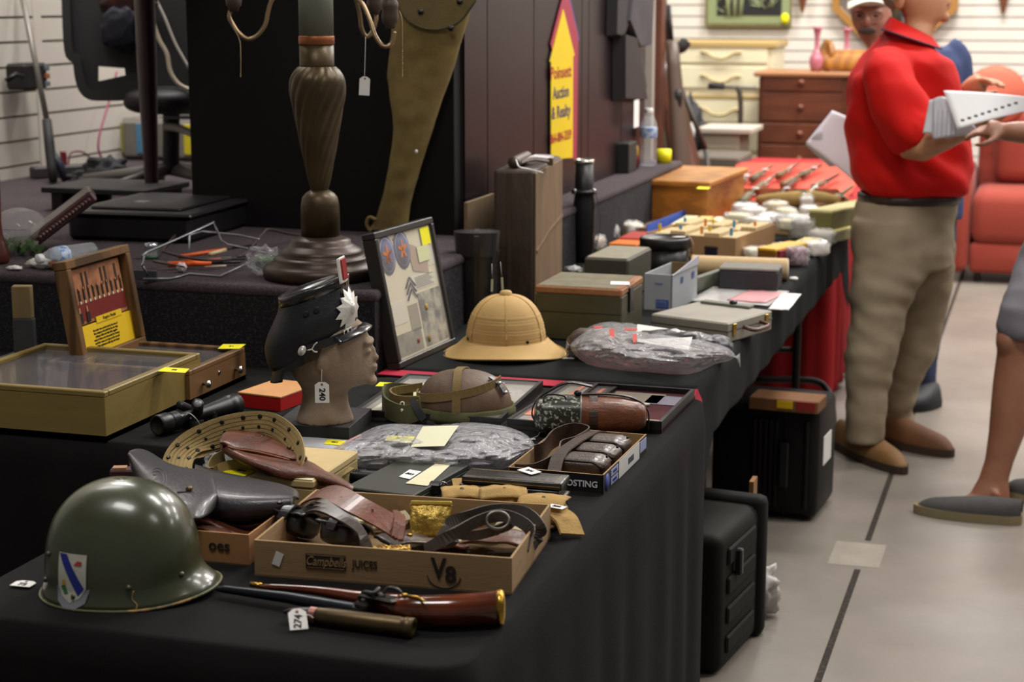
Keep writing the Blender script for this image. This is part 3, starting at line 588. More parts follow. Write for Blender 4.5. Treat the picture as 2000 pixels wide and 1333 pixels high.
# ---- telescopic sight
sc = thing('rifle_scope', 'black rifle scope lying in front of the gold display case', 'scope', loc_b(380, 815, .03))
p0, p1 = loc_b(306, 832, .024), loc_b(462, 789, .024); d = p1 - p0; Q = sc.matrix_basis.inverted() @ Matrix.Translation(p0) @ d.to_track_quat('Z', 'Y').to_matrix().to_4x4(); Ls = d.length
b = B(Q); b.lathe([(0, .004), (.017, .004), (.018, .0), (.021, .001), (.022, .006), (.022, .03), (.0195, .034), (.0195, .05), (.014, .058), (.013, .07), (.013, Ls * .52), (.0135, Ls * .56), (.021, Ls * .86), (.0215, Ls * .88), (.0235, Ls * .9), (.0235, Ls), (.0205, Ls), (.019, Ls - .012), (0, Ls - .012)], black, 28); b.done('tube', sc)
b = B(Q); b.lathe([(.0195, .036), (.0208, .037), (.0208, .056), (.0195, .057)], black, 40, flute=.05, nf=40, smooth=False); b.done('focus_ring', sc)
b = Wb(sc); b.cyl(loc_b(385, 805, .035), loc_b(386, 790, .062), .0125, black, 20); b.cyl(loc_b(386, 790, .062), loc_b(386, 789, .0635), .0085, M('dial_grey', '6a6a6a', .4), 16); b.cyl(loc_b(366, 798, .03), loc_b(352, 792, .045), .01, black, 16); b.done('turret', sc)
b = Wb(sc)
for s_ in (.38, .66): c = p0.lerp(p1, s_); b.box((-.008, -.016, -.024), (.008, .016, .003), black, .003, T=TR(c, math.atan2(d.y, d.x)))
b.done('mount', sc)
b = Wb(sc); b.tube([loc_b(357, 815, .03), loc_b(366, 807, .05), loc_b(380, 815, .05), loc_b(395, 835, .02), loc_b(412, 846, .003)], .0008, string, 6, sm=6); b.done('string', sc)
# ---- red box
loc, rz, L, Wd = rect((466, 795), (548, 805), (592, 778))
t = thing('red_box', 'red box with an orange tan lid beside the mannequin head', 'box', loc, rz); b = B(); b.box((-.0, 0, 0), (L, Wd * 1.1, .03), red, .001); b.done('body', t)
b = B(); b.box((-.001, -.001, .030), (L + .001, Wd * 1.1 + .001, .034), M('orange_tan_lid', 'c8905a', .6, var=.05, vs=12), .0008); b.done('lid', t)
# ---- gold display case
gold = M('gold_painted_wood', '7d6a36', .45, var=.06, vs=6, stretch=(1, 1, 8)); glass_dark = clear_mat('display_glass', alpha=.06, bump=0, rough=.03, body=(.25, .25, .28))
def display(t, L, W, h, mat, inner, fr=.018, dz=.03):
    b = B(); b.tray(L, W, h, .012, mat, inner=inner); 
    b.done('case', t); b = B()
    b.box((0, 0, h), (L, fr, h + .012), mat, .002); b.box((0, W - fr, h), (L, W, h + .012), mat, .002); b.box((0, fr, h), (fr, W - fr, h + .012), mat, .002); b.box((L - fr, fr, h), (L, W - fr, h + .012), mat, .002)
    b.box((fr, fr, h - .012), (L - fr, fr + .006, h), mat); b.box((fr, W - fr - .006, h - .012), (L - fr, W - fr, h), mat); b.done('lid_frame', t)
    b = B(); b.box((fr, fr, h + .002), (L - fr, W - fr, h + .004), glass_dark); b.done('glass', t)
a = G(208, 862, TT); bk = G(368, 800, TT)
gd = thing('display_case', 'gold painted glazed display case at the front left with a yellow sticker', 'display case', (0, 0, 0))
rz = 0.0; c_ = G(208, 864, TT); W_ = .42; L_ = .40
gd.matrix_basis = TR((c_.x - L_, c_.y, TT), 0)
display(gd, L_, W_, .092, gold, M('velvet_dark', '2c2a30', .9))
b = B(); b.box((.14, .14, .013), (L_ - .08, W_ - .07, .016), yellow2); b.done('card', gd)
for i in range(9): text(gd, ['issued to the men of the', 'company in the spring and', 'carried through the winter', 'each piece was kept by the', 'family until it was found', 'in the attic of the house', 'and framed with the medal', 'ribbon and the old buttons', 'that had been saved'][i], .013, ink, TR((L_ * .55, W_ - .1 - i * .018, .017)), name='printed_line')
z1 = TT + .1045; note(gd, [G(308, 726, z1), G(362, 729, z1), G(370, 721, z1), G(322, 718, z1)], yellow, s='52', sz=.012)
# ---- oak display box with open lid
ob = thing('oak_display_box', 'oak display box with its picture lid raised and a glazed tray', 'display case', (0, 0, 0))
c2 = G(372, 792, TT); L2, W2 = .36, .40; ob.matrix_basis = TR((c2.x - L2 + .0, c2.y, TT), 0)
e = G(488, 742, TT); W2 = e.y - c2.y; 
display(ob, L2, W2, .066, oak, M('velvet_grey', '3a3b48', .9)); b = B(); b.box((.12, .1, .013), (.2, W2 - .1, .02), cream); b.done('card', ob)
kn = M('chrome_knob', 'd0d0d0', .15, metal=1)
for q in (.22, .80): b = B(); b.lathe([(.004, 0), (.004, .008), (.009, .012), (.009, .017), (0, .02)], kn, 16, TR((L2, W2 * q, .036)) @ Matrix.Rotation(PI / 2, 4, 'Y')); b.done('knob', ob)
b = B(); b.lathe([(.003, 0), (.005, 0), (.005, .002), (.003, .002)], kn, 12, TR((L2, W2 * .51, .045)) @ Matrix.Rotation(PI / 2, 4, 'Y')); b.done('lock', ob)
z2 = TT + .0785; note(ob, [G(425, 682, z2), G(468, 682, z2), G(480, 673, z2), G(436, 673, z2)], yellow, s='51', sz=.012)
# raised lid: hinged on the left edge, face towards +x
LW = W2; LH = .215
hp0 = G(168, 720, TT + .066); hp1 = G(288, 672, TT + .066)
T = TR((0, 0, 0)); ax = (hp1 - hp0); ax.z = 0; wl_ = ax.length; ang = math.atan2(ax.y, ax.x)
Tl = TR(hp0, ang, -.16)                                   # local x along the hinge, z up, y away
Ti = ob.matrix_basis.inverted() @ Tl
LH = .246; wl_ *= 1.0; f_ = .02; b = B(Ti)
b.box((0, 0, 0), (wl_, .035, f_), oak, .002); b.box((0, 0, LH - f_), (wl_, .035, LH), oak, .002); b.box((0, 0, f_), (f_, .035, LH - f_), oak, .002); b.box((wl_ - f_, 0, f_), (wl_, .035, LH - f_), oak, .002); b.box((f_, .028, f_), (wl_ - f_, .034, LH - f_), oak); b.done('lid', ob)
b = B(Ti); b.box((f_, .018, f_), (wl_ - f_, .027, LH * .36), yellow2); b.done('yellow_card', ob)
for i in range(6): text(ob, ['the order was carried out by the men of', 'this company who held the line for days', 'without relief and with little supplies', 'many of them were decorated for bravery', 'and their names are kept on the records', 'of the regiment to this day and always'][i], .0078, ink, Ti @ TR((wl_ * .5, .0176, LH * .29 - i * .0075)) @ UPRIGHT, name='printed_line', xs=.9)
b = B(Ti); b.box((wl_ * .38, .016, LH * .35), (wl_ * .78, .018, LH * .41), yellow2); b.done('caption', ob); text(ob, 'Rogers Medal', .011, ink, Ti @ TR((wl_ * .58, .0157, LH * .38)) @ UPRIGHT, name='printed_line')
pic = B(Ti); pic.box((f_ + .008, .02, LH * .375), (wl_ - f_ - .008, .026, LH - f_ - .006), M('picture_ground', 'a06a4a', .4, var=.35, vs=25)); random.seed(3)
dk = M('picture_dark', '1e1616', .5); wt = M('picture_white', 'd8ccb8', .5); rdp = M('picture_red', '6e1a14', .5); sk = M('picture_skin', 'b5805c', .5); x0, x1 = f_ + .01, wl_ - f_ - .01; zb, zt = LH * .385, LH - f_ - .008; hh = zt - zb
pic.box((x0, .0185, zb + hh * .05), (x1, .0198, zb + hh * .36), rdp)
for i in range(11): x = x0 + (x1 - x0) * (i + .5) / 11; pic.box((x - .003, .0175, zb + hh * .42), (x + .003, .0186, zb + hh * (.62 + .06 * random.random())), dk, .001); pic.box((x - .0025, .017, zb + hh * .36), (x + .0025, .0176, zb + hh * .41), wt); pic.box((x - .0015, .017, zb + hh * .62), (x + .0015, .0176, zb + hh * .67), sk)
for i in (.25, .33, .62, .7, .9): x = x0 + (x1 - x0) * i; pic.box((x - .004, .0185, zb + hh * .6), (x + .004, .0195, zb + hh * .93), M('picture_brown', '3a2c20', .5), .001)
for i in (.08, .22): x = x0 + (x1 - x0) * i; pic.box((x - .006, .0165, zb), (x + .009, .0175, zb + hh * .2), dk, .002); pic.box((x - .002, .0165, zb + hh * .2), (x + .003, .0175, zb + hh * .3), sk)
pic.done('painting_print', ob)
# ---- leaning wooden paddle at far left, trays behind
t = vroot('wooden_post', 'grey painted wooden post standing upright at the far left of the table', 'post', 50, 745); b = B(); b.box((-.022, -.006, 0), (.026, .02, .15), M('worn_grey_paint', '38393a', .8, var=.2, vs=20), .002); b.box((-.021, -.0055, .15), (.024, .0195, .228), M('worn_pine', '7a6844', .8, var=.2, vs=12, stretch=(1, 1, .2)), .002); b.done('post', t)
pg = M('grey_plastic_tray', '5f5f62', .5)
t = thing('plastic_tray', 'shallow grey plastic tray behind the gold display case', 'tray', (-2.42, 3.50, TT), 0); b = B(); b.tray(.26, .2, .03, .004, pg); b.done('tray', t)
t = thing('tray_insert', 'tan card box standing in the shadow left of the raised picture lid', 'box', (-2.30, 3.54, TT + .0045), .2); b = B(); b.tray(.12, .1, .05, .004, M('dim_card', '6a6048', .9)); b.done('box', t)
t = thing('cap_badge', 'dark blue cloth with a white badge at the far left edge', 'badge', (-2.46, 3.38, TT), 0); b = B(); b.box((-.1, -.08, 0), (.13, .09, .012), M('navy_cloth', '10142a', .8), .004); b.done('cloth', t); b = B(); b.box((-.02, -.03, .012), (.1, -.01, .016), white, .002); b.done('badge', t); 
t = thing('folded_paper', 'cream folded paper behind the gold case at the left edge', 'paper', (-2.30, 3.38, TT), .1); b = B(); b.box((-.05, -.04, 0), (.08, .04, .006), cream, .001); b.done('paper', t)
# ---- mannequin head with shako
loc, rz, L, Wd = rect((578, 857), (682, 862), (709, 822))
t = thing('display_plinth', 'flat black wooden plinth under the mannequin head', 'plinth', loc - Vector((.05 * math.cos(rz), .05 * math.sin(rz), 0)), rz); b = B(); b.box((0, 0, 0), (L + .05, Wd, .028), blackm, .001); b.done('plinth', t)
c = G(635, 822, TT + .028); dd = dep(c); k = dd / F
mh = thing('mannequin_head', 'grey brown foam mannequin head in profile on a black plinth', 'mannequin', c, YAW)
def mp(x, y): return ((x - 635) * k, (824 - y) * k * 1.02)
foam = M('foam_grey', '8f7b67', .85, var=.08, vs=14, bump=.35, bs=130)
rows = [(824, 578, 692, .050), (815, 580, 690, .049), (800, 586, 685, .045), (785, 590, 681, .042), (768, 592, 680, .041), (758, 590, 690, .045), (750, 585, 722, .052), (738, 577, 733, .062), (722, 570, 733, .070), (705, 566, 733, .074), (690, 566, 731, .076), (675, 570, 728, .077), (655, 576, 722, .075), (635, 590, 712, .066), (618, 612, 692, .045), (610, 640, 665, .015)]
def loft(b, rows, mp, mat, n=32, e=1.0, face=.0, yo=lambda i: 0):
    vs = []; fs = []
    for j, (y, xl, xr, hw) in enumerate(rows):
        a0, z = mp(xl, y); a1, _ = mp(xr, y); cx, rx_ = (a0 + a1) / 2, (a1 - a0) / 2
        for i in range(n):
            a = 2 * PI * i / n; ca, sa = math.cos(a), math.sin(a); nar = 1 - face * max(0, ca) ** 2
            vs.append((cx + rx_ * math.copysign(abs(ca) ** e, ca), yo(j) + hw * nar * math.copysign(abs(sa) ** e, sa), z))
    for j in range(len(rows) - 1):
        for i in range(n): q = (i + 1) % n; fs.append((j * n + i, j * n + q, (j + 1) * n + q, (j + 1) * n + i))
    fs.append(list(range(n))[::-1]); fs.append([(len(rows) - 1) * n + i for i in range(n)]); return b.add(vs, fs, mat, True)
b = B(); loft(b, rows, mp, foam, face=.38)
def bl_(x, y, r, yy=0): a_, z = mp(x, y); b.blob((a_, yy, z), r, foam, nu=16, nv=12)
bl_(733, 700, (.010, .009, .008)); bl_(730, 690, (.007, .007, .014)); bl_(733, 716, (.007, .016, .0045)); bl_(732, 723, (.007, .014, .0045)); bl_(727, 744, (.012, .02, .011)); bl_(722, 668, (.012, .034, .008)); bl_(722, 684, (.009, .009, .007), -.024); bl_(722, 684, (.009, .009, .007), .024)
bl_(640, 696, (.014, .01, .026), -.07)
baked(b, 'head', mh, voxel=.0032, smooth=4, mat=foam)
# shako
a_, z_ = mp(618, 672); hk = thing('shako', 'black felt shako with a silver starburst plate worn by the mannequin head', 'hat', mh.matrix_basis @ Vector((a_, 0, z_)), 0)
hk.matrix_basis = mh.matrix_basis @ TR((a_ + .002, 0, z_ - .010), 0, 0, -.33)
felt = M('black_felt', '17191d', .42, var=.2, vs=12, bump=.2, bs=180); top_l = M('black_patent', '1a1a1c', .25, coat=.5)
def hp(s): return [( .088, -.008), (.091, .0), (.092, .012), (.0945, .03), (.0955, .045), (.092, .062), (.085, .08), (.0775, .1), (.0735, .112)]
b = B()
def hsurf(u, v):
    P_ = hp(0); kx = v * (len(P_) - 1); i = min(int(kx), len(P_) - 2); r = P_[i][0] + (P_[i + 1][0] - P_[i][0]) * (kx - i); z = P_[i][1] + (P_[i + 1][1] - P_[i][1]) * (kx - i); a = 2 * PI * u
    bk_ = .012 * max(0, -math.cos(a)) * math.sin(PI * min(1, v * 1.2)); return ((r + bk_) * math.cos(a), r * .86 * math.sin(a), z - .012 * max(0, -math.cos(a)) * (1 - v))
b.surf(hsurf, 48, 24, felt, cu=True); b.done('crown', hk)
b = B(); b.lathe([(.0745, .103), (.0765, .104), (.0775, .118), (.0765, .124), (.073, .124), (.071, .120), (0, .118)], top_l, 48, sy=.86); b.done('top_band', hk)
b = B(); b.ribbon([(hsurf(i / 48, .0)[0] * 1.02, hsurf(i / 48, 0)[1] * 1.02, hsurf(i / 48, 0)[2] + .006) for i in range(48)], .02, .003, top_l, side=(0, 0, 1), closed=True); b.done('lower_band', hk)
b = B(); b.surf(lambda u, v: ((.09 + .036 * v) * math.cos((u - .5) * 2.1), (.079 + .02 * v) * math.sin((u - .5) * 2.1), (.006 - .014 * v * v - .002 * v) + .012), 24, 8, top_l); o = b.done('visor', hk); m = o.modifiers.new('t', 'SOLIDIFY'); m.thickness = .003
b = B(); b.surf(lambda u, v: (-(.088 + .008 * v) * math.cos((u - .5) * 1.7), (.08) * math.sin((u - .5) * 1.7), -.010 - .026 * v), 18, 8, felt); o = b.done('neck_flap', hk); m = o.modifiers.new('t', 'SOLIDIFY'); m.thickness = .003
silver = M('silver_plate', 'dddbd5', .35, metal=.35, bump=.3, bs=80)
b = B(); vs = [Vector((.0, 0, .008))]; n = 26
for i in range(n): a = 2 * PI * i / n; r = (.038 if i % 2 else .027) * (1 + .18 * abs(math.cos(a * 2))); vs.append(Vector((-.0 - r * r * 5, r * math.sin(a), r * math.cos(a) * 1.05)))
vs = [(v.x if i else .008, v.y, v.z if i else 0) for i, v in enumerate(vs)]; fs = [(0, 1 + i, 1 + (i + 1) % n) for i in range(n)]
b.add(vs, fs, silver, T=TR((.084, -.036, .058), -.48, 0, -.10, 1.0)); o = b.done('starburst_plate', hk); m = o.modifiers.new('t', 'SOLIDIFY'); m.thickness = .0015
b = B(); b.blob((.089, -.038, .057), (.006, .009, .012), silver, nu=14, nv=10); b.done('crest', hk)
b = B(); b.box((0, 0, 0), (.007, .022, .045), white, .002, T=TR((.060, -.046, .112), -.5, 0, -.18, 1.15)); b.done('cockade', hk); b = B(); b.box((.0065, .003, .004), (.010, .019, .041), M('cockade_red', '9a2020', .5), .002, T=TR((.060, -.046, .112), -.5, 0, -.18, 1.15)); b.done('cockade_centre', hk)
b = B(); pts = [(.099 * math.cos(a), .088 * math.sin(a), .016 - .004 * math.cos(a)) for a in [-1.62 + i * .09 for i in range(28)]]; b.ribbon(pts, .016, .0025, lea_bl, side=(0, 0, 1)); b.done('chin_strap', hk)
for a in (-.72, -.62):
    b = B(); c0 = Vector((.102 * math.cos(a), .091 * math.sin(a), .013)); u_ = Vector((-math.sin(a), math.cos(a), 0)); b.tube([c0 + u_ * .006 + Vector((0, 0, .011)), c0 - u_ * .006 + Vector((0, 0, .011)), c0 - u_ * .006 - Vector((0, 0, .011)), c0 + u_ * .006 - Vector((0, 0, .011))], .0011, silver, 6, closed=True); b.done('buckle', hk)
b = B(); b.lathe([(0, .005), (.004, .004), (.005, .002), (.009, .0025), (.0095, 0), (0, 0)][::-1], silver, 20, TR((-.015, -.0865, .016), 0, PI / 2)); b.done('boss', hk)
b = B(); b.tube([(-.004, -.088, .014), (.006, -.089, .013), (.012, -.089, .02), (.018, -.088, .022)], .0016, silver, 6, sm=3); b.tube([(.006, -.089, .013), (.012, -.089, .006), (.018, -.088, .004)], .0016, silver, 6, sm=3); b.done('hook', hk)
for x, z in ((-.008, .082), (.014, .083)): b = B(); b.lathe([(.003, 0), (.0062, 0), (.0062, .002), (.003, .002)], blackm, 16, TR((x, -.074, z), 0, PI / 2 + .1)); b.done('vent', hk)
for ch_ in list(hk.children):
    if ch_.name.split('.')[0] != 'visor' or 1:
        for v in ch_.data.vertices: v.co.x += .36 * v.co.z - .004
pt = D(629, 767, dd - .10); price_tag('white price tag hanging from the shako by a string, reading 240', TR(pt, YAW) @ UPRIGHT, '240', .029, .043, rot=-PI / 2, line=[D(628, 752, dd - .1), D(629, 700, dd - .1), D(629, 662, dd - .096)])
# ================================================================ NEAR TABLE, BACK ROW
def ibox(name, label, cat, FL, FR, BR, h, mat, part='body', bev=.002, z=TT, cap=None, capm=None, group=None, ext=0):
    """closed box standing on a footprint given by three corners seen in the photograph"""
    loc, rz, L, W = rect(FL, FR, BR, z); t = thing(name, label, cat, loc, rz, group=group)
    b = B(); b.box((-ext, 0, 0), (L, W, h - (cap or 0)), mat, bev); b.done(part, t)
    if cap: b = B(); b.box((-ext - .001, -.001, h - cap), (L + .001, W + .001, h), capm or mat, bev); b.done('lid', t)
    return t, L, W
def z_for(FR, ytop, z=TT): p = G(*FR, z); return hz(p, ytop) - z
# flashlight
t = thing('flashlight', 'black ribbed tube lying behind the pale box, beside the dark green box', 'flashlight', loc_b(710, 925, .015)); b = Wb(t); b.cyl(loc_b(676, 930, .015), loc_b(690, 930, .015), .0145, black, 20); b.cyl(loc_b(690, 930, .015), loc_b(745, 934, .015), .0125, black, 20); b.done('barrel', t)
b = Wb(t)
for i in range(5): p = loc_b(692 + i * 5, 930.4, .015); b.cyl(p, p + Vector((.002, .0005, 0)), .0133, darkmetal, 18)
b.done('grip_ring', t)
# dark green box with binder clip
gb, L, W = ibox('document_box', 'flat dark olive box with a cream label and white tag behind the juice tray', 'box', (694, 985), (806, 1000), (884, 935), .030, M('dark_olive_card', '31332a', .6, var=.1, vs=20), cap=.010, capm=M('dark_olive_lid', '2f3128', .6, bump=.1, bs=200, var=.1, vs=20), ext=.02)
zt = TT + .031; note(gb, [G(779, 932, zt), G(800, 937, zt), G(823, 922, zt), G(800, 918, zt)], white, 'tag_card', s='263', sz=.012); note(gb, [G(792, 945, zt), G(835, 950, zt), G(880, 909, zt), G(850, 907, zt)], cream, 'paper_label')
b = Wb(gb); p = G(850, 955, TT + .02); b.box((-.012, -.012, -.01), (.012, .012, .012), black, .003, T=TR(p, rz)); b.tube([p + Vector((.01, 0, .012)), p + Vector((.02, -.004, .014)), p + Vector((.022, .01, .0)), p + Vector((.012, .014, -.004))], .0014, chrome, 6, sm=4); b.done('binder_clip', gb)
# stack of black medal cases
for k in range(4):
    dx = [0, .004, -.002, .003][k]; loc, rz, L, W = rect((898, 992), (1093, 1008), (1124, 988))
    t = thing('medal_case', ['black case with gold trim, topmost of the stack behind the khaki pouches', 'black case with gold trim, second from the top of its stack', 'black case with gold trim, third from the top of its stack', 'black case with gold trim at the bottom of its stack'][3 - k], 'case', loc + Vector((dx, 0, k * .0146)), rz, group='black medal cases in a stack')
    b = B(); b.box((0, 0, 0), (L, .062, .0142), lea_bl, .003, seg=2); b.done('case', t); b = B()
    gt = M('gold_thread', 'b59a66', .6)
    b.box((.006, .006, .0138), (L - .012, .0068, .0146), gt); b.box((.006, .052, .0138), (L - .012, .0528, .0146), gt); b.box((L - .0128, .006, .0138), (L - .012, .0528, .0146), gt); b.box((0.003, -.0004, .0068), (L - .003, .0002, .0074), gt); b.done('gold_trim', t)
    if k == 3: z = TT + .06; note(t, [G(1010, 919, z), G(1038, 928, z), G(1058, 923, z), G(1032, 913, z)], white, 'tag_card', s='254', sz=.011)
# khaki pouches
kp = thing('pouch_belt', 'khaki canvas bandolier of snap pouches behind the right end of the juice tray', 'pouch', loc_b(980, 1010, .0)); wv = M('khaki_canvas_pouch', 'b08f55', .92, var=.14, vs=22, bump=.6, bs=350)
for k, (x, y, z, w_, d_, a) in enumerate(((900, 985, .022, .033, .03, .1), (983, 985, .024, .04, .033, .05), (1062, 1002, .022, .04, .032, -.25))):
    T = kp.matrix_basis.inverted() @ TR(loc_b(x, y, z), YAW + a, -.15); b = B(T); b.blob((0, 0, 0), (w_, d_, .026), wv, e=.6, nz=.12, seed=k); b.done('pouch', kp)
    b = B(T); b.surf(lambda u, v: ((u - .5) * w_ * 2.05, (v - .55) * d_ * 2, .026 + .004 * math.cos((u - .5) * 3) - .02 * max(0, .35 - v) ** 1.2 * 2.2 + .002 * noise.noise(Vector((u * 5, v * 5, k)))), 16, 12, wv); o = b.done('flap', kp); m = o.modifiers.new('t', 'SOLIDIFY'); m.thickness = .0025
    b = B(T); b.lathe([(.0, .0), (.0055, 0), (.0055, .0015), (.003, .002), (.003, .0035), (0, .004)], M('snap_metal', '58503c', .4, metal=.8), 16, TR((.002, -.012, .027))); b.done('snap', kp)
b = Wb(kp); b.ribbon([loc_b(884, 945, .028), loc_b(935, 942, .03), loc_b(990, 945, .034), loc_b(1010, 948, .04)], .026, .004, wv, side=(.2, 1, .3), sm=5); b.done('strap', kp); b = Wb(kp); b.ribbon([loc_b(1085, 1000, .03), loc_b(1105, 1015, .026), loc_b(1118, 1045, .008)], .045, .005, wv, side=(.6, 1, 0), sm=5); b.done('strap', kp)
b = Wb(kp); b.ribbon([loc_b(903, 947, .034), loc_b(940, 946, .034), loc_b(966, 949, .036)], .007, .002, ink, side=(.1, 1, .2), sm=4); b.done('buckle_slot', kp)
zz = TT + .05; note(kp, [G(1066, 990, zz), G(1098, 996, zz), G(1108, 991, zz), G(1078, 985, zz)], white, 'tag_card', s='280', sz=.010)
# frosting tray
loc, rz, L, W = rect((992, 951), (1178, 968), (1259, 884)); fh = .037
fm = M('printed_black_card', '16151a', .5)
t = thing('cardboard_tray', 'black and white printed cardboard tray lettered OSTING holding brown leather pouches', 'box', loc, rz)
b = B(); b.box((0, 0, 0), (L, W, .003), cardb_in); b.box((0, 0, 0), (L, .003, fh), fm); b.box((0, W - .003, 0), (L, W, fh), cardb); b.box((0, 0, 0), (.003, W, fh), cardb); b.box((L - .003, 0, 0), (L, W, fh), fm)
for a_, c_ in (((0, 0, fh), (L, .003, fh + .0006)), ((L - .003, 0, fh), (L, W, fh + .0006)), ((.003, .003, .0), (L - .003, .0036, fh)), ((L - .0036, .003, 0), (L - .003, W, fh))): b.box(a_, c_, cardb)
b.done('tray', t)
text(t, 'FROSTING', .0165, M('print_white', 'dcdcdc', .6), face_side(L - .010, -.0006, .018), bold=.0003, al='RIGHT')
S = lambda y, z: TR((L + .0006, y, z), PI / 2) @ UPRIGHT
b = B(); b.box((L, W * .34, .002), (L + .0006, W * .82, fh - .001), M('print_pale', 'd5d6d4', .6)); b.done('white_panel', t)
pb = M('print_blue', '3a4a9a', .5); b = B(); b.lathe([(0, 0), (.016, 0), (.016, .0006), (0, .0006)], pb, 24, TR((L, W * .08, .018)) @ Matrix.Rotation(PI / 2, 4, 'Y')); b.done('blue_disc', t)
for y, z, hgt in ((.24, .027, .012), (.24, .011, .012), (.91, .022, .022)): b = B(); b.box((L, W * (y - .075), z - hgt / 2), (L + .0009, W * (y + .075), z + hgt / 2), M('print_blue_pale', '9aa2cc', .5)); b.done('blue_label', t)
for y, z in ((.24, .027), (.24, .011)): text(t, 'TERIYAKI' if z > .02 else 'DRESSING', .0075, pb, TR((L + .0012, W * y, z), PI / 2) @ UPRIGHT, xs=.8)
b = B()
for i in range(12): y = W * (.55 + i * .011); b.box((L + .0005, y, .012), (L + .0009, y + .0012 * (1 + i % 2), .024), ink)
b.done('barcode', t)
am = thing('ammunition_pouch', 'three section dark brown leather ammunition pouch inside the black printed tray', 'pouch', loc + Vector((0, 0, 0)), rz)
for k in range(3):
    b = B(); b.blob((L * .66, W * (.26 + .235 * k), .026), (L * .27, W * .115, .022), lea_dk, e=.45, nz=.05, seed=k, flat=-.021); b.done('pocket', am); b = B(); b.surf(lambda u, v: (L * (.42 + u * .5), W * (.155 + .235 * k + v * .2), .047 + .004 * math.sin(PI * v) - .012 * max(0, u - .8) * 5), 14, 10, lea_dk); o = b.done('flap', am); m = o.modifiers.new('t', 'SOLIDIFY'); m.thickness = .003
    b = B(); b.lathe([(0, 0), (.003, 0), (.002, .004), (0, .004)], darkmetal, 10, TR((L * .9, W * (.26 + .235 * k), .05), 0, 0, PI / 2)); b.done('stud', am)
b = B(); b.ribbon([(L * .46, W * .05, .03), (L * .44, W * .2, .052), (L * .46, W * .5, .054), (L * .5, W * .8, .05), (L * .55, W * .95, .036)], .026, .003, lea_dk, side=(1, 0, .1), sm=6); b.done('strap', am)
b = B(); b.ribbon([(L * .05, W * .06, .02), (L * .25, W * .07, .024), (L * .36, W * .3, .03), (L * .30, W * .5, .034), (L * .4, W * .62, .036), (L * .42, W * .86, .036), (L * .2, W * .92, .036), (L * .08, W * .75, .034), (L * .1, W * .5, .03), (L * .05, W * .42, .028)], .038, .003, lea_dk, side=(0, 0, 1), sm=8); b.done('belt_loop', am)
# glazed cases under the helmets
wood_bk = M('case_black', '171717', .5)
def glazed(label, FL, FR, BR, h, inner, ext=0, cov=True, rimw=.008):
    loc, rz, L, W = rect(FL, FR, BR); t = thing('glazed_case', label, 'display case', loc, rz); b = B(); b.tray(L, W, h, rimw, wood_bk, inner=inner); b.done('frame', t)
    b = B(); b.box((rimw, rimw, .003), (L - rimw, W - rimw, h * .55), inner); b.done('mount', t)
    if cov: b = B(); b.box((rimw, rimw, h - .003), (L - rimw, W - rimw, h - .0015), clear_mat('case_glass', alpha=.03, bump=0, rough=.05, body=(.6, .6, .6))); b.done('glass', t)
    return t, L, W
pa, L, W = glazed('flat glazed case of pale papers behind the mannequin head and the tanker helmet', (690, 820), (978, 838), (1055, 762), .022, M('aged_mount', '8c857a', .8, var=.15, vs=14))
for k, (x, y, w_, d_, mt) in enumerate(((.02, .04, .17, .30, M('pale_parchment', 'e4dcc8', .8, var=.1, vs=30)), (.36, .08, .14, .16, M('grey_print', '9a958c', .8, var=.25, vs=40)), (.02, .3, .13, .2, M('grey_print2', 'a8a39a', .8, var=.2, vs=60)), (.2, .34, .1, .14, M('grey_print3', '7c7870', .8, var=.3, vs=50)), (.62, .2, .2, .3, M('grey_print', '9a958c')))):
    b = B(); x0_, y0_ = .02 + x * L, .015 + y * W; b.box((x0_, y0_, .0125), (min(x0_ + w_ / .25 * L * .5, L - .012), min(y0_ + d_ / .3 * W * .6, W - .012), .0135 + k * .0003), mt); b.done('mounted_paper', pa)
zz = TT + .0225; note(pa, [G(733, 755, zz), G(768, 756, zz), G(778, 749, zz), G(742, 747, zz)], yellow, s='450', sz=.01)
ma, L, W = glazed('glazed case with orange ribbons and maps behind the painted canteen', (990, 838), (1098, 848), (1183, 768), .022, M('map_mount', 'a08a74', .8, var=.25, vs=18, col2='8c8a7c'))
om = M('ribbon_orange', 'e0784a', .8); random.seed(5)
for k in range(9):
    x, y = random.random() * .7 + .04, random.random() * .7 + .05; b = B(); b.box((L * x, W * y, .0125), (min(L * (x + .22), L - .01), min(W * (y + .2), W - .01), .0128 + k * .0002), [om, M('ribbon_grey', '6f7a7c', .8), M('card_buff', 'c0a888', .8), M('ribbon_rust', 'c86a48', .8)][k % 4]); b.done('ribbon_card', ma)
for k in (.30, .72): b = B(); b.box((L * k, .01, .0145), (L * k + .009, W - .01, .0155), om); b.done('orange_ribbon', ma)
sb, L, W = glazed('open black shadow box lined in maroon at the far right corner of the near table', (1085, 832), (1292, 848), (1365, 783), .026, M('maroon_felt', '4a1018', .9), cov=False)
zf_ = .0150
for x0_, y0_, x1_, y1_, mt, nm in ((.45, .03, .96, .16, cream, 'cream_card'), (.25, .62, .75, .9, M('map_mount', 'a08a74'), 'picture_card'), (.62, .6, .95, .86, M('clear_card', '8f8fa4', .2), 'clear_sleeve')):
    b = B(); b.box((L * x0_, W * y0_, zf_), (L * x1_, W * y1_, zf_ + .001), mt); b.done(nm, sb)
for x, y, r_ in ((.62, .52, .022), (.5, .42, .018)):
    t = thing('shell_medallion', 'pale oval medallion on the maroon lining, ' + ('larger one' if r_ > .02 else 'smaller one at the left'), 'medallion', sb.matrix_basis @ Vector((L * x, W * y, zf_ + .001)), .4); b = B(); b.blob((0, 0, .003), (r_, r_ * .5, .004), M('bone_white', 'cfc8be', .5), nu=20, nv=10); b.done('medallion', t)
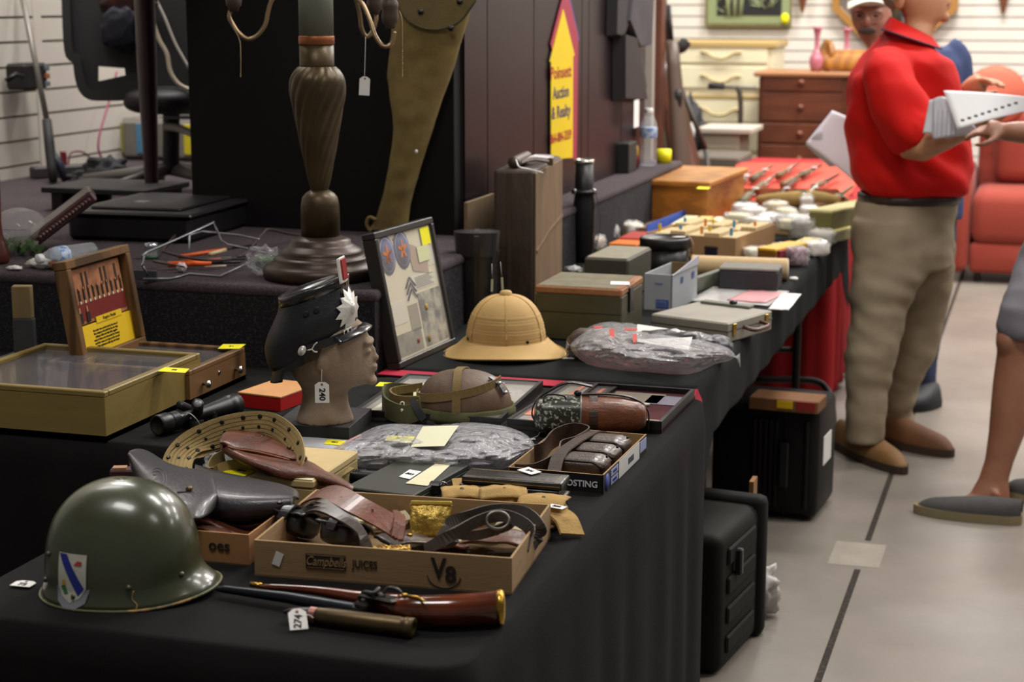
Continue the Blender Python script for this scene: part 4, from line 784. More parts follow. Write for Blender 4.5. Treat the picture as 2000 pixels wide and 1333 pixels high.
# painted canteen and leather cover
cn = thing('canteen', 'chipped green enamel canteen with a brown leather cover and dark straps', 'canteen', loc_b(1150, 812, .04))
p0, p1 = loc_b(1043, 810, .042), loc_b(1264, 814, .040); d = p1 - p0; rz = math.atan2(d.y, d.x); Lc = d.length
chip = M('chipped_enamel', '2f3128', .3, col2='a8a89a', vs=110, thr=(.54, .58), bump=.15, bs=40, detail=6)
lcov = M('worn_leather_cover', '5a2a16', .4, var=.4, vs=26, bump=.5, bs=90, col2='7c4a2e', stretch=(.4, 1, 1), coat=.15)
def tubx(b, prof, mat, ry=1.0, rz_=1.0, e=.8, n=36):
    def f(u, v):
        k = v * (len(prof) - 1); i = min(int(k), len(prof) - 2); x = prof[i][0] + (prof[i + 1][0] - prof[i][0]) * (k - i); r = prof[i][1] + (prof[i + 1][1] - prof[i][1]) * (k - i); a = 2 * PI * u
        return (x, r * ry * math.copysign(abs(math.cos(a)) ** e, math.cos(a)), r * rz_ * math.copysign(abs(math.sin(a)) ** e, math.sin(a)))
    return b.surf(f, n, len(prof) * 3, mat, cu=True)
T = cn.matrix_basis.inverted() @ TR(p0, rz)
b = B(T); tubx(b, [(0, .001), (.002, .026), (.008, .036), (.02, .040), (Lc * .42, .041)], chip, 1.15); b.done('body', cn)
b = B(T); tubx(b, [(Lc * .405, .0405), (Lc * .41, .043), (Lc * .42, .043), (Lc * .425, .0405)], M('enamel_rim', '8a8a80', .35, metal=.5), 1.15); b.done('rim', cn)
b = B(T); tubx(b, [(Lc * .42, .041), (Lc * .6, .041), (Lc * .78, .038), (Lc * .92, .031), (Lc * .985, .022), (Lc, .001)], lcov, 1.15); b.done('cover', cn)
b = B(T); b.ribbon([(Lc * .525, .048 * math.cos(a), .0425 * math.sin(a)) for a in [2 * PI * i / 32 for i in range(32)]], .017, .003, lea_dk, side=(1, 0, 0), closed=True); b.done('strap', cn)
b = B(T); b.ribbon([(.01, 0, -.02), (-.004, 0, 0), (.004, .0, .03), (.03, 0, .05), (.07, .01, .066), (.12, .01, .058)], .012, .003, lea_bl, side=(0, 1, .1), sm=5); b.ribbon([(Lc * .42, -.0, .044), (Lc * .7, 0, .044), (Lc * .9, 0, .034), (Lc * 1.005, 0, .01), (Lc * 1.01, 0, -.03)], .012, .003, lea_bl, side=(0, 1, 0), sm=5); b.done('carrying_strap', cn)
b = B(T); b.tube([(.02, -.03, .032), (.025, -.02, .046), (.06, -.02, .045), (.066, -.02, .036)], .0018, darkmetal, 6, sm=4); b.blob((.09, 0, .046), (.008, .008, .006), darkmetal, nu=12, nv=8); b.done('wire_loop', cn)
price_tag('small white tag on string lying left of the painted canteen', TR(loc_b(1036, 858, .002), .5), '', .02, .014, line=[loc_b(1040, 856, .003), loc_b(1050, 852, .006), loc_b(1054, 846, .02)])
# tanker helmet
th_ = thing('leather_helmet', 'brown leather helmet bound with khaki straps on the glazed case of papers', 'helmet', G(915, 838, TT)); thm = th_.matrix_basis.inverted()
c = G(897, 814, TT); k = dep(c) / F
th_.matrix_basis = TR(c, YAW, 0, 0); RX, RY, RZ = 92 * k, .085, (835 - 728) * k * .68
lm2 = M('scuffed_brown_leather', '5c4634', .55, var=.3, vs=12, bump=.3, bs=120, stretch=(1, 1, .5))
def dome(a, v, o=0):
    q = math.cos(v * PI / 2) ** .8; return Vector(((RX + o) * q * math.cos(a) + .012 * q, (RY + o) * q * math.sin(a), (RZ + o) * math.sin(v * PI / 2) ** .9 + .022))
b = B(); b.surf(lambda u, v: dome(2 * PI * u, v), 48, 20, lm2, cu=True); o = b.done('shell', th_); m = o.modifiers.new('t', 'SOLIDIFY'); m.thickness = .003; m.offset = -1
b = B(); b.surf(lambda u, v: dome(2 * PI * u, .0, .004) + Vector((0, 0, -.022 + .03 * v)) + Vector((math.cos(2 * PI * u), math.sin(2 * PI * u), 0)) * .005 * math.sin(PI * v) + Vector((0, 0, .004 * noise.noise(Vector((u * 20, v * 3, 0))))), 60, 8, olivegreen, cu=True); o = b.done('brow_band', th_); m = o.modifiers.new('t', 'SOLIDIFY'); m.thickness = .005
st = M('olive_webbing', '756138', .9, bump=.4, bs=300, kind='wave', vs=90, var=.12)
b = B(); b.ribbon([dome(-PI / 2 - .15 + .3 * 0, v, .003) for v in [0, .15, .3, .45, .6, .8, .95]] + [dome(PI / 2 - .1, v, .003) for v in [.8, .5, .2, 0]], .018, .003, st, side=(1, 0, 0), sm=3); b.done('crown_strap', th_)
b = B(); b.ribbon([dome(a, .34 - .10 * math.sin((a + PI / 2) * 1) * 0 + .16 * math.cos(a), .004) for a in [-PI - .2 + i * .18 for i in range(19)]], .018, .003, st, side=(0, .1, 1)); b.done('side_strap', th_)
b = B(); cx = -RX - .02
b.ribbon([(-RX * .75, -.07, .035), (-RX - .01, -.075, .022), (-RX - .05, -.05, .03), (-RX - .062, 0, .04), (-RX - .05, .04, .045), (-RX - .0, .05, .04)], .04, .005, olivegreen, side=(0, .1, 1), sm=6); b.done('neck_strap', th_)
b = B(); b.ribbon([(-RX * .8, -.06, .05), (-RX - .03, -.03, .045), (-RX - .045, .02, .05), (-RX * .8, .05, .055)], .018, .004, st, side=(0, 0, 1), sm=5); b.done('inner_strap', th_)
b = B(); b.ribbon([(-RX * .72, -.078, .012), (-RX * .86, -.078, .035), (-RX * .96, -.07, .056)], .014, .004, M('black_elastic', '29292c', .7), side=(1, .2, .2), sm=4); b.done('elastic', th_)
b = B(); b.box((-.012, -.004, -.006), (.012, .004, .006), white, .002, T=TR((-RX * 1.08, -.07, .03), .1, .3)); b.tube([(-RX * 1.2, -.07, .03), (-RX * 1.2, -.07, .046), (-RX * 1.13, -.072, .048), (-RX * 1.13, -.072, .034)], .0014, white, 6, sm=4); b.done('white_fitting', th_)
b = B(); b.ribbon([dome(-.5, .25, .006), dome(-.5, .45, .006), dome(-.5, .62, .005)], .014, .003, lea_bl, side=(.3, .6, 0), sm=3)
for v in (.28, .45): p = dome(-.5, v, .008); b.blob(p, (.005, .005, .004), chrome, nu=10, nv=8); b.tube([p, p + Vector((.012, -.004, .0))], .0012, chrome, 6)
b.done('clip', th_)
t = thing('paper_note', 'large pale green handwritten note tucked behind the leather helmet', 'paper', G(790, 800, TT)); P4 = [G(767, 786, TT + .025), G(830, 781, TT + .04), G(880, 733, TT + .03), G(800, 758, TT + .026)]
note(t, P4, M('pale_green_paper', 'c5c79c', .8), 'paper')
# large clear zip bag with goggles etc
zb_ = thing('zip_bag', 'large crumpled clear zip bag with a yellow sticker and cream label behind the green box', 'bag', G(840, 890, TT))
top = [(632, 888), (665, 868), (700, 850), (755, 829), (850, 831), (920, 824), (985, 833), (1028, 850), (1046, 872)]; bot = [(634, 893), (680, 906), (720, 914), (790, 917), (860, 918), (930, 919), (985, 914), (1020, 895), (1046, 876)]
def zfb(u, v, s=0): e = math.sin(PI * min(1, max(0, u))) ** .5 * math.sin(PI * v) ** .6; return .004 + e * (.034 + .016 * u + .016 * noise.noise(Vector((u * 7, v * 3, 2))) + .007 * noise.noise(Vector((u * 18, v * 9, 5))) + .010 * abs(noise.noise(Vector((u * 13 + v * 5, v * 6 - u * 6, 8)))))
bagf = clear_mat('bag_film', alpha=.24, rough=.08, bump=1, bs=14, body=(.85, .85, .88))
sheet(zb_, (top, bot), zfb, bagf, 'film', .0008, 44)
b = Wb(zb_); b.tube([G(632, 889, TT + .006), G(655, 877, TT + .008), G(684, 860, TT + .01), G(705, 850, TT + .012)], .0016, M('zip_red', 'd88880', .5), 6, sm=3); b.done('zip_strip', zb_)
zz = TT + .036; note(zb_, [G(752, 861, zz), G(802, 866, zz + .004), G(810, 854, zz + .004), G(757, 851, zz)], yellow, s='451', sz=.011)
note(zb_, [G(802, 874, zz + .006), G(868, 872, zz + .014), G(896, 832, zz + .006), G(826, 834, zz)], M('cream_label', 'd5d4b4', .7), 'paper_label')
t = thing('goggles', 'dark goggles inside the large clear zip bag', 'goggles', G(915, 905, TT)); b = Wb(t)
for x, y in ((890, 900), (930, 902), (958, 898)): b.blob(G(x, y, TT + .02), (.02, .015, .016), lea_bl, e=.7, nz=.1, seed=x)
b.tube([G(880, 900, TT + .02), G(920, 898, TT + .026), G(968, 896, TT + .018)], .006, lea_bl, 8, sm=3); b.done('frame', t)
t = thing('cloth_bundle', 'grey cloth bundle inside the left of the large clear zip bag', 'cloth', G(800, 890, TT)); b = Wb(t); b.blob(G(800, 892, TT + .012), (.07, .022, .012), M('grey_bundle', '9a928e', .9, var=.3, vs=20), nz=.5, ns=3, seed=4, flat=-.011); b.done('cloth', t)
# ================================================================ LONG TABLE
T2 = TZ + .0055
def rect2(FL, FR, BR): return rect(FL, FR, BR, T2)
# sun helmet
c = G(988, 690, T2); k = dep(c) / F
sun = thing('pith_helmet', 'tan pith helmet with a wide brim standing on the dark green cloth', 'helmet', c, YAW)
tan = M('tan_pith', 'bc9a60', .75, var=.07, vs=10, bump=.12, bs=120)
Hh = hz(c, 568) - T2; R0 = 78 * k
prof = []; N_ = 20
b = B()
def pf(a, v):
    if v < .3:
        q = v / .3; w_ = R0 + .006 + (1 - q) * (122 * k - R0 - .006); z = .002 + .032 * q ** 1.3; el = 1 + .06 * (1 - q) * 0
        z += .008 * (1 - q) * math.cos(2 * a) * -1 + .004
        return Vector((w_ * math.cos(a), w_ * .98 * math.sin(a) , z))
    q = (v - .3) / .7; t_ = q * PI / 2; r = R0 * math.cos(t_) ** .72; z = .036 + (Hh - .046) * math.sin(t_) ** 1.05
    r *= 1 + .006 * (abs(math.sin(3 * a)) ** .3 - 1)
    if .04 < q < .42: r += .0012 * math.sin(q * 130)
    return Vector((r * math.cos(a), r * math.sin(a), z))
b.surf(lambda u, v: pf(2 * PI * u, v), 96, 70, tan, cu=True); o = b.done('shell', sun); m = o.modifiers.new('t', 'SOLIDIFY'); m.thickness = .003; m.offset = -1
b = B(); b.tube([pf(2 * PI * i / 72, 0) for i in range(72)], .0022, M('brim_binding', '8f7442', .8), 6, closed=True); b.done('brim_edge', sun)
b = B(); b.lathe([(.018, Hh - .014), (.016, Hh - .008), (.0155, Hh - .004), (.012, Hh), (0, Hh + .001)], tan, 20); b.done('button', sun)
for a in (-2.75, -1.02, -.15, -1.9 - 2): p = pf(a, .34); b = B(); b.lathe([(.0012, 0), (.0042, 0), (.0042, .0016), (.0012, .0018)], em, 12, TR(p * 1.0 + Vector((math.cos(a), math.sin(a), 0)) * .001, a - PI / 2 + PI, PI / 2)); b.done('vent', sun)
for a in range(6): a = a * PI / 3 + .2 - 1.75; b = B(); b.ribbon([pf(a, .32 + .66 * i / 12) * 1.0 + Vector((math.cos(a), math.sin(a), .3)) * .0012 for i in range(13)], .004, .0012, tan, side=(-math.sin(a), math.cos(a), 0)); b.done('seam', sun)
price_tag('small white tag just right of the pith helmet brim', TR(G(1110, 700, T2 + .001), .2), '', .03, .018)
# leaning shadow frame
a = G(778, 722, T2); e_ = G(888, 672, T2); u_ = (e_ - a).normalized(); Wf = (e_ - a).length
r_ = ray(726, 456); tt_ = (a - EYE).dot(u_) / r_.dot(u_); tl = EYE + r_ * tt_; v_ = (tl - a); Hf = v_.length; v_.normalize(); n_ = u_.cross(v_)
if n_.x < 0: n_ = -n_
mt_ = Matrix((u_, v_, n_)).transposed().to_4x4(); mt_.translation = a
fr = thing('shadow_box_frame', 'black framed display of military patches and photographs leaning beside the sun helmet', 'picture frame'); fr.matrix_basis = mt_
b = B(); f_ = .016
for p, q in (((0, 0, -.03), (Wf, f_, .006)), ((0, Hf - f_, -.03), (Wf, Hf, .006)), ((0, f_, -.03), (f_, Hf - f_, .006)), ((Wf - f_, f_, -.03), (Wf, Hf - f_, .006))): b.box(p, q, M('frame_black', '23211f', .45), .002)
b.box((f_, f_, -.03), (Wf - f_, Hf - f_, -.026), M('frame_black', '23211f')); b.done('frame', fr)
b = B(); b.box((f_, f_, -.012), (Wf - f_, Hf - f_, -.004), M('mount_cream', 'c9c0a2', .7, var=.06, vs=6)); b.done('mount', fr)
def fx(x, y): return f_ + x * (Wf - 2 * f_), f_ + y * (Hf - 2 * f_)
def rectf(x0, y0, x1, y1, mt, nm, z=-.003, t=.001, sh=0): b = B(); p = fx(x0, y0); q = fx(x1, y1); b.box((p[0], p[1], z - t), (q[0], q[1], z), mt); b.done(nm, fr)
def disc(x, y, r, mt, nm, z=-.003): b = B(); p = fx(x, y); b.lathe([(0, 0), (r, 0), (r, .001), (0, .001)], mt, 28, TR((p[0], p[1], z)), sy=1.15); b.done(nm, fr)
for x, y in ((.15, .85), (.43, .86)):
    disc(x, y, Wf * .125, M('patch_blue', '39406e', .8), 'round_patch', -.003); disc(x, y, Wf * .108, M('patch_pale', 'a8a4b4', .8), 'patch_ring', -.0026); disc(x, y, Wf * .100, M('patch_blue', '39406e'), 'patch_ground', -.0022)
    b = B(); p = fx(x, y)
    for i in range(5): aa = i * 2 * PI / 5; b.box((-.004, 0, 0), (.004, Wf * .07, .001), M('patch_orange', 'c87838', .8), T=TR((p[0], p[1], -.001), aa))
    b.done('patch_star', fr)
b = B(); p = [fx(*q) for q in ((.52, .9), (.84, .80), (.84, .60), (.56, .66))]; b.prism(p, .001, M('kraft_patch', '9c8468', .8), TR((0, 0, -.003))); b.done('envelope_flap', fr)
rectf(.86, .66, .99, .86, M('letter_white', 'c8c2ae', .8), 'letter'); rectf(.5, .5, .92, .62, M('letter_white', 'c8c2ae'), 'letter')
for i in range(7): rectf(.56, .515 + i * .014, .9 - .03 * (i % 3), .519 + i * .014, M('typed_grey', '6a675e', .8), 'typed_line', -.0018)
ph = M('old_photograph', '4a483e', .6, col2='a39c84', vs=14, thr=(.42, .58)); rectf(.55, .02, .98, .47, ph, 'photograph'); rectf(.06, .02, .5, .2, M('old_photo_pale', '7b7560', .6, var=.3, vs=20), 'photograph')
rectf(.34, .18, .52, .4, M('uniform_tan', '8a8068', .8), 'cloth_patch'); rectf(.06, .28, .3, .46, M('letter_white', 'c8c2ae'), 'letter')
b = B()
for i in range(3): p = [fx(.36, .44 + i * .05), fx(.45, .52 + i * .05), fx(.54, .44 + i * .05)]; b.ribbon([(q[0], q[1], -.001) for q in p], .005, .001, M('chevron_navy', '2a2e38', .8), side=(0, 1, 0))
b.done('chevrons', fr); disc(.66, .34, .008, M('badge_gold', 'a8862a', .6), 'badge', -.001); disc(.6, .08, .008, M('badge_gold', 'a8862a'), 'badge', -.001); disc(.4, .1, .006, rd_, 'badge', -.001)
rectf(.80, .84, .97, .985, yellow, 'price_sticker', .0005); rectf(.68, .71, .9, .84, M('pale_green_paper', 'c5c79c'), 'paper_label', .0004)
text(fr, 'MOUNTED FROM THE', .010, M('title_red', '6a4038', .8), TR((*fx(.42, .955), -.002)), xs=.8, name='title')
b = B(); b.box((f_, f_, -.001), (Wf - f_, Hf - f_, 0), clear_mat('frame_glass', alpha=.05, bump=0, rough=.03, body=(.8, .8, .8))); b.done('glass', fr)
# black leather binocular case
c = G(932, 628, T2); k = dep(c) / F; hc = hz(c, 452) - T2
bc = thing('binocular_case', 'tall black leather case with a rounded lid between the leaning frame and the trunk', 'case', c, YAW)
def dprof(w_, d_): return [(-w_, -d_ * .3), (-w_ * .8, -d_ * .8), (0, -d_), (w_ * .8, -d_ * .8), (w_, -d_ * .3), (w_ * .95, d_ * .6), (.0, d_), (-w_ * .95, d_ * .6)]
def dsolid(b, w0, w1, z0, z1, d_, mat, kk=5):
    def f(u, v):
        pl = spline([Vector((*p, 0)) for p in dprof(1, 1)], 5, True); p = pl[int(u * 40) % 40]; s_ = [.0, 1, 1, 1, 0][0]; 
        vv = [0, 0, .5, 1, 1][min(4, int(round(v * 4)))]; sc_ = [0.001, 1, 1, 1, .001][min(4, int(round(v * 4)))]; w_ = w0 + (w1 - w0) * vv
        return (p.x * w_ * sc_, p.y * d_ * sc_, z0 + (z1 - z0) * vv)
    return b.surf(f, 40, 5, mat, cu=True, smooth=False)
b = B(); dsolid(b, 27 * k, 33 * k, 0, hc * .82, .035, lea_bl); b.done('body', bc)
b = B(); dsolid(b, 40 * k, 43 * k, hc * .74, hc, .045, lea_bl); b.done('lid', bc)
b = B(); b.ribbon([(0, -.036, 0), (0, -.04, hc * .5), (0.0, -.048, hc * .9), (0, -.03, hc + .002), (0, .03, hc + .002)], .014, .003, lea_bl, side=(1, 0, 0), sm=3); b.ribbon([(30 * k, -.02, .02), (36 * k, -.02, hc * .6), (44 * k, -.02, hc * .8)], .01, .003, lea_bl, side=(0, 1, 0)); b.done('strap', bc)
for x, y in ((961, 558), (981, 554)): t = thing('price_tag', 'pale tag hanging beside the black leather case, ' + ('left one' if x < 970 else 'right one'), 'price tag', D(x, y, dep(c) - .08), YAW, ry=-.05 if x > 970 else .03); b = B(); b.box((-.003, 0, -.017), (.003, .0008, .017), M('pale_tag', 'c9cba8', .8)); b.done('card', t); b = B(); b.tube([(0, 0, .017), (-.002, 0, .06)], .0006, string, 5); b.done('string', t)
# suitcase standing on end
loc, rz, L, W = rect2((964, 592), (1048, 598), (1100, 547)); sv_ = G(1098, 547, T2) - G(1046, 598, T2); rz = math.atan2(sv_.y, sv_.x) - PI / 2; W = sv_.length; L = .125; loc = G(1046, 598, T2) - Vector((L * math.cos(rz), L * math.sin(rz), 0)); hs_ = hz(G(1048, 598, T2), 333) - T2
sc_ = thing('suitcase', 'worn brown leather suitcase standing on end behind the sun helmet', 'suitcase', loc, rz)
sl = M('scuffed_hide', '2c2018', .65, var=.4, vs=9, bump=.5, bs=60, stretch=(1, 1, .35), col2='453424'); sl2 = M('lit_tan_hide', '6e563c', .75, var=.25, vs=8, bump=.4, bs=50, stretch=(1, 1, .3))  # one hide in two tones, the light on the side painted into its colour
b = B(); b.box((0, 0, 0), (L - .004, W, hs_), sl, .012, seg=3); b.done('body', sc_)
b = B(); b.box((L - .006, .004, .006), (L + .0, W - .004, hs_ - .008), sl2, .002); b.done('lit_side', sc_); b = B(); b.ribbon([(L + .002, 0.01, hs_ * .40), (L + .003, W * .5, hs_ * .49), (L + .002, W - .01, hs_ * .53)], .008, .003, sl2, side=(0, 0, 1)); b.done('leather_seam', sc_)
b = B(); b.ribbon([(L * .38, -.001, .01), (L * .38, -.002, hs_ * .5), (L * .38, -.001, hs_ - .01)], .012, .004, sl, side=(1, 0, 0)); b.done('binding', sc_)
# hardware on the suitcase
z3 = T2 + hs_
for k_, (x, y, lb) in enumerate(((1018, 318, 'brown'), )):
    t = thing('leather_roll', 'rolled brown leather holster with buckles lying on top of the suitcase', 'leather roll', G(1030, 322, z3), 0); b = Wb(t)
    b.cyl(G(1003, 318, z3 + .018), G(1028, 306, z3 + .02), .017, lea_dk, 18); b.done('roll', t); b = Wb(t)
    for i in range(4): b.ribbon([G(1010 + i * 6, 320 - i * 2, z3 + .012), G(1040 + i * 3, 312 - 2 * i, z3 + .02), G(1072 + i * 3, 316 - 3 * i, z3 + .014)], .014, .005, lea_dk, side=(.1, 1, .3), sm=4)
    b.done('strap', t); b = Wb(t); b.box((-.008, -.03, 0), (.008, .0, .022), M('aged_brass', '6f6148'), .002, T=TR(G(1076, 322, z3), .2)); b.done('buckle', t); b = Wb(t); b.tube([G(1008, 312, z3 + .03), G(1014, 326, z3 + .02), G(1030, 330, z3 + .005), G(1060, 338, z3 + .001)], .0022, string, 6, sm=5); b.done('string', t)
# black spotting tube
c = G(1140, 512, T2); k = dep(c) / F; ht = hz(c, 312) - T2
t = thing('telescope_case', 'tall black tube with a bright ring at its mouth beside the suitcase', 'tube', c, YAW); b = B(); b.lathe([(.0, 0), (14 * k, 0), (17 * k, .02), (21 * k, ht * .35), (22 * k, ht * .55), (18 * k, ht * .68), (18 * k, ht), (15 * k, ht), (14 * k, ht - .05), (0, ht - .05)], black, 28); b.done('tube', t)
b = B(); b.lathe([(18.6 * k, ht - .012), (19.2 * k, ht - .012), (19.2 * k, ht + .001), (14.8 * k, ht + .001), (14.8 * k, ht - .012)], M('bright_ring', 'c8c4bc', .25, metal=.8), 28); b.done('mouth_ring', t)
b = B(); b.lathe([(23 * k, ht * .67), (25 * k, ht * .67), (25 * k, ht * .71), (18 * k, ht * .71)], black, 24)
for a in (-2.4, -.7): b.blob((24 * k * math.cos(a), 24 * k * math.sin(a), ht * .70), (.006, .006, .01), chrome, nu=10, nv=8)
b.done('flange', t); b = B(); b.ribbon([(22 * k, -.01, ht * .68), (29 * k, -.012, ht * .5), (31 * k, -.01, ht * .35), (22 * k, -.01, ht * .12)], .012, .003, M('grey_strap', '4a4854', .7), side=(0, 1, 0), sm=5); b.done('strap', t)
def roll(label, p, q, r, z=0, mat=None, nm='cardboard_tube', cat='tube', cap=True):
    t = thing(nm, label, cat, G(*p, T2)); a, e = G(*p, T2 + r + z), G(*q, T2 + r + z); b = Wb(t); b.cyl(a, e, r, mat or M('kraft_tube', 'c0a478', .7, var=.05), 28); b.done('tube', t)
    if cap: d_ = (e - a).normalized(); b = Wb(t); b.cyl(e - d_ * .002, e + d_ * .0015, r * .86, M('tube_cap', 'b8a890', .8), 24); b.done('end_cap', t)  # cap in a greyer tan than the tube
    return t
roll('short beige cardboard tube behind the suitcase, left of the green metal boxes', (1098, 497), (1140, 497), .022)
t = thing('plastic_bag', 'small grey bag lying under the short beige tube', 'bag', G(1120, 530, T2)); b = Wb(t); b.blob(G(1118, 528, T2 + .012), (.03, .03, .014), M('grey_bag', '8a8886', .4, var=.3), nz=.4, flat=-.011); b.done('bag', t)
# green metal boxes
hb = z_for((1213, 672), 566, T2)
og = M('olive_paint_metal', '3c3a22', .5, var=.15, vs=10); rust = M('rust_edge', '8a5230', .7, var=.2, vs=30)
ga, L, W = ibox('ammunition_box', 'olive metal box with a rusty orange rim and paler top behind the sun helmet', 'box', (1045, 662), (1213, 672), (1247, 640), hb, og, z=T2, bev=.004, cap=.02, capm=M('rusty_lid', '8a5c36', .6, var=.2, vs=14))
b = B(); b.box((.006, .006, hb), (L - .02, W - .004, hb + .001), M('pale_olive_top', '6f6853', .85, var=.15, vs=22)); b.box((L - .02, .01, hb), (L - .001, W * .6, hb + .0008), rust); b.done('pale_top', ga)  # top paler than the sides, with a rust strip
b = B(); b.box((.001, -.0012, hb * .52), (L - .001, 0, hb * .535), M('groove_dark', '242313', .8)); b.done('lid_seam', ga)
b = B(); p = (L + .002, W * .35, hb * .7); b.box((L, W * .3, hb * .5), (L + .006, W * .45, hb * .95), darkmetal, .001); b.done('latch', ga)
zz = T2 + hb + .0015; note(ga, [G(1192, 556, zz), G(1230, 557, zz), G(1229, 551, zz), G(1193, 550, zz)], white, 'tag_card'); b = Wb(ga); b.tube([G(1229, 555, zz), G(1233, 565, zz - .02), G(1234, 590, zz - .05)], .0012, string, 5, sm=3); b.done('string', ga)
hb = z_for((1226, 590), 507, T2)
gm = M('grey_green_metal', '48463a', .55, var=.12, vs=10)
ga, L, W = ibox('metal_box', 'tall grey green metal box between the rusty olive box and the round black tin', 'box', (1140, 585), (1226, 590), (1258, 562), hb, gm, z=T2, bev=.006)
b = B(); b.box((.006, .006, hb - .0005), (L - .006, W - .006, hb + .001), M('pale_grey_top', '8a8471', .8, var=.1)); b.done('pale_top', ga)  # upper face in a lighter grey than the walls
# white and blue carton
loc, rz, L, W = rect2((1258, 606), (1312, 610), (1348, 584)); hw = z_for((1312, 610), 538, T2)
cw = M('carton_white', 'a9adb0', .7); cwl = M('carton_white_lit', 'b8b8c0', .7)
t = thing('open_carton', 'open white and blue cardboard carton in front of the round black tin', 'box', loc, rz)
b = B(); b.box((0, 0, 0), (L, W, .003), cardb_in); b.box((0, 0, 0), (L, .004, hw), cw); b.box((0, .004, 0), (.004, W, hw), cw); b.box((L - .004, 0, 0), (L, W, hw), cw); b.box((0, W - .004, 0), (L, W, hw * 1.02), cardb_in); b.done('carton', t)
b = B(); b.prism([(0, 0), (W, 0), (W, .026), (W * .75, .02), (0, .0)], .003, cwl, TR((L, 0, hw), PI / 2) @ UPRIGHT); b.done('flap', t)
pb2 = M('carton_blue', '3c58a0', .6); b = B(); b.box((L * .42, -.0008, .008), (L * .88, 0, .034), pb2); b.box((L * .45, -.0012, .013), (L * .8, -.0004, .029), cw); b.done('printed_panel', t)
b = B()
for i in range(14): x = L * (.46 + i * .024); b.box((x, -.0016, .014), (x + .0015, -.001, .028), pb2)
b.done('barcode', t); text(t, 'Classic', .009, pb2, face_side(L * .52, -.0012, hw * .75)); text(t, '10', .03, pb2, TR((L + .001, W * .35, hw * .75), PI / 2) @ UPRIGHT); text(t, '03', .03, pb2, TR((L + .001, W * .8, hw * .75), PI / 2) @ UPRIGHT)
# round tin
c = G(1298, 548, T2); k = dep(c) / F; ht = hz(c, 463) - T2
t = thing('round_tin', 'round black lidded tin with a white label standing behind the white carton', 'tin', c, YAW); b = B(); b.lathe([(0, 0), (46 * k, 0), (46 * k, ht - .03)], black, 40); b.done('body', t)
b = B(); b.lathe([(47 * k, ht - .035), (50 * k, ht - .03), (50 * k, ht - .004), (48 * k, ht), (44 * k, ht), (43 * k, ht - .006), (0, ht - .006)], black, 40); b.done('lid', t); b = B(); b.lathe([(0, 0), (14 * k, 0), (14 * k, .001), (0, .001)], white, 20, TR((26 * k, .0, ht)), sy=.5); b.done('paper_label', t); b = B(); b.tube([(46 * k, -.01, ht), (52 * k, -.02, ht - .02), (50 * k, -.02, ht - .05)], .004, M('brown_cord', '8a6a50', .8), 6, sm=3); b.done('cord', t)
t, L, W = ibox('metal_box', 'low grey green box wedged behind the white carton', 'box', (1345, 572), (1356, 573), (1382, 548), .045, M('grey_sage', '6b6d60', .6), z=T2)
roll('long beige cardboard tube lying across the table behind the dark metal box', (1352, 520), (1538, 527), .036)
hb = z_for((1518, 572), 527, T2)
dmt, L, W = ibox('metal_box', 'small dark grey metal box with a paler lid in front of the long beige tube', 'box', (1402, 567), (1518, 572), (1528, 560), hb, M('dark_grey_metal', '2c2b30', .5, var=.1), z=T2, bev=.005, cap=.008, capm=M('pale_grey_lid', '77736a', .8, var=.08))  # lid much paler than the body
# clear sleeves and papers
for k_, (FL, FR, BR, lb, mt) in enumerate((((1345, 590), (1500, 600), (1553, 572), 'white and pink papers in clear sleeves right of the grey briefcase', M('sleeve_white', 'b8b6b4', .3, var=.15, vs=16)), ((1420, 590), (1495, 596), (1520, 575), 'pink leaflet on top of the clear sleeves', M('pink_leaflet', 'c98f92', .5)), ((1500, 610), (1540, 612), (1555, 580), 'white sheet at the table edge beside the pink leaflet', white))):
    loc, rz, L, W = rect2(FL, FR, BR); t = thing('paper_sheet', lb, 'paper', loc + Vector((0, 0, .003 * k_)), rz); b = B(); b.surf(lambda u, v: (u * L, v * W, .004 + .002 * noise.noise(Vector((u * 4, v * 4, k_)))), 12, 10, mt); o = b.done('sheet', t); m = o.modifiers.new('t', 'SOLIDIFY'); m.thickness = .002
# grey briefcase
hb = z_for((1420, 672), 632, T2)
bc2, L, W = ibox('briefcase', 'grey metal briefcase with a brown handle at the right edge of the long table', 'briefcase', (1270, 652), (1420, 672), (1468, 640), hb, M('grey_case_metal', '8b8578', .55, var=.08, vs=8), z=T2, bev=.004)
b = B(); b.box((-.0005, -.0008, hb * .55), (L + .0008, W + .001, hb * .6), M('seam_dark', '4a463e', .6)); b.done('seam', bc2)
b = B(); b.tube([(L, W * .35, hb * .6), (L + .03, W * .36, hb * .5), (L + .034, W * .5, hb * .48), (L + .03, W * .7, hb * .5), (L, W * .72, hb * .6)], .006, lea_br, 8, sm=4, flat=.6); b.done('handle', bc2)
for q in (.14, .86): b = B(); b.box((L, W * q - .008, hb * .3), (L + .004, W * q + .008, hb * .9), brass, .001); b.done('latch', bc2)
t = thing('metal_bracket', 'grey hinged metal lid piece lying on the back of the grey briefcase', 'metal part', bc2.matrix_basis @ Vector((L * .1, W * .9, hb)), bc2.matrix_basis.to_euler().z); b = B(); b.box((0, 0, 0), (L * .65, .03, .008), M('grey_sage', '6b6d60'), .002); b.blob((L * .42, .01, .012), (.012, .01, .006), darkmetal, nu=12, nv=8); b.done('bracket', t)
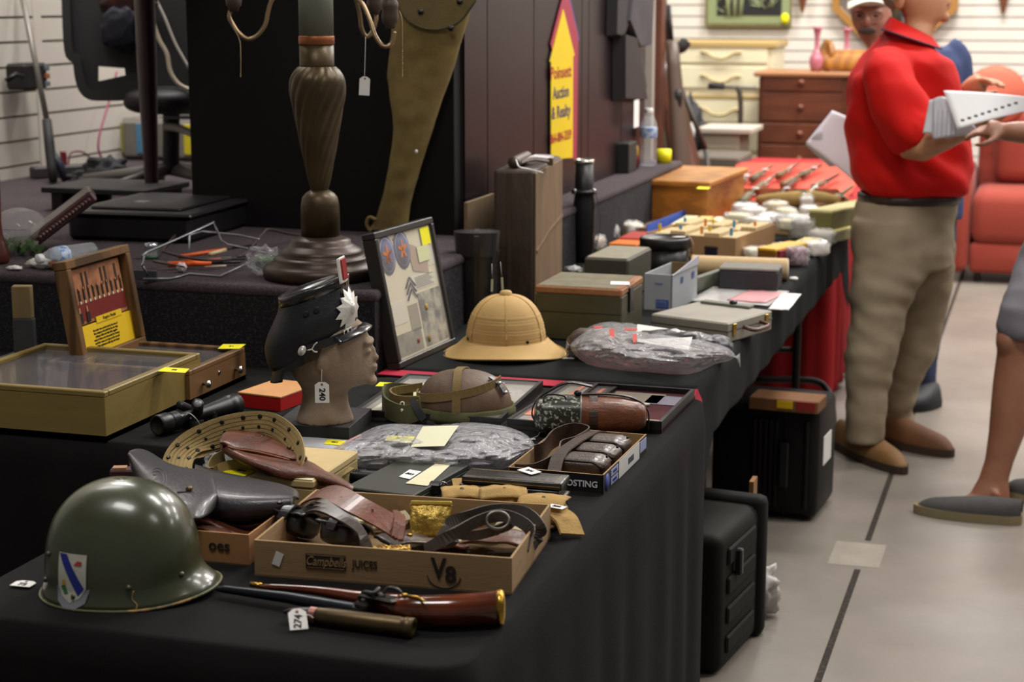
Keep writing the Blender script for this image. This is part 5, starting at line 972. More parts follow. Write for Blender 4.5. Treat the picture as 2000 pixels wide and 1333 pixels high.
# clear bag with boots
wb2 = thing('plastic_bag', 'clear plastic bag with red print wrapped round dark boots beside the pith helmet', 'bag', G(1270, 700, T2))
topo = [(1104, 656), (1128, 622), (1165, 596), (1205, 590), (1262, 606), (1335, 618), (1400, 634), (1430, 652), (1446, 684)]; boto = [(1107, 662), (1120, 690), (1150, 712), (1200, 722), (1260, 727), (1345, 731), (1395, 712), (1425, 704), (1445, 690)]
bf2 = clear_mat('boot_bag_film', alpha=.16, rough=.08, bump=1, bs=12, body=(.9, .88, .9))
sheetz = lambda u, v: .01 + (math.sin(PI * min(1, u * 1.0)) ** .45) * (math.sin(PI * (v * .93 + .03)) ** .7) * (.145 - .055 * u + .016 * noise.noise(Vector((u * 6, v * 3, 9))) + .008 * noise.noise(Vector((u * 16, v * 9, 3))) + .016 * abs(noise.noise(Vector((u * 11 + v * 5, v * 6 - u * 5, 4)))))
def sheet2(root, outl, zf, mat, nm, dz, **k):
    global TT; s_ = TT; TT = T2 + dz; o = sheet(root, outl, zf, mat, nm, **k); TT = s_; return o
topo2 = [(x, y + 34) for x, y in topo]
sheet2(wb2, (topo2, boto), sheetz, bf2, 'film', 0, th=.0006, n=46)
for k_, (x, y, r_, mt, lb, nz) in enumerate(((1158, 700, (.062, .05, .038), M('brown_rubber', '4e3f38', .5, var=.2), 'brown rounded shape at the left of the clear bag', .15), (1300, 708, (.12, .055, .038), lea_bl, 'black leather boot shaft lying inside the clear bag', .3), (1390, 702, (.05, .045, .03), M('grey_rubber', '38373c', .5), 'dark grey toe of a boot at the right end of the clear bag', .2))):
    t = thing('boot', lb, 'boot', G(x, y, T2), YAW); b = B(); b.blob((0, 0, r_[2]), r_, mt, e=.8, nz=nz, ns=3, seed=k_, flat=-r_[2] + .001); b.done('boot', t)
for x, y, z, w_, hh_ in ((1195, 630, .145, .012, .03), (1232, 622, .142, .03, .008), (1168, 618, .12, .02, .008), (1240, 640, .142, .01, .03)): b = Wb(wb2); b.box((-w_ / 2, -hh_ / 2, 0), (w_ / 2, hh_ / 2, .0012), M('bag_red_print', 'c84a3c', .5), T=TR(G(x, y + 22, T2 + z - .012), .3, .5)); b.done('red_print', wb2)
t = thing('paper_sheet', 'white printed paper inside the top of the clear boot bag', 'paper', G(1290, 660, T2 + .07)); note(t, [G(1240, 668, T2 + .066), G(1345, 684, T2 + .07), G(1355, 650, T2 + .07), G(1245, 634, T2 + .066)], M('paper_inside', 'cfcdc9', .7), 'paper')
# ================================================================ LONG TABLE, FAR HALF
def simple(name, label, cat, FL, FR, BR, ytop, mat, cap=None, capm=None, bev=.002, group=None, z=None):
    z = z if z is not None else T2; h = z_for(FR, ytop, z); return ibox(name, label, cat, FL, FR, BR, h, mat, z=z, cap=cap, capm=capm, bev=bev, group=group)
pine = M('honey_pine', 'b0742c', .45, kind='wave', vs=7, col2='9a6122', stretch=(.3, 1, 3), thr=(.1, .9), coat=.15)
wc, L, W = simple('wooden_chest', 'honey coloured wooden chest with an overhanging lid beside the stage', 'chest', (1250, 431), (1380, 437), (1417, 402), 366, pine)
hc_ = z_for((1380, 437), 366, T2); b = B(); b.box((-.018, -.02, hc_), (L + .015, W + .01, hc_ + .022), pine, .004); b.done('lid', wc)
b = B(); b.box((.02, -.002, .015), (L - .02, .0, hc_ - .02), M('pine_panel', 'a96a24', .45, kind='wave', vs=7, col2='945b1c', stretch=(.3, 1, 3)), .001); b.done('front_panel', wc)
zt = T2 + hc_ + .0225; note(wc, [G(1360, 369, zt), G(1384, 370, zt), G(1388, 366, zt), G(1364, 365, zt)], yellow)
def otray(name, label, FL, FR, BR, ytop, mat, inner=None, cat='box', th=.004, z=None):
    z = z if z is not None else T2; loc, rz, L, W = rect(FL, FR, BR, z); h = z_for(FR, ytop, z); t = thing(name, label, cat, loc, rz); b = B(); b.tray(L, W, h, th, mat, inner=inner or cardb_in); b.done('tray', t); return t, L, W, h
t, L, W, h = otray('cardboard_tray', 'cardboard tray with a white and blue edge against the stage, left of the wooden chest', (1186, 462), (1262, 466), (1314, 432), 445, M('kraft_box', '8d6844', .9, var=.05))
b = B(); b.box((0, W - .002, h), (L, W + .003, h + .014), white); b.done('white_edge', t); b = B(); b.box((L, 0, 0), (L + .003, W, h + .012), M('bright_blue_card', '3c5cb8', .6)); b.done('blue_edge', t)
t, L, W, h = otray('cardboard_tray', 'long kraft tray filled with rows of cream cards behind the round tin', (1262, 497), (1436, 509), (1470, 476), 466, M('kraft_light', 'a9845a', .9, var=.05))
buff = M('card_rows', 'd8c49a', .8, kind='wave', vs=40, col2='b49a68', stretch=(1, 0, 0), thr=(.3, .7))
for k in range(5):
    for j in range(2):
        q = thing('card_row', ['cream cards filed in the long kraft tray, row %s from its left end' % s for s in ('first', 'second', 'third', 'fourth', 'fifth')][k] + (', front' if j == 0 else ', back'), 'cards', t.matrix_basis @ Vector((L * (.04 + k * .19), W * (.08 + j * .48), .005)), t.matrix_basis.to_euler().z, group='rows of filed cards')
        b = B(); b.box((0, 0, 0), (L * .17, W * .4, h * (.9 + .15 * ((k + j) % 2))), buff, .001); b.done('cards', q)
        b = B(); b.box((L * .05 * ((k + j) % 3), W * .1, h * .9), (L * .05 * ((k + j) % 3) + .01, W * .11, h * 1.25), [yellow2, M('tab_blue', '3f8fc0', .6), M('tab_orange', 'd88a30', .6)][(k + j) % 3]); b.done('index_tab', q)
t, L, W, h = otray('cardboard_tray', 'small kraft tray of paper envelopes at the far left of the white bags', (1300, 458), (1400, 462), (1440, 440), 448, M('kraft_light', 'a9845a'))
for k in range(3):
    q = thing('envelope_stack', 'pale envelopes in the small kraft tray, ' + ['left stack', 'middle stack', 'right stack'][k], 'envelopes', t.matrix_basis @ Vector((L * (.06 + .31 * k), W * .1, .005)), t.matrix_basis.to_euler().z); b = B(); b.box((0, 0, 0), (L * .26, W * .8, h * 1.15), [cream, M('card_yellow_pale', 'd9c070', .8), cream][k], .002); b.done('envelopes', q)
t, L, W, h = otray('cardboard_tray', 'kraft tray heaped with clear bags of white packets', (1425, 452), (1560, 462), (1600, 420), 436, M('kraft_light', 'a9845a'))
random.seed(11)
pack = clear_mat('packet_film', alpha=.22, rough=.1, bump=1, bs=20, body=(.95, .95, .95))
wpaper = M('bright_packet', 'f2f0ea', .6, var=.08, vs=30)
def packet(label, x, y, r, mt, z=0, nm='wrapped_packet', cat='packet', group=None, film_=True, seed=0, zbase=None):
    zb0 = (zbase if zbase is not None else T2) + z
    t = thing(nm, label, cat, G(x, y, zb0), seed * .7, group=group); b = B(); b.blob((0, 0, r[2] * .9), (r[0] * .85, r[1] * .85, r[2] * .8), mt, e=.42, nz=.12, ns=3, seed=seed, nu=20, nv=12, flat=-r[2] * .85); b.done('contents', t)
    if film_: b = B(); b.blob((0, 0, r[2] * .95), r, pack, e=.6, nz=.22, ns=4, seed=seed + 9, nu=26, nv=16, flat=-r[2] * .93); b.done('film', t)
    return t
zt_ = h * .6
for k, (x, y) in enumerate(((1440, 440), (1470, 428), (1500, 440), (1535, 430), (1560, 444), (1455, 420), (1515, 416), (1580, 425), (1480, 448), (1545, 452))):
    packet('white packet in the heaped tray beside the wooden chest, ' + ['front left', 'left middle', 'front centre', 'middle right', 'right front', 'back left', 'back centre', 'back right', 'front, second from left', 'nearest the front right corner'][k], x, y, (.055, .04, .026), wpaper if k % 3 else cream, z=zt_, group='white packets heaped in a tray', seed=k)
specs = [  # x, y, half sizes, colour, label
 (1180, 470, (.05, .05, .035), 'd8cfc0', 'crumpled white bag right of the tall black tube'), (1235, 462, (.05, .04, .03), 'e2dccc', 'white paper bag with yellow print inside the blue edged tray'),
 (1160, 490, (.04, .04, .03), 'b8a890', 'beige crumpled bag beside the foot of the black tube'),
 (1480, 505, (.055, .04, .022), 'e6dcc0', 'pale wrapped loaf shaped packet just behind the long tube'), (1405, 497, (.05, .035, .04), '8f938c', 'grey green wrapped parcel in clear film left of the kraft tray corner'),
 (1490, 475, (.05, .04, .04), 'd5cbb4', 'round white wrapped bundle with a purple edge behind the yellow and red packet'), (1555, 520, (.035, .04, .035), '7a4a5a', 'clear wrapped maroon packet at the mouth of the long tube'), (1528, 508, (.05, .03, .03), 'e2cf90', 'pale yellow wrapped packet lying over the end of the long tube'),
 (1590, 500, (.05, .05, .03), 'dcd8d0', 'white wrapped parcel at the table edge behind the maroon packet'), (1605, 478, (.045, .05, .03), 'd0ccc0', 'white film wrapped parcel behind the parcel at the table edge'),
 (1540, 455, (.05, .06, .04), 'a8a4a0', 'clear crinkled bag in front of the green gold box'), (1625, 462, (.03, .05, .025), 'c9c4ba', 'small silver white packet at the far table edge'), (1640, 440, (.03, .05, .03), 'c8b4b0', 'pinkish clear wrapped packet right of the green gold box'),
 (1568, 470, (.04, .05, .045), 'b0aca6', 'tall crinkled clear bag left of the green gold box'), (1575, 425, (.03, .03, .05), 'e4e2dc', 'bright white wrapped bundle behind the crinkled clear bag')]
for k, (x, y, r, c_, lb) in enumerate(specs): packet(lb, x, y, r, M('packet_' + c_, c_, .7, var=.15, vs=20), seed=k + 20)
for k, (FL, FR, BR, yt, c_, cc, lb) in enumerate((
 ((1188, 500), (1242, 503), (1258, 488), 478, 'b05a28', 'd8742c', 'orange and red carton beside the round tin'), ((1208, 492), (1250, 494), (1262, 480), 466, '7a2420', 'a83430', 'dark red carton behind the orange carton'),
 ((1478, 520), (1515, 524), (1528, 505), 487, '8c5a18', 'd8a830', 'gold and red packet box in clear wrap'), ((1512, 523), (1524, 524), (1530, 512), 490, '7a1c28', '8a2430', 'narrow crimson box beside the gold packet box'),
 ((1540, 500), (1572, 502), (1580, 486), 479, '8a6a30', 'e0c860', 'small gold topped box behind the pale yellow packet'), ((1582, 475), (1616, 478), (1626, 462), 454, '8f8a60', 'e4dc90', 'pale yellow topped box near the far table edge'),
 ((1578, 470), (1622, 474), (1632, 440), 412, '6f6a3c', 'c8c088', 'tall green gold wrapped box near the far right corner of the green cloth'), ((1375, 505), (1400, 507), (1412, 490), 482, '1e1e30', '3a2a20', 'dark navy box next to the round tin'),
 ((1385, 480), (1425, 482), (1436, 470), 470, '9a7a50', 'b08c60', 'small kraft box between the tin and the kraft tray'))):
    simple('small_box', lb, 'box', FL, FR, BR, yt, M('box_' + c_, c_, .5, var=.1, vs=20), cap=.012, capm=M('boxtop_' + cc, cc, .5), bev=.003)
t = thing('paper_scrap', 'small white scrap by the mouth of the long tube', 'paper', G(1550, 548, T2)); b = B(); b.blob((0, 0, .006), (.014, .01, .006), white, nz=.3, nu=14, nv=8, flat=-.005); b.done('paper', t)
simple('white_carton', 'white carton at the far end of the green cloth, behind the packets', 'box', (1630, 455), (1664, 458), (1668, 440), 408, M('dull_white_card', 'c9c4c0', .7))
# ---- far red table: tray and knives in red lined sheaths
T3 = TZ + .004
t, L, W, h = otray('cardboard_tray', 'long low cardboard tray on the front of the red table', (1432, 412), (1662, 414), (1676, 388), 394, M('kraft_box', '8d6844'), z=T3)
random.seed(21); redf = M('red_felt_sheet', 'c8402c', .75, var=.12, vs=12); steelk = M('knife_steel', '7b756c', .3, metal=.8); gripk = M('knife_grip', '6b4d2c', .5, var=.3, vs=30); scab = M('olive_scabbard', '575138', .6, var=.3, vs=20)
zk = T3 + h * .9
q = thing('red_felt', 'sheet of bright red felt under the display knives on the far table', 'felt', G(1560, 360, T3), 0); b = Wb(q)
b.surf(lambda u, v: G(1400 + 40 * v + 250 * u + v * 10 * u, 402 - 84 * v, T3 + .004 + .004 * noise.noise(Vector((u * 4, v * 4, 3)))), 20, 20, redf); o = b.done('felt', q); m = o.modifiers.new('t', 'SOLIDIFY'); m.thickness = .003; m.offset = 1
ks = [(1448, 396, 1492, 352), (1475, 372, 1518, 340), (1500, 400, 1560, 348), (1530, 362, 1585, 330), (1560, 392, 1612, 352), (1590, 366, 1640, 340), (1470, 350, 1510, 322), (1520, 344, 1562, 318), (1566, 342, 1606, 322), (1620, 396, 1668, 362), (1440, 362, 1468, 334), (1602, 398, 1580, 384)]
for k, (x0, y0, x1, y1) in enumerate(ks):
    a, e = G(x0, y0, zk), G(x1, y1, zk); t = thing('bayonet', 'sheathed bayonet on the red felt of the far table, ' + ['front left corner', 'left, behind the front row', 'front, left of centre', 'centre of the second row', 'front, right of centre', 'right of the second row', 'back left', 'back, left of centre', 'back, right of centre', 'front right corner', 'far left edge', 'short one near the front right'][k], 'bayonet', a, 0, group='bayonets on the red felt')
    b = Wb(t); d_ = e - a; m_ = a.lerp(e, .32); b.tube([a, a.lerp(e, .1), a.lerp(e, .3)], [.02, .016, .017], gripk if k % 2 else scab, 8); b.done('grip', t)
    b = Wb(t); b.tube([m_ - d_.cross(Vector((0, 0, 1))).normalized() * .03, m_ + d_.cross(Vector((0, 0, 1))).normalized() * .03], .005, steelk, 6); b.done('crossguard', t)
    b = Wb(t); b.tube([m_, a.lerp(e, .9), e], [.019, .015, .005], [scab, steelk, M('brown_sheath', '4a3020', .5)][k % 3], 8, flat=.5); b.done('scabbard', t)
    if k % 2 == 0: b = Wb(t); b.blob(a.lerp(e, .5) + Vector((.01, 0, .012)), (.018, .012, .003), white, nu=12, nv=6); b.done('tag_card', t)
q = thing('canvas_roll', 'rolled olive and tan canvas lying across the cardboard tray on the red table', 'canvas roll', G(1550, 400, zk)); b = Wb(q); b.tube([G(1480, 392, zk + .02), G(1530, 390, zk + .03), G(1590, 388, zk + .03), G(1640, 394, zk + .02)], [.02, .032, .034, .02], canvas, 14, sm=5); b.done('roll', q); b = Wb(q); b.tube([G(1548, 389, zk + .03), G(1572, 388.5, zk + .03)], .036, M('green_band', '47503a', .9), 14); b.done('band', q)
for k, (p_, q_) in enumerate((((1490, 408), (1560, 396)), ((1560, 404), (1625, 398)), ((1600, 396), (1655, 405)))):
    t = thing('wooden_stick', 'pale wooden stick in the tray on the red table, ' + ['left', 'middle', 'right'][k], 'stick', G(*p_, zk)); b = Wb(t); b.tube([G(*p_, zk), G(*q_, zk + .01)], [.012, .016], M('pale_wood_handle', 'a08458', .6), 8, sm=3); b.done('stick', t)
# ================================================================ ON THE STAGE
def GS(x, y, z=0): return G(x, y, ZS + .001 + z)
# bronze lamp
c = GS(628, 541); k = dep(c) / F
lp = thing('bronze_lamp', 'large bronze lamp base with a spiral fluted body and scrolled arms on the stage corner', 'lamp', c, YAW)
br1 = M('dark_bronze', '3a2c24', .4, metal=.45, var=.2, vs=8); br2 = M('verdigris_bronze', '463922', .42, metal=.5, var=.3, vs=9, bump=.15, bs=60); grn = M('green_grey_sleeve', '6f7568', .5, metal=.15, var=.08, vs=6); cop = M('copper_band_lamp', '8f5432', .4, metal=.6)
Z = lambda y: hz(c, y) - c.z
b = B(); b.lathe([(0, 0), (.138, 0), (.145, .006), (.147, .022), (.139, .034), (.118, .040), (.119, .048), (.112, .054), (.104, .056), (.105, .064), (.098, .072), (.084, .080), (.076, .086), (.075, .094), (.062, .100), (.05, .104), (.048, Z(460))], br1, 56); b.done('base', lp)
b = B(); b.lathe([(38 * k, Z(470)), (37.5 * k, Z(410)), (37 * k, Z(400)), (34 * k, Z(385)), (27 * k, Z(377)), (18 * k, Z(371))], br2, 40); b.done('foot_column', lp)
# finer rings so that the spiral is smooth
pr_ = [(14, 378), (19, 362), (25, 335), (34, 290), (41, 250), (47, 215), (52, 190), (53, 170), (51, 152), (43, 138), (35, 130)]; pf_ = []
sp_ = spline([Vector((r_ * k, 0, Z(y_))) for r_, y_ in pr_], 7); pf_ = [(p.x, p.z) for p in sp_]
b = B(); b.lathe(pf_, br2, 144, flute=.05, nf=14, tw=-6.5); b.done('fluted_body', lp)
b = B(); b.lathe([(34 * k, Z(133)), (33 * k, Z(126)), (33 * k, Z(88))], br2, 40); b.done('neck', lp)
b = B(); b.lathe([(33.5 * k, Z(87)), (34.3 * k, Z(86)), (34.3 * k, Z(71)), (33.5 * k, Z(70))], cop, 40); b.done('copper_band', lp)
b = B(); b.lathe([(33 * k, Z(71)), (33 * k, Z(-90)), (20 * k, Z(-95)), (0, Z(-95))], grn, 40); b.done('sleeve', lp)
def LP(x, y, o=0): return D(x, y, dep(c) + o)
armm = M('brass_arm', '8a7458', .35, metal=.75)
arms = ([(600, -60, 0), (565, -30, 0), (533, -2, 0), (524, 22, 0), (518, 48, 0), (502, 70, 0), (484, 76, 0), (466, 64, 0), (455, 48, 0), (448, 34, 0), (450, 22, 0)], [(665, -40, -.05), (690, -8, -.06), (708, 8, -.07), (722, 38, -.08), (733, 70, -.09), (748, 90, -.1), (764, 86, -.1), (770, 62, -.1)], [(655, -40, .05), (690, -10, .06), (702, 25, .08), (706, 55, .09), (716, 72, .1), (728, 60, .1), (735, 35, .1), (732, 25, .1)])
for a_ in arms: b = Wb(lp); b.tube([LP(*p) for p in a_], .0055, armm, 10, sm=6); b.done('arm', lp)
sk_ = M('socket_brown', '4d4038', .5, metal=.3)
for x, y0, y1, o in ((457, 22, -60, 0), (762, 56, -30, -.1), (732, 28, -50, .1)):
    b = Wb(lp); p0, p1 = LP(x, y0, o), LP(x, y1, o); Lz = p1.z - p0.z; b.lathe([(0, 0), (.012, 0), (.014, .01), (.019, .014), (.021, .03), (.019, .045), (.021, .05), (.021, .062), (.0175, .068), (.0175, Lz)], sk_, 24, TR(p0)); b.done('lamp_socket', lp)
for pts in ([(448, 26, -.02), (455, 50, -.02), (468, 80, -.02), (470, 110, -.02), (470, 150, -.02)], [(780, 22, -.12), (785, 40, -.12), (786, 90, -.12), (786, 150, -.12)]):
    b = Wb(lp); q = spline([LP(*p) for p in pts], 16)
    for p in q[::1]: b.blob(p, (.0016, .0016, .0016), armm, nu=6, nv=4)
    b.done('pull_chain', lp)
price_tag('blank white price tag hanging on a string from the bronze lamp arm', TR(D(712, 168, dep(c) - .09), YAW, 0, .06) @ UPRIGHT, '', .026, .046, line=[D(712, 150, dep(c) - .09), D(713, 110, dep(c) - .09), D(714, 72, dep(c) - .08)])
# rifle bag
rb = thing('rifle_bag', 'long tapering olive canvas rifle bag with a snapped flap leaning against the black board', 'bag', GY(760, 446, 4.79), 0)
cols_ = [(447, 722, 796), (430, 734, 798), (405, 742, 800), (380, 750, 806), (355, 755, 813), (330, 760, 820), (290, 767, 833), (250, 770, 846), (220, 768, 855), (190, 763, 865), (150, 758, 880), (120, 760, 890), (90, 764, 898), (60, 766, 908), (30, 768, 916), (0, 770, 925), (-40, 772, 938)]
def rbf(u, v):
    kx = v * (len(cols_) - 1); i = min(int(kx), len(cols_) - 2); f_ = kx - i; y, xl, xr = [cols_[i][q] + (cols_[i + 1][q] - cols_[i][q]) * f_ for q in range(3)]
    a = 2 * PI * u; x = (xl + xr) / 2 - (xr - xl) / 2 * math.cos(a); th = .028 + .015 * v
    p = GY(x, y, 4.795); p.y += -abs(math.sin(a)) ** .7 * th * (1 if math.sin(a) > 0 else -.6) + .004 * noise.noise(Vector((x / 30, y / 30, u * 3))); return p
b = Wb(rb); b.surf(rbf, 40, 70, olive, cu=True); b.done('body', rb)
b = Wb(rb); pts = [GY(x, y, 4.745) for x, y in ((775, 2), (785, 25), (800, 42), (822, 54), (850, 58), (880, 52), (902, 38), (915, 22), (930, 0), (930, -30), (780, -30))]; n = len(pts); b.add(pts + [p + Vector((0, .006, 0)) for p in pts], [list(range(n)), [n + i for i in range(n)][::-1]] + [(i, (i + 1) % n, n + (i + 1) % n, n + i) for i in range(n)], M('olive_flap', '6e5f38', .95, var=.1, vs=12, bump=.4, bs=300)); b.tube(pts[:9], .003, M('flap_edge', '3f3a20', .9), 6, sm=4); b.done('flap', rb)
for x, y in ((822, 23), (881, 55), (898, 3)): b = Wb(rb); b.lathe([(0, 0), (.009, 0), (.009, .003), (.005, .003), (.005, .005), (0, .006)], darkmetal, 18, TR(GY(x, y, 4.742), 0, PI / 2)); b.done('snap', rb)
b = Wb(rb); b.tube([GY(735, 430, 4.76), GY(722, 425, 4.76), GY(716, 438, 4.76), GY(724, 452, 4.76)], .006, olive, 6, sm=4); b.done('loop', rb); b = Wb(rb); b.blob(GY(813, 296, 4.738), (.005, .002, .006), white, nu=8, nv=6); b.done('white_spot', rb)
# yellow sign on the partition
XP = -1.6595; sg = thing('realty_sign', 'yellow arrow shaped sign with red and blue outline fixed on the dark partition', 'sign', GX(1095, 160, XP), PI / 2)
def SP(x, y, o=0): return GX(x, y, XP + o)
def plate(root, pts, mt, nm, o=0, t=.003):
    b = Wb(root); P_ = [SP(x, y, o) for x, y in pts]; n = len(P_); b.add(P_ + [p + Vector((t, 0, 0)) for p in P_], [list(range(n))[::-1], [n + i for i in range(n)]] + [(i, (i + 1) % n, n + (i + 1) % n, n + i) for i in range(n)], mt); return b.done(nm, root)
plate(sg, [(1074, 311), (1075, 130), (1071, 125), (1104, -40), (1131, 78), (1127, 82), (1122, 310)], M('sign_blue', '3a3a88', .5), 'blue_outline', 0)
plate(sg, [(1077, 311), (1077, 100), (1074, 86), (1104, -30), (1128, 72), (1125, 310)], M('sign_red', 'a02a44', .5), 'red_outline', .003)
plate(sg, [(1075, 312), (1075, 122), (1073, 120), (1099, 18), (1121, 108), (1118, 110), (1117, 308)], M('sign_yellow', 'e2c400', .55), 'yellow_panel', .006)
def sgt(s, x, y, hpx, mt, nm='lettering', w_=44):
    a0, a1 = SP(1096 - w_ / 2, y, .0095), SP(1096 + w_ / 2, y, .0095); wid = abs(a1.y - a0.y); hh = abs(SP(x, y - hpx / 2).z - SP(x, y + hpx / 2).z); tx = text(sg, s, hh * 1.3, mt, Matrix.Identity(4), bold=.001, name=nm); wcur = max(v.co.x for v in tx.data.vertices) - min(v.co.x for v in tx.data.vertices)
    for v in tx.data.vertices: v.co.x *= wid * .92 / wcur
    tx.matrix_basis = sg.matrix_basis.inverted() @ TR(SP(x, y, .0095), PI / 2) @ UPRIGHT
sr_, sb_ = M('sign_letter_red', 'a01c20', .5), M('sign_letter_blue', '2c2c60', .5)
sgt('Poinsett', 1096, 142, 26, sr_); sgt('Auction', 1096, 181, 26, sb_, w_=34); sgt('& Realty', 1096, 219, 26, sb_, w_=40); sgt('864-884-3359', 1096, 268, 20, sr_)
# table legs of a tall table on the stage
dt = thing('wooden_table', 'tall wooden table on the stage whose turned legs frame the office chair', 'table', (-2.72, 4.55, ZS), 0); dw = M('red_brown_wood', '4c241a', .3, var=.25, vs=6, stretch=(1, 1, .2), coat=.3)
p = GS(12, 515); b = Wb(dt); k = dep(p) / F; b.lathe([(0, 0), (17 * k, 0), (21 * k, .01), (20 * k, .03), (14 * k, .055), (9 * k, .08), (8 * k, .11), (9.5 * k, .2), (10.5 * k, .4), (10.5 * k, .9)], dw, 28, TR((p.x - .02, p.y, ZS + .001))); b.done('leg', dt)
p2 = GS(298, 402); b = Wb(dt); k = dep(p2) / F; b.lathe([(0, 0), (11 * k, 0), (12 * k, .01), (13 * k, .06), (17 * k, .35), (19 * k, .5), (20 * k, .7), (14 * k, .74), (16 * k, .9)], M('dark_red_wood', '33191a', .4, var=.2, vs=6, coat=.2), 24, TR(p2)); b.done('leg', dt)
b = Wb(dt); b.box((p2.x - .1, p.y - .15, ZS + .9), (p.x + .25, p2.y + .12, ZS + .93), dw, .005); b.done('tabletop', dt)
for q in ((p2.x - .02, p.y), (p.x + .2, p2.y)):
    pass
# office chair
oc = thing('office_chair', 'black office chair with a mesh back turned away on the stage', 'office chair', GS(330, 392), YAW); ch = M('chair_black', '100f11', .6); dc = dep(GS(300, 385)); fab = M('chair_fabric_navy', '0d1020', .8, var=.3, vs=8)
def CP(x, y, o=0): return D(x, y, dc + o)
b = Wb(oc); out = [(131, -20), (135, 90), (150, 116), (157, 150), (165, 178), (185, 187), (240, 188), (285, 184), (300, 184), (375, 176), (383, -20)]; hole = [(190, 128), (196, 158), (245, 147), (242, 132), (225, 138), (205, 136)]
fr_ = [(131, -20), (137, 100), (152, 118), (158, 155), (168, 180), (190, 187), (300, 184), (380, 176)]
b.ribbon([CP(x, y) for x, y in fr_], .05, .03, ch, side=tuple(fw), sm=5); b.done('back_frame', oc)
def panel(root, quads, mt, nm, o=0, th=.02):
    b = Wb(root)
    for q in quads:
        P_ = [CP(x, y, o) for x, y in q]; n = len(P_); b.add(P_ + [p + fw * th for p in P_], [list(range(n)), [n + i for i in range(n)][::-1]] + [(i, (i + 1) % n, n + (i + 1) % n, n + i) for i in range(n)], mt)
    return b.done(nm, root)
panel(oc, [[(134, -20), (190, -20), (190, 184), (168, 178), (158, 150), (152, 116), (137, 98)], [(190, 158), (196, 158), (245, 147), (300, 147), (300, 184), (190, 187)], [(190, -20), (300, -20), (300, 147), (245, 147), (243, 132), (190, 128)], [(300, -20), (382, -20), (382, 178), (300, 184)]], ch, 'back_shell', .0)
b = Wb(oc); b.blob(CP(240, 55, -.04), (.075, .04, .075), fab, e=.7, nz=.2); b.done('cushion', oc)
b = Wb(oc); b.blob(CP(250, 5, -.05), (.11, .03, .05), M('patterned_red_cloth', '2a1210', .9, var=.8, vs=30, col2='54200f', thr=(.55, .65)), nz=.3); b.done('draped_cloth', oc)
b = Wb(oc); b.blob(CP(330, 195, .05), (.14, .16, .05), ch, e=.7); b.done('seat', oc)
hub = GS(335, 378); b = Wb(oc); b.cyl(hub + Vector((0, 0, .07)), CP(335, 200, .05), .03, ch, 16); b.done('gas_column', oc)
cb = M('chair_base_grey', '57534e', .5)
for k_, a in enumerate((PI * 1.05, PI * 1.42, -.35, .3, 2.2)):
    b = Wb(oc); e = hub + Vector((math.cos(a) * .33, math.sin(a) * .33, .05)); b.tube([hub + Vector((0, 0, .09)), hub.lerp(e, .5) + Vector((0, 0, .045)), e], [.03, .024, .018], cb, 8, flat=.6); b.done('base_leg', oc)
    b = Wb(oc); b.cyl(Vector((e.x - .012, e.y, ZS + .029)), Vector((e.x + .012, e.y, ZS + .029)), .027, ch, 16); b.done('caster', oc)
# cables
for pts, r, mt, lb in (([(292, -10, 0), (296, 30, 0), (310, 75, 0), (326, 105, 0), (333, 140, 0), (350, 165, 0), (377, 178, 0)], .008, M('cable_cream', 'bdb09c', .5), 'thick cream cable hanging in front of the office chair'), ([(300, -10, 0), (322, 35, 0), (345, 90, 0), (375, 142, 0)], .005, M('cable_white', 'b8b2aa', .5), 'thin white cable hanging right of the thick cream cable'),
                       ([(318, 247, .1), (345, 250, .1), (378, 262, .1)], .014, M('pipe_white', 'cac4ba', .4), 'white pipe crossing behind the dark wooden leg'), ([(318, 229, .1), (380, 230, .1)], .006, M('wire_grey', '8a8690', .4), 'grey wire rail above the white pipe')):
    t = thing('cable', lb, 'cable', CP(pts[-1][0], pts[-1][1], -.06 + pts[0][2])); b = Wb(t); b.tube([CP(x, y, -.07 + o) for x, y, o in pts], r, mt, 8, sm=6); b.done('cable', t)
t = thing('wooden_board', 'small tan wooden board leaning at the foot of the partition behind the black leather case', 'board', GS(935, 452), PI / 2 + .0); b = B(); b.box((-.12, -.006, 0), (.14, .006, .10), M('dim_plywood', '7a6448', .8, var=.1), .001); b.done('board', t)
# reaching pole
wx = XW + .05
t = thing('grabber_pole', 'grey pole with a black forked foot leaning on the slatted wall', 'pole', GS(120, 358)); f1, f2 = GS(104, 360), GS(128, 358); top = GX(40, -25, XW + .03); mid = f1.lerp(f2, .5).lerp(top, .30)
b = Wb(t); b.tube([mid, top], .011, M('grey_pole', '77726a', .4, metal=.3), 10); b.done('pole', t); b = Wb(t); b.tube([f1.lerp(f2, .5).lerp(top, .32), mid.lerp(f1, .35), mid.lerp(f1, .7) , f1 + Vector((0, 0, .01))], [.018, .02, .019, .016], blackm, 8); b.done('fork', t); b = Wb(t); b.tube([mid.lerp(f1, .45), mid.lerp(f2, .7) , f2 + Vector((0, 0, .01))], [.016, .017, .014], M('fork_navy', '14162a', .6), 8); b.done('fork', t)
t = thing('wall_hook', 'black metal fixture with coloured buttons mounted on the slatted wall', 'fixture', GX(36, 148, XW + .015), 0); b = Wb(t); b.box((-.0, -.1, -.05), (.09, .06, .05), blackm, .01, T=TR(GX(38, 148, XW + .02))); b.done('housing', t)
for i, mt in enumerate((M('grey_blue_knob', '6a7078', .5), M('orange_knob', 'a0583a', .5), M('grey_blue_knob', '6a7078', .5))): b = Wb(t); b.box((.09, .0, .02 - .03 * i), (.1, .03, .04 - .03 * i), mt, .002, T=TR(GX(46, 148, XW + .02))); b.done('button', t)
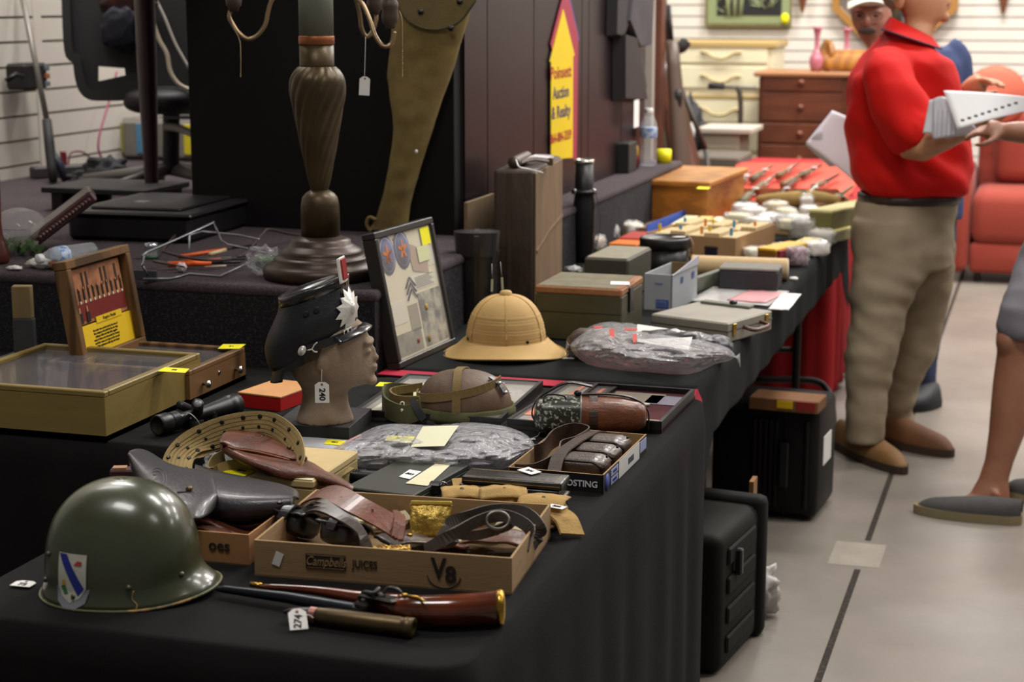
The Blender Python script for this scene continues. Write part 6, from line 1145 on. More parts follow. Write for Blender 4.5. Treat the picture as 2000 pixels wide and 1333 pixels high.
b = Wb(t); b.tube([GX(12, 158, XW + .1), GX(30, 146, XW + .12), GX(44, 150, XW + .12)], .01, darkmetal, 8); b.done('bar', t)
t = thing('power_strip', 'grey power strip on the stage floor against the slatted wall', 'power strip', GS(130, 345), .9); b = B(); b.box((-.14, -.03, 0), (.16, .03, .045), M('dark_grey_strip', '3c3636', .6), .006); b.done('body', t); b = B(); b.box((-.02, -.015, .045), (.0, .01, .1), M('red_plug', '7a1a2c', .5), .003); b.done('plug', t)
t = thing('cable', 'pink cord hanging down the slatted wall behind the chair', 'cable', GS(200, 316)); b = Wb(t); b.tube([GX(x, y, XW + .05) for x, y in ((228, 140), (215, 190), (205, 225), (195, 260), (192, 290), (200, 312))], .005, M('pink_cord', '9c4a68', .5), 6, sm=6); b.done('cord', t)
t = thing('cable', 'dark pink cord arching up from the power strip', 'cable', GS(160, 318)); b = Wb(t); b.tube([GX(133, 325, XW + .12), GX(138, 300, XW + .12), GX(160, 297, XW + .12), GX(178, 310, XW + .12), GX(188, 322, XW + .14)], .004, M('wine_cord', '6a2438', .5), 6, sm=5); b.done('cord', t)
t = thing('cloth_bundle', 'crumpled grey cloth on the stage beside the power strip', 'cloth', GS(205, 345)); b = Wb(t); b.blob(GS(210, 338, .045), (.09, .07, .055), M('charcoal_cloth', '2c2c30', .9, var=.3, vs=12), nz=.5, ns=3, flat=-.044); b.blob(GS(180, 348, .02), (.1, .05, .028), M('charcoal_cloth', '2c2c30'), nz=.5, ns=3, seed=4, flat=-.019); b.done('cloth', t)
t = thing('plastic_crate', 'clear plastic tub of blue and yellow packets behind the dark wooden leg', 'crate', (GS(345, 315)).xyz, 0); q = GS(345, 315); b = Wb(t); b.box((q.x - .3, q.y, ZS), (q.x + .3, q.y + .3, ZS + .18), M('tub_grey', '6f6a64', .4, var=.1), .02); b.done('tub', t)
for i, (x, c_) in enumerate(((-.19, '4a7a9a'), (.04, 'c8b820'), (-.3, '8a8040'))): b = Wb(t); b.box((q.x + x, q.y - .006, ZS + .03), (q.x + x + .05, q.y, ZS + .16), M('tub_' + c_, c_, .6), .002); b.done('packet', t)
b = Wb(t); b.blob((q.x + .05, q.y + .15, ZS + .25), (.2, .12, .06), M('dull_white_cloth', 'a09688', .8), nz=.3, flat=-.058); b.done('folded_cloth', t)
t = thing('flat_case', 'flat black hard case lying on the stage behind the wire rack', 'case', GS(260, 468), .1); bx = M('case_black_plastic', '18171a', .5, bump=.2, bs=60, spec=.35)
loc, rz, L, W = rect((132, 468), (372, 477), (386, 432), ZS + .001); t.matrix_basis = TR(loc, rz); hh = .085; b = B(); b.box((0, 0, 0), (L, W, hh - .01), bx, .012); b.done('body', t); b = B(); b.box((-.01, -.012, hh - .012), (L + .01, W, hh), M('case_rim', '1e1d1f', .45), .006); b.box((.05, .05, hh), (L - .05, W - .05, hh + .008), bx, .006); b.done('lid', t); b = B(); b.box((L * .32, W * .35, hh + .008), (L * .42, W * .45, hh + .009), M('grey_label', '6f6a66', .6)); b.done('label', t)
t = thing('low_bench', 'low black shelf unit on the stage under the office chair', 'shelf', GS(180, 400)); b = Wb(t); q0, q1 = GS(65, 415), GS(300, 402); b.box((q0.x, q0.y + .05, ZS + .06), (q1.x + .1, q0.y + .36, ZS + .08), M('shelf_black', '141314', .6), .003); b.done('board', t)
for x in (q0.x + .02, q1.x + .04): b = Wb(t); b.box((x, q0.y + .08, ZS), (x + .04, q0.y + .34, ZS + .06), M('shelf_black', '141314')); b.done('foot', t)
# studded box, glass globe, plant
sbm = M('studded_maroon', '3a1a1e', .35, coat=.3); A_ = GS(74, 482, .02); E_ = D(192, 392, dep(A_) + .02)
t = thing('studded_lid', 'maroon studded lid tilted up against the flat black case', 'lid', A_); d_ = (E_ - A_); b = Wb(t); n_ = rt * 1; b.box((0, 0, 0), (d_.length, .16, .035), sbm, .006, T=TR(A_, math.atan2(d_.y, d_.x), 0, -math.atan2(d_.z, d_.to_2d().length))); b.done('lid', t)
Tq = TR(A_, math.atan2(d_.y, d_.x), 0, -math.atan2(d_.z, d_.to_2d().length)); b = Wb(t)
for i in range(16): b.blob(Tq @ Vector((.02 + i * (d_.length - .04) / 15, -.001, .017)), (.007, .004, .007), M('stud_bronze', '6a5350', .3, metal=.7), nu=10, nv=6)
o = b.done('studs', t); o['kind'] = 'stuff'
t = thing('glass_bowl', 'large clear glass globe lying at the left edge of the stage', 'glass bowl', GS(40, 448)); k = dep(GS(40, 448)) / F; b = Wb(t); b.blob(GS(38, 448, 40 * k), (50 * k, 50 * k, 38 * k), clear_mat('globe_glass', alpha=.16, bump=0, rough=.03, body=(.6, .6, .58)), nu=36, nv=24); b.done('globe', t); b = Wb(t)
for r_ in (20, 32): b.tube([GS(38 + r_ * .7 * math.cos(a), 448 + 3, (38 + r_ * .8 * math.sin(a)) * k) + fw * -.05 for a in [2 * PI * i / 24 for i in range(24)]], .0012, M('glass_rim', '8a8a84', .2), 6, closed=True)
b.done('ring', t)
t = thing('artificial_plant', 'green leafy stems lying under the glass globe', 'plant', GS(40, 492)); gl2 = M('leaf_green', '3f5a30', .6, var=.3, vs=20); random.seed(4)
for i in range(9): x = 5 + i * 8; b = Wb(t); b.ribbon([GS(x - 12, 470 - i, .03), GS(x, 474 + (i % 3) * 4, .035), GS(x + 18, 484 + (i % 4) * 3, .012)], .012, .0015, gl2, side=(.3, .6, 1), sm=4); b.done('leaf', t)
t = thing('grey_board', 'grey wedge shaped board lying between the plant and the bottle', 'board', GS(60, 500)); b = Wb(t); P_ = [GS(30, 500), GS(75, 498), GS(78, 478, .02), GS(30, 484, .02)]; b.add(P_ + [p + Vector((0, 0, .03)) for p in P_], [(3, 2, 1, 0), (4, 5, 6, 7), (0, 1, 5, 4), (1, 2, 6, 5), (2, 3, 7, 6), (3, 0, 4, 7)], M('grey_board', '5a5650', .8)); b.done('board', t)
# water bottles
clr = clear_mat('bottle_plastic', alpha=.16, bump=.25, bs=30, rough=.05, body=(.85, .9, .95)); lblm = M('bottle_label', 'b8c8dc', .4, col2='4a78b8', vs=45, thr=(.5, .6)); capw = M('white_cap', 'e0e0e0', .4)
def bottle(label, T, s=1):
    t = thing('water_bottle', label, 'bottle'); t.matrix_basis = T; b = B(); pr = [(0, 0), (.026, 0), (.031, .004)]
    for i in range(9): pr += [(.0315, .008 + i * .011), (.0295, .0135 + i * .011)]
    pr += [(.0315, .11), (.0315, .145), (.029, .16), (.02, .180), (.0135, .192), (.0135, .2)]; b.lathe([(r * s, z * s) for r, z in pr], clr, 32); b.done('bottle', t)
    b = B(); b.lathe([(.0318 * s, .107 * s), (.032 * s, .108 * s), (.032 * s, .143 * s), (.0318 * s, .144 * s)], lblm, 32); b.done('label_band', t)
    b = B(); b.lathe([(.015 * s, .196 * s), (.0155 * s, .197 * s), (.0155 * s, .213 * s), (.014 * s, .215 * s), (0, .215 * s)], capw, 24); b.done('cap', t); return t
a, e = GS(182, 492, .034), GS(78, 506, .034); d_ = (a - e).normalized()
bottle('empty water bottle lying on its side behind the raised picture lid', Matrix.Translation(a) @ (e - a).to_track_quat('Z', 'Y').to_matrix().to_4x4(), (e - a).length / .215 * 1.05)
p = GS(1266, 324); bottle('clear water bottle standing on the far end of the stage edge', TR(p), (hz(p, 212) - ZS) / .215)
p = GS(1252, 318); 
t = thing('can', 'dark red and yellow can left of the standing water bottle', 'can', GS(1236, 330)); k = dep(GS(1236, 330)) / F; b = B(); b.lathe([(0, 0), (11 * k, 0), (11 * k, 38 * k), (8 * k, 46 * k), (0, 46 * k)], M('can_yellow', '9a7a20', .4), 20); b.done('body', t); b = B(); b.lathe([(11.3 * k, 2 * k), (11.4 * k, 26 * k), (11.3 * k, 27 * k)], M('can_red', '7a1824', .4), 20); b.done('band', t)
t = thing('yellow_cup', 'bright yellow tape roll right of the standing water bottle', 'tape roll', GS(1297, 318)); k = dep(GS(1297, 318)) / F; b = B(); b.lathe([(7 * k, 0), (14 * k, 0), (14 * k, 26 * k), (7 * k, 26 * k)], M('bright_yellow', 'e6e000', .5), 28); b.done('roll', t)
t = thing('black_box', 'small black speaker box against the partition beside the can', 'box', GS(1216, 338)); b = B(); b.box((-.03, -.02, 0), (.03, .12, .12), blackm, .003); b.done('box', t)
# wire rack
wr = M('wire_steel', '8a8c92', .35, metal=.7); t = thing('wire_rack', 'bent grey wire rack with a metal foot lying on the front of the stage', 'wire rack', GS(400, 520)); P = lambda x, y, z: GS(x, y, z)
for pts in ([(290, 540, .003), (278, 520, .05), (282, 500, .07)] , [(278, 500, .045), (288, 492, .05), (340, 470, .07), (418, 434, .09), (432, 470, .05), (445, 478, .04), (480, 485, .03), (520, 495, .02)], [(280, 545, .003), (330, 545, .003), (345, 542, .003), (370, 535, .003), (430, 540, .003), (512, 500, .02)], [(370, 505, .003), (370, 460, .06), (395, 452, .06), (470, 460, .06), (505, 468, .06)]):
    b = Wb(t); b.tube([GS(*p) for p in pts], .003, wr, 8); b.done('wire', t)
b = Wb(t); q = GS(275, 545); b.box((-.02, -.004, 0), (.045, .002, .022), M('rack_foot', '4a4c52', .4, metal=.5), .001, T=TR(q, .05)); b.done('foot', t)
t = thing('tin_can', 'silver and green tin seen through the wire rack', 'can', GS(296, 505)); b = B(); b.lathe([(0, 0), (.018, 0), (.018, .012), (.0175, .013), (.0175, .03), (.018, .031), (.018, .042), (0, .042)], M('tin_silver', 'b8bcc0', .25, metal=.8), 24); b.done('can', t); b = B(); b.lathe([(.0182, 0), (.0184, .009)], M('tin_green', '2c5a3c', .4), 24); b.done('band', t)
random.seed(9)
tl = [(350, 502, 500, 478, .006, 'c8501c', 'long orange handled screwdriver at the back of the heap'), (328, 517, 470, 512, .008, 'e05a14', 'thick orange handled tool at the front of the heap'), (360, 512, 480, 505, .006, 'c84a18', 'orange handled tool in the middle of the heap'), (410, 497, 460, 483, .006, 'c8b48c', 'pale wooden handled tool on top of the orange ones'), (380, 508, 500, 500, .004, '3a3838', 'thin dark screwdriver among the orange tools'), (300, 510, 360, 522, .004, '5a4a42', 'brown cable end at the left of the tools'), (400, 522, 470, 518, .003, 'b09a88', 'thin pale stick in front of the orange tools')]
for x0, y0, x1, y1, r_, c_, lb in tl:
    t = thing('hand_tool', lb, 'hand tool', GS(x0, y0, .01)); b = Wb(t); z0 = .012 + (520 - y0) * .0005; a, e = GS(x0, y0, z0), GS(x1, y1, z0 + .004); b.tube([a, a.lerp(e, .6)], [r_, r_ * .9], M('tool_' + c_, c_, .5), 10); b.done('handle', t); b = Wb(t); b.tube([a.lerp(e, .58), e], r_ * .45, darkmetal, 8); b.done('shaft', t)
t = thing('cable', 'brown power cord snaking from the tools behind the lamp base', 'cable', GS(560, 460)); b = Wb(t); b.tube([GS(*p) for p in ((350, 452, .02), (322, 485, .03), (330, 495, .03), (400, 508, .03), (470, 500, .02), (510, 460, .05), (525, 448, .06), (560, 456, .03), (605, 462, .01))], .004, M('brown_cord_dark', '3a2a26', .6), 8, sm=8); b.done('cord', t)
t = thing('plastic_bag', 'small clear bag of green leaves left of the lamp base', 'bag', GS(515, 515)); b = Wb(t); b.blob(GS(515, 510, .035), (.045, .04, .036), clear_mat('stage_bag', alpha=.22, bs=24, body=(.6, .6, .62)), nz=.4, ns=3, flat=-.034); b.done('film', t); b = Wb(t); b.blob(GS(520, 512, .02), (.03, .02, .016), M('leaf_green', '3f5a30'), nz=.4); b.done('contents', t)
t = thing('green_tag', 'bright green tag sticking out of the small clear bag', 'tag', GS(520, 523)); b = Wb(t); b.box((-.018, -.004, 0), (.018, .004, .02), M('vivid_green', '4ac820', .5), .003, T=TR(GS(521, 524, .002), .4, 0, -.4)); b.done('tag', t)
for k_, (x, y, r_, mt, lb) in enumerate(((85, 524, (.045, .02, .012), white, 'torn white tissue in front of the lying water bottle'), (28, 528, (.02, .012, .006), white, 'small scrap of tissue at the foot of the wooden leg'), (355, 532, (.014, .01, .012), M('pinkish_tissue', 'c8b8bc', .8), 'crumpled pinkish tissue in front of the orange tools'), (108, 527, (.02, .012, .012), M('red_green_wrapper', 'a01818', .4, col2='2a7a40', vs=60), 'red and green sweet wrapper beside the torn tissue'))):
    t = thing('paper_scrap', lb, 'paper', GS(x, y)); b = B(); b.blob((0, 0, r_[2]), r_, mt, nz=.6, ns=3, seed=k_ * 3, nu=20, nv=12, flat=-r_[2] + .0005); b.done('tissue', t)
# ================================================================ BACK OF THE HALL
def cab(name, label, x0, x1, ytop, Y, dpt, mat, zb=0):
    a, e = GY(x0, ytop, Y), GY(x1, ytop, Y); t = thing(name, label, 'cabinet' if 'dresser' not in name else 'dresser', (a.x, Y, zb)); return t, e.x - a.x, a.z - zb
iv = M('ivory_paint', 'd9cfae', .45); gt_ = M('antique_gold_paint', 'b59a62', .5)
t, W, Ht = cab('dresser', 'tall ivory painted chest of drawers against the back wall', 1296, 1512, 80, 11.3, .5, iv)
b = B(); b.box((0, 0, 0), (W, .48, Ht - .04), iv, .006); b.done('carcass', t); b = B(); b.box((-.02, -.02, Ht - .04), (W + .02, .49, Ht), gt_, .006); b.done('top', t)
zs_ = [hz((0, 11.3), y) for y in (92, 130, 137, 182, 204, 252, 262, 310, 320, 380)]
for k in range(5):
    z1, z0 = zs_[2 * k], zs_[2 * k + 1]; q = B(); q.box((.04, -.012, z0), (W - .04, 0, z1), M('ivory_drawer', 'e2dab8', .4), .004); d_ = q.done('drawer', t); q = B(); c0, zc = W * .53, (z0 + z1) / 2
    q.tube([(c0 - .13, -.016, zc + .01), (c0 - .09, -.03, zc + .006), (c0 - .05, -.035, zc - .02), (c0, -.035, zc - .03), (c0 + .05, -.035, zc - .02), (c0 + .09, -.03, zc + .006), (c0 + .13, -.016, zc + .01)], .009, M('handle_gold', 'b8a478', .4, metal=.4), 8, sm=4); q.done('handle', d_)
b = B(); b.box((-.01, -.016, hz((0, 11.3), 203)), (W + .01, -.0, hz((0, 11.3), 197)), gt_); b.done('moulding', t)
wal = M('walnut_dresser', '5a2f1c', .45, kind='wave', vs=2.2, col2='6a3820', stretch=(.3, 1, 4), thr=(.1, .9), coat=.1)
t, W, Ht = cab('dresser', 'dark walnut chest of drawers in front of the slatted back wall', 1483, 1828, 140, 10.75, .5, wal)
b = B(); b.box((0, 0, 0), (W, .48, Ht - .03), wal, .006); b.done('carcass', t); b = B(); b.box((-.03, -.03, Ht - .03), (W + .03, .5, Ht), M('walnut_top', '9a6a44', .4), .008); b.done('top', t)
for y0, y1 in ((150, 186), (190, 247), (252, 292), (296, 350), (354, 420)):
    z1, z0 = hz((0, 10.75), y0), hz((0, 10.75), y1)
    for s in (0, 1): q = B(); q.box((W * (.02 + .5 * s), -.012, z0), (W * (.48 + .5 * s), 0, z1), wal, .004); d_ = q.done('drawer', t); q = B(); q.blob((W * (.25 + .5 * s), -.03, (z0 + z1) / 2), (.02, .018, .02), wal, nu=12, nv=8); q.done('knob', d_)
TD = t; ztop = Ht
def onD(x, dy=.25): p = GY(x, 140, 10.75 + dy); return Vector((p.x, p.y, ztop + .001))
pk = M('pink_glass', 'b06a78', .15, spec=.6)
for x, hh_, lb, dy in ((1594, .27, 'pink glass vase left of the wooden cradle', .15), (1652, .26, 'pink glass vase behind the wooden cradle', .40), (1812, .22, 'pink glass vase behind the head of the man in red', .3)):
    t = thing('glass_vase', lb, 'vase', onD(x, dy)); b = B(); b.lathe([(0, 0), (.03, 0), (.042, .03), (.046, .07), (.034, .10), (.016, .13), (.015, hh_ * .75), (.024, hh_ - .02), (.034, hh_), (.03, hh_), (.012, hh_ * .75)], pk, 24); b.done('vase', t)
t = thing('wooden_cradle', 'golden wooden rolled cradle shaped bowl on the walnut dresser', 'bowl', onD(1650, .22)); cw_ = M('golden_wood', 'a0691e', .4, kind='wave', vs=4, col2='8a5416', thr=(.1, .9), coat=.2)
b = B(); b.surf(lambda u, v: (-.14 + v * .42 + .0, .09 * math.cos(PI * (u * 1.15 - .08)), .10 * math.sin(PI * (u * 1.15 - .08)) + .03), 24, 10, cw_); o = b.done('body', t); m = o.modifiers.new('t', 'SOLIDIFY'); m.thickness = .012
b = B(); b.lathe([(0, 0), (.085, 0), (.095, .01), (.095, .03), (.085, .04), (0, .035)], M('golden_wood_dark', '8c5818', .4, coat=.2), 28, TR((-.13, 0, .096), .5, 0, PI / 2)); b.done('end_panel', t)
t = thing('wooden_ornament', 'golden carved wooden ornament right of the red shirt collar', 'ornament', onD(1800, .2)); b = B(); b.lathe([(0, 0), (.04, 0), (.02, .03), (.02, .12), (.05, .15), (.06, .19), (.05, .23), (0, .24)], cw_, 20); b.done('ornament', t)
# sofa
sof = M('orange_red_fabric', '8e3322', .85, var=.06, vs=6, bump=.2, bs=200, sheen=.1); a = GY(1890, 530, 10.4)
t = thing('sofa', 'orange red sofa in front of the slatted wall at the right', 'sofa', (a.x, 10.4, 0)); b = B(); b.box((0, .02, .06), (2.1, .78, .24), sof, .03, seg=2); b.done('base', t)
for k in range(3): b = B(); b.box((.0 + k * .7, 0, .23), (.69 + k * .7, .64, .54), sof, .07, seg=3); b.done('seat_cushion', t)
for k, x in enumerate((0.10, .80, 1.5)): b = B(); b.box((x, -.09, -.0), (x + .62, .09, .44), sof, .08, seg=3, T=TR((0, .55, .54), 0, -.2)); b.done('back_cushion', t)
b = B(); b.box((0, .66, .2), (2.1, .80, .92), sof, .05, seg=2); b.done('back', t)
b = B(); b.box((-.12, 0, .06), (-.0, .80, .66), sof, .05, seg=2); b.done('arm', t)
b = B(); b.lathe([(0, -.06), (.15, -.05), (.19, 0), (.15, .05), (0, .06)], M('coral_cushion', 'b85a44', .8), 28, TR((GY(1945, 185, 11.0).x - a.x, .45, GY(1945, 188, 11.0).z), 0, PI / 2)); b.done('round_cushion', t)
for x in (0.05, 2.0): b = B(); b.cyl((x, .1, 0), (x, .1, .07), .02, black, 10); b.done('foot', t)
# wall pieces
YB = 11.985
def wb_(x, y): p = GY(x, y, YB); return p
t = thing('framed_picture', 'framed bamboo picture with a green mount hanging on the back wall', 'picture', wb_(1465, 0)); p0, p1 = wb_(1378, 53), wb_(1550, -70); b = Wb(t); b.box((p0.x, YB - .03, p0.z), (p1.x, YB, p1.z), M('frame_antique', '7a7048', .5), .006); b.done('frame', t)
p0, p1 = wb_(1384, 46), wb_(1546, -64); b = Wb(t); b.box((p0.x, YB - .036, p0.z), (p1.x, YB - .028, p1.z), M('mat_green', '7f8a62', .7)); b.done('mount', t); p0, p1 = wb_(1402, 30), wb_(1530, -50); b = Wb(t); b.box((p0.x, YB - .04, p0.z), (p1.x, YB - .034, p1.z), M('picture_night', '16181a', .5)); b.done('painting', t)
bam = M('bamboo_green', '8f9a74', .6); random.seed(2)
for x in (1426, 1438, 1449): b = Wb(t); b.tube([wb_(x, 30) + Vector((0, -.045, 0)), wb_(x + (x - 1436) * .5, -48) + Vector((0, -.045, 0))], .018, bam, 6, flat=.3); b.done('painted_stem', t)
b = Wb(t)
for i in range(26): c0 = wb_(random.choice((1412, 1478, 1500)) + random.randint(-5, 12), random.randint(-20, 24)) + Vector((0, -.043, 0)); an = random.random() * PI; b.tube([c0, c0 + Vector((math.cos(an) * .07, 0, math.sin(an) * .07))], [.006, .001], bam, 4)
b.done('painted_leaves', t)['kind'] = 'stuff'
b = Wb(t); c0 = wb_(1535, 36); b.lathe([(0, 0), (.028, 0), (.028, .004), (0, .004)], yellow, 20, TR(c0 + Vector((0, -.04, 0)), 0, PI / 2), sy=1.3); b.done('price_sticker', t)
t = thing('mirror', 'octagonal wooden framed mirror on the back wall behind the two men', 'mirror', wb_(1750, -28)); cxx = wb_(1750, -30); R_ = abs(wb_(1750, 84).z - cxx.z) * 1.04; b = Wb(t); oc_ = [(cxx + Vector((R_ * 1.05 * math.cos(PI / 8 + i * PI / 4), 0, R_ * math.sin(PI / 8 + i * PI / 4)))) for i in range(8)]
b.ribbon([p + Vector((0, -.03, 0)) for p in oc_], .06, .05, M('mirror_frame_wood', '9a6e34', .4, coat=.2), side=(0, 1, 0), closed=True); b.done('frame', t); b = Wb(t); b.add([p.lerp(cxx, .03) + Vector((0, -.02, 0)) for p in oc_], [list(range(8))], M('mirror_glass', 'd8d8d8', .03, metal=1)); b.done('mirror_glass', t)
for x, lb in ((1570, 'brown pointed wooden wall ornament left of the mirror'), (1962, 'brown pointed wooden wall ornament right of the mirror')):
    t = thing('wall_ornament', lb, 'ornament', wb_(x, 0)); b = Wb(t); c0 = wb_(x, -30); b.lathe([(0, -.20), (.012, -.17), (.035, -.06), (.04, .0), (.03, .1), (0, .12)], M('carved_brown', '6a3c20', .5), 12, TR(c0 + Vector((0, -.03, 0))), sy=.6); b.done('ornament', t)
# small cabinet, stand, oddments
t, W, Ht = cab('side_table', 'small grey side table with a white top in front of the ivory dresser', 1368, 1462, 250, 9.9, .4, iv); t['category'] = 'table'
b = B(); b.box((-.02, 0, Ht - .03), (W + .02, .4, Ht), M('side_white', 'b8b0a2', .5), .004); b.done('top', t); b = B(); b.box((.01, .02, .1), (W * .8, .38, Ht - .03), M('side_grey', '857a68', .6, var=.05), .004); b.done('body', t)
for k in range(3): b = B(); b.box((.03, .008, .15 + k * (Ht - .2) / 3), (W * .78, .02, .1 + (k + 1) * (Ht - .2) / 3), M('side_grey2', '918672', .6), .003); b.done('drawer', t)
for s in (.02, W * .8): b = B(); b.box((s, .03, 0), (s + .03, .06, .1), M('side_grey', '857a68')); b.done('leg', t)
t = thing('exercise_stand', 'dark upright stand with a padded handle before the ivory dresser', 'stand', (GY(1443, 240, 10.4).x, 10.4, 0)); Y_ = 10.4; b = Wb(t); p = GY(1443, 240, Y_); b.tube([(p.x, Y_, .02), (p.x + .01, Y_, p.z), GY(1444, 180, Y_), GY(1438, 170, Y_)], .016, M('stand_brown', '3f382e', .5), 8, sm=4); b.done('post', t); b = Wb(t); b.tube([GY(1412, 169, Y_), GY(1478, 171, Y_)], .009, M('stand_grey', '77736a', .4), 8); b.done('crossbar', t); b = Wb(t); b.tube([GY(1384, 168, Y_), GY(1414, 169, Y_)], .02, blackm, 10); b.done('grip', t); b = Wb(t); b.box((p.x - .2, Y_ - .15, 0), (p.x + .2, Y_ + .15, .03), blackm, .005); b.done('foot', t)
t = thing('low_bench', 'low grey carpet covered bench on the floor behind the red table', 'bench', (GY(1400, 330, 9.6).x, 9.6, 0)); p0, p1 = GY(1350, 300, 9.6), GY(1455, 300, 9.6); b = Wb(t); b.box((p0.x, 9.4, .3), (p1.x, 9.85, p0.z), M('bench_grey', '5e564c', .9), .01); b.done('seat', t)
for x in (p0.x + .03, p1.x - .07): b = Wb(t); b.box((x, 9.45, 0), (x + .04, 9.8, .3), M('bench_grey', '5e564c')); b.done('leg', t)
t = thing('wheeled_bag', 'black bag with white straps on the floor below the leaning rifles', 'bag', (GY(1340, 250, 10.3).x, 10.3, 0)); p = GY(1338, 235, 10.3); b = Wb(t); b.blob((p.x, 10.3, .5), (.15, .12, p.z - .42), M('bag_black', '1d1a20', .6), e=.7, nz=.3); b.done('bag', t); b = Wb(t); b.box((p.x - .16, 10.15, 0), (p.x + .16, 10.4, .12), blackm, .02); b.done('base', t); b = Wb(t); b.tube([GY(1350, 240, 10.15), GY(1346, 270, 10.15), GY(1352, 300, 10.15)], .03, M('white_strap', 'b8b4ac', .6), 8); b.done('strap', t)
t = thing('walking_stick', 'thin dark stick leaning beside the ivory dresser', 'stick', G(1382, 560, 0)); b = Wb(t); b.tube([GY(1378, 292, 9.2), GY(1332, 175, 9.2)], .014, M('stick_dark', '3a342e', .5), 8); e = GY(1378, 292, 9.2); b.tube([e, e + Vector((.3 * .4, 0, -e.z + .01)) ], .014, M('stick_dark', '3a342e'), 8); b.done('stick', t)
# rifles leaning at the end of the partition
gun_w = M('gun_stock', '5c3626', .4, var=.3, vs=6, coat=.2); gun_o = M('gun_olive', '66643f', .5, var=.2, vs=8); gun_k = M('gun_black', '23211f', .4, metal=.4)
def RP(x, y, d=7.9): return D(x, y, d + 1.5)
def rifle(label, pts, rad, mt, bpts, d=7.9, sling=None):
    base = RP(*pts[0], d); dirn = (RP(*pts[0], d) - RP(*pts[-1], d)).normalized(); low = base + dirn * (base.z / max(.3, -dirn.z)); low.z = .02
    t = thing('rifle', label, 'rifle', (low.x, low.y, 0)); rad *= 1.8; b = Wb(t); b.tube([low, low.lerp(base, .25)] + [RP(*p, d) for p in pts], [rad * 1.6, rad * 1.5] + [rad * q for q in (1.2, 1, .9, .8, .7)[:len(pts)]], mt, 10, flat=.6); b.done('stock', t)
    b = Wb(t); b.tube([RP(*p, d) for p in bpts], .013, gun_k, 8); b.done('barrel', t); c0 = RP(*pts[1], d); b = Wb(t); b.blob(c0, (.03, .03, .07), gun_k, e=.6, nu=12, nv=8); b.done('receiver', t)
    if sling: b = Wb(t); b.ribbon([RP(*p, d - .05) for p in sling], .03, .004, M('sling_olive', '5a5438', .9), side=(1, 0, 0), sm=5); b.done('sling', t)
rifle('brown stocked rifle leaning furthest right at the partition end', [(1342, 345), (1322, 240), (1305, 150), (1296, 90)], .045, gun_w, [(1300, 110), (1284, -30)], 7.8, [(1335, 300), (1340, 240), (1312, 120)])
rifle('olive covered rifle leaning in the middle of the group', [(1318, 340), (1306, 240), (1302, 160), (1304, 95)], .055, gun_o, [(1304, 100), (1296, -30)], 8.1, [(1316, 220), (1330, 180), (1308, 90)])
rifle('dark rifle with a reddish stock leaning nearest the partition', [(1296, 335), (1285, 220), (1280, 120), (1276, 60)], .05, M('gun_dark_red', '3a2222', .5), [(1276, 70), (1268, -40)], 8.45)
rifle('slim orange brown rifle just behind the dark one', [(1268, 330), (1266, 200), (1266, 130), (1266, 60)], .05, M('gun_orange', '8a4a1c', .4), [(1266, 70), (1268, -40)], 8.8)
rifle('short dark rifle with a scope, leaning beside the olive covered one', [(1330, 300), (1322, 200), (1316, 130), (1312, 80)], .026, M('gun_brown', '4a3628', .5), [(1312, 90), (1306, 10)], 7.5)
t = thing('black_grip', 'black curved handle sticking out right of the leaning rifles', 'handle', RP(1325, 92, 7.8)); b = Wb(t); b.tube([RP(1300, 82, 7.8), RP(1318, 92, 7.8), RP(1330, 92, 7.8), RP(1341, 80, 7.8)], [.012, .025, .035, .03], blackm, 10, sm=4); b.tube([RP(1300, 82, 7.8), RP(1302, 130, 7.82)], .012, blackm, 8); b.done('grip', t)
t = thing('dark_wood_post', 'dark brown wooden post standing behind the leaning rifles', 'post', (GY(1284, 100, 8.9).x, 8.9, 0)); p = GY(1290, 0, 8.9); b = Wb(t); b.box((p.x - .06, 8.85, 0), (p.x + .02, 8.95, 2.2), gun_w, .006); b.done('post', t)
# dark cases hanging on the partition
hk_ = M('hanging_black', '181619', .6); hg_ = M('hanging_grey', '38353a', .75, var=.2, vs=6)
for k_, (P_, mt, th_, lb) in enumerate((([(1196, 60), (1222, 68), (1245, 200), (1196, 198)], hk_, .05, 'long flat black case hanging low on the partition'), ([(1186, -20), (1215, -20), (1212, 40), (1200, 75), (1184, 70)], hk_, .04, 'black strapped pouch hanging above the long black case'), ([(1212, -20), (1258, -20), (1252, 92), (1228, 95), (1205, 40)], hg_, .05, 'grey padded case hanging right of the black pouch'), ([(1228, 92), (1240, 95), (1252, 176), (1244, 178)], M('hanging_charcoal', '2b292c', .5), .03, 'narrow charcoal scabbard hanging below the grey padded case'))):
    t = thing('hanging_case', lb, 'case', GX(P_[0][0], P_[0][1], XP)); b = Wb(t); A2 = [GX(x, y, XP + .002) for x, y in P_]; c0 = sum(A2, Vector()) / len(A2); B2 = [c0 + (p - c0) * .9 + Vector((th_, 0, 0)) for p in A2]; n = len(A2)
    b.add(A2 + B2, [list(range(n)), [n + i for i in range(n)][::-1]] + [(i, (i + 1) % n, n + (i + 1) % n, n + i) for i in range(n)], mt); b.done('case', t)
p = GX(1243, 222, XP + .05); price_tag('white price tag hanging on a string below the charcoal scabbard', TR(p, PI / 2) @ UPRIGHT, '', .09, .11, line=[GX(1243, 205, XP + .05), GX(1246, 190, XP + .05), GX(1244, 178, XP + .04)])
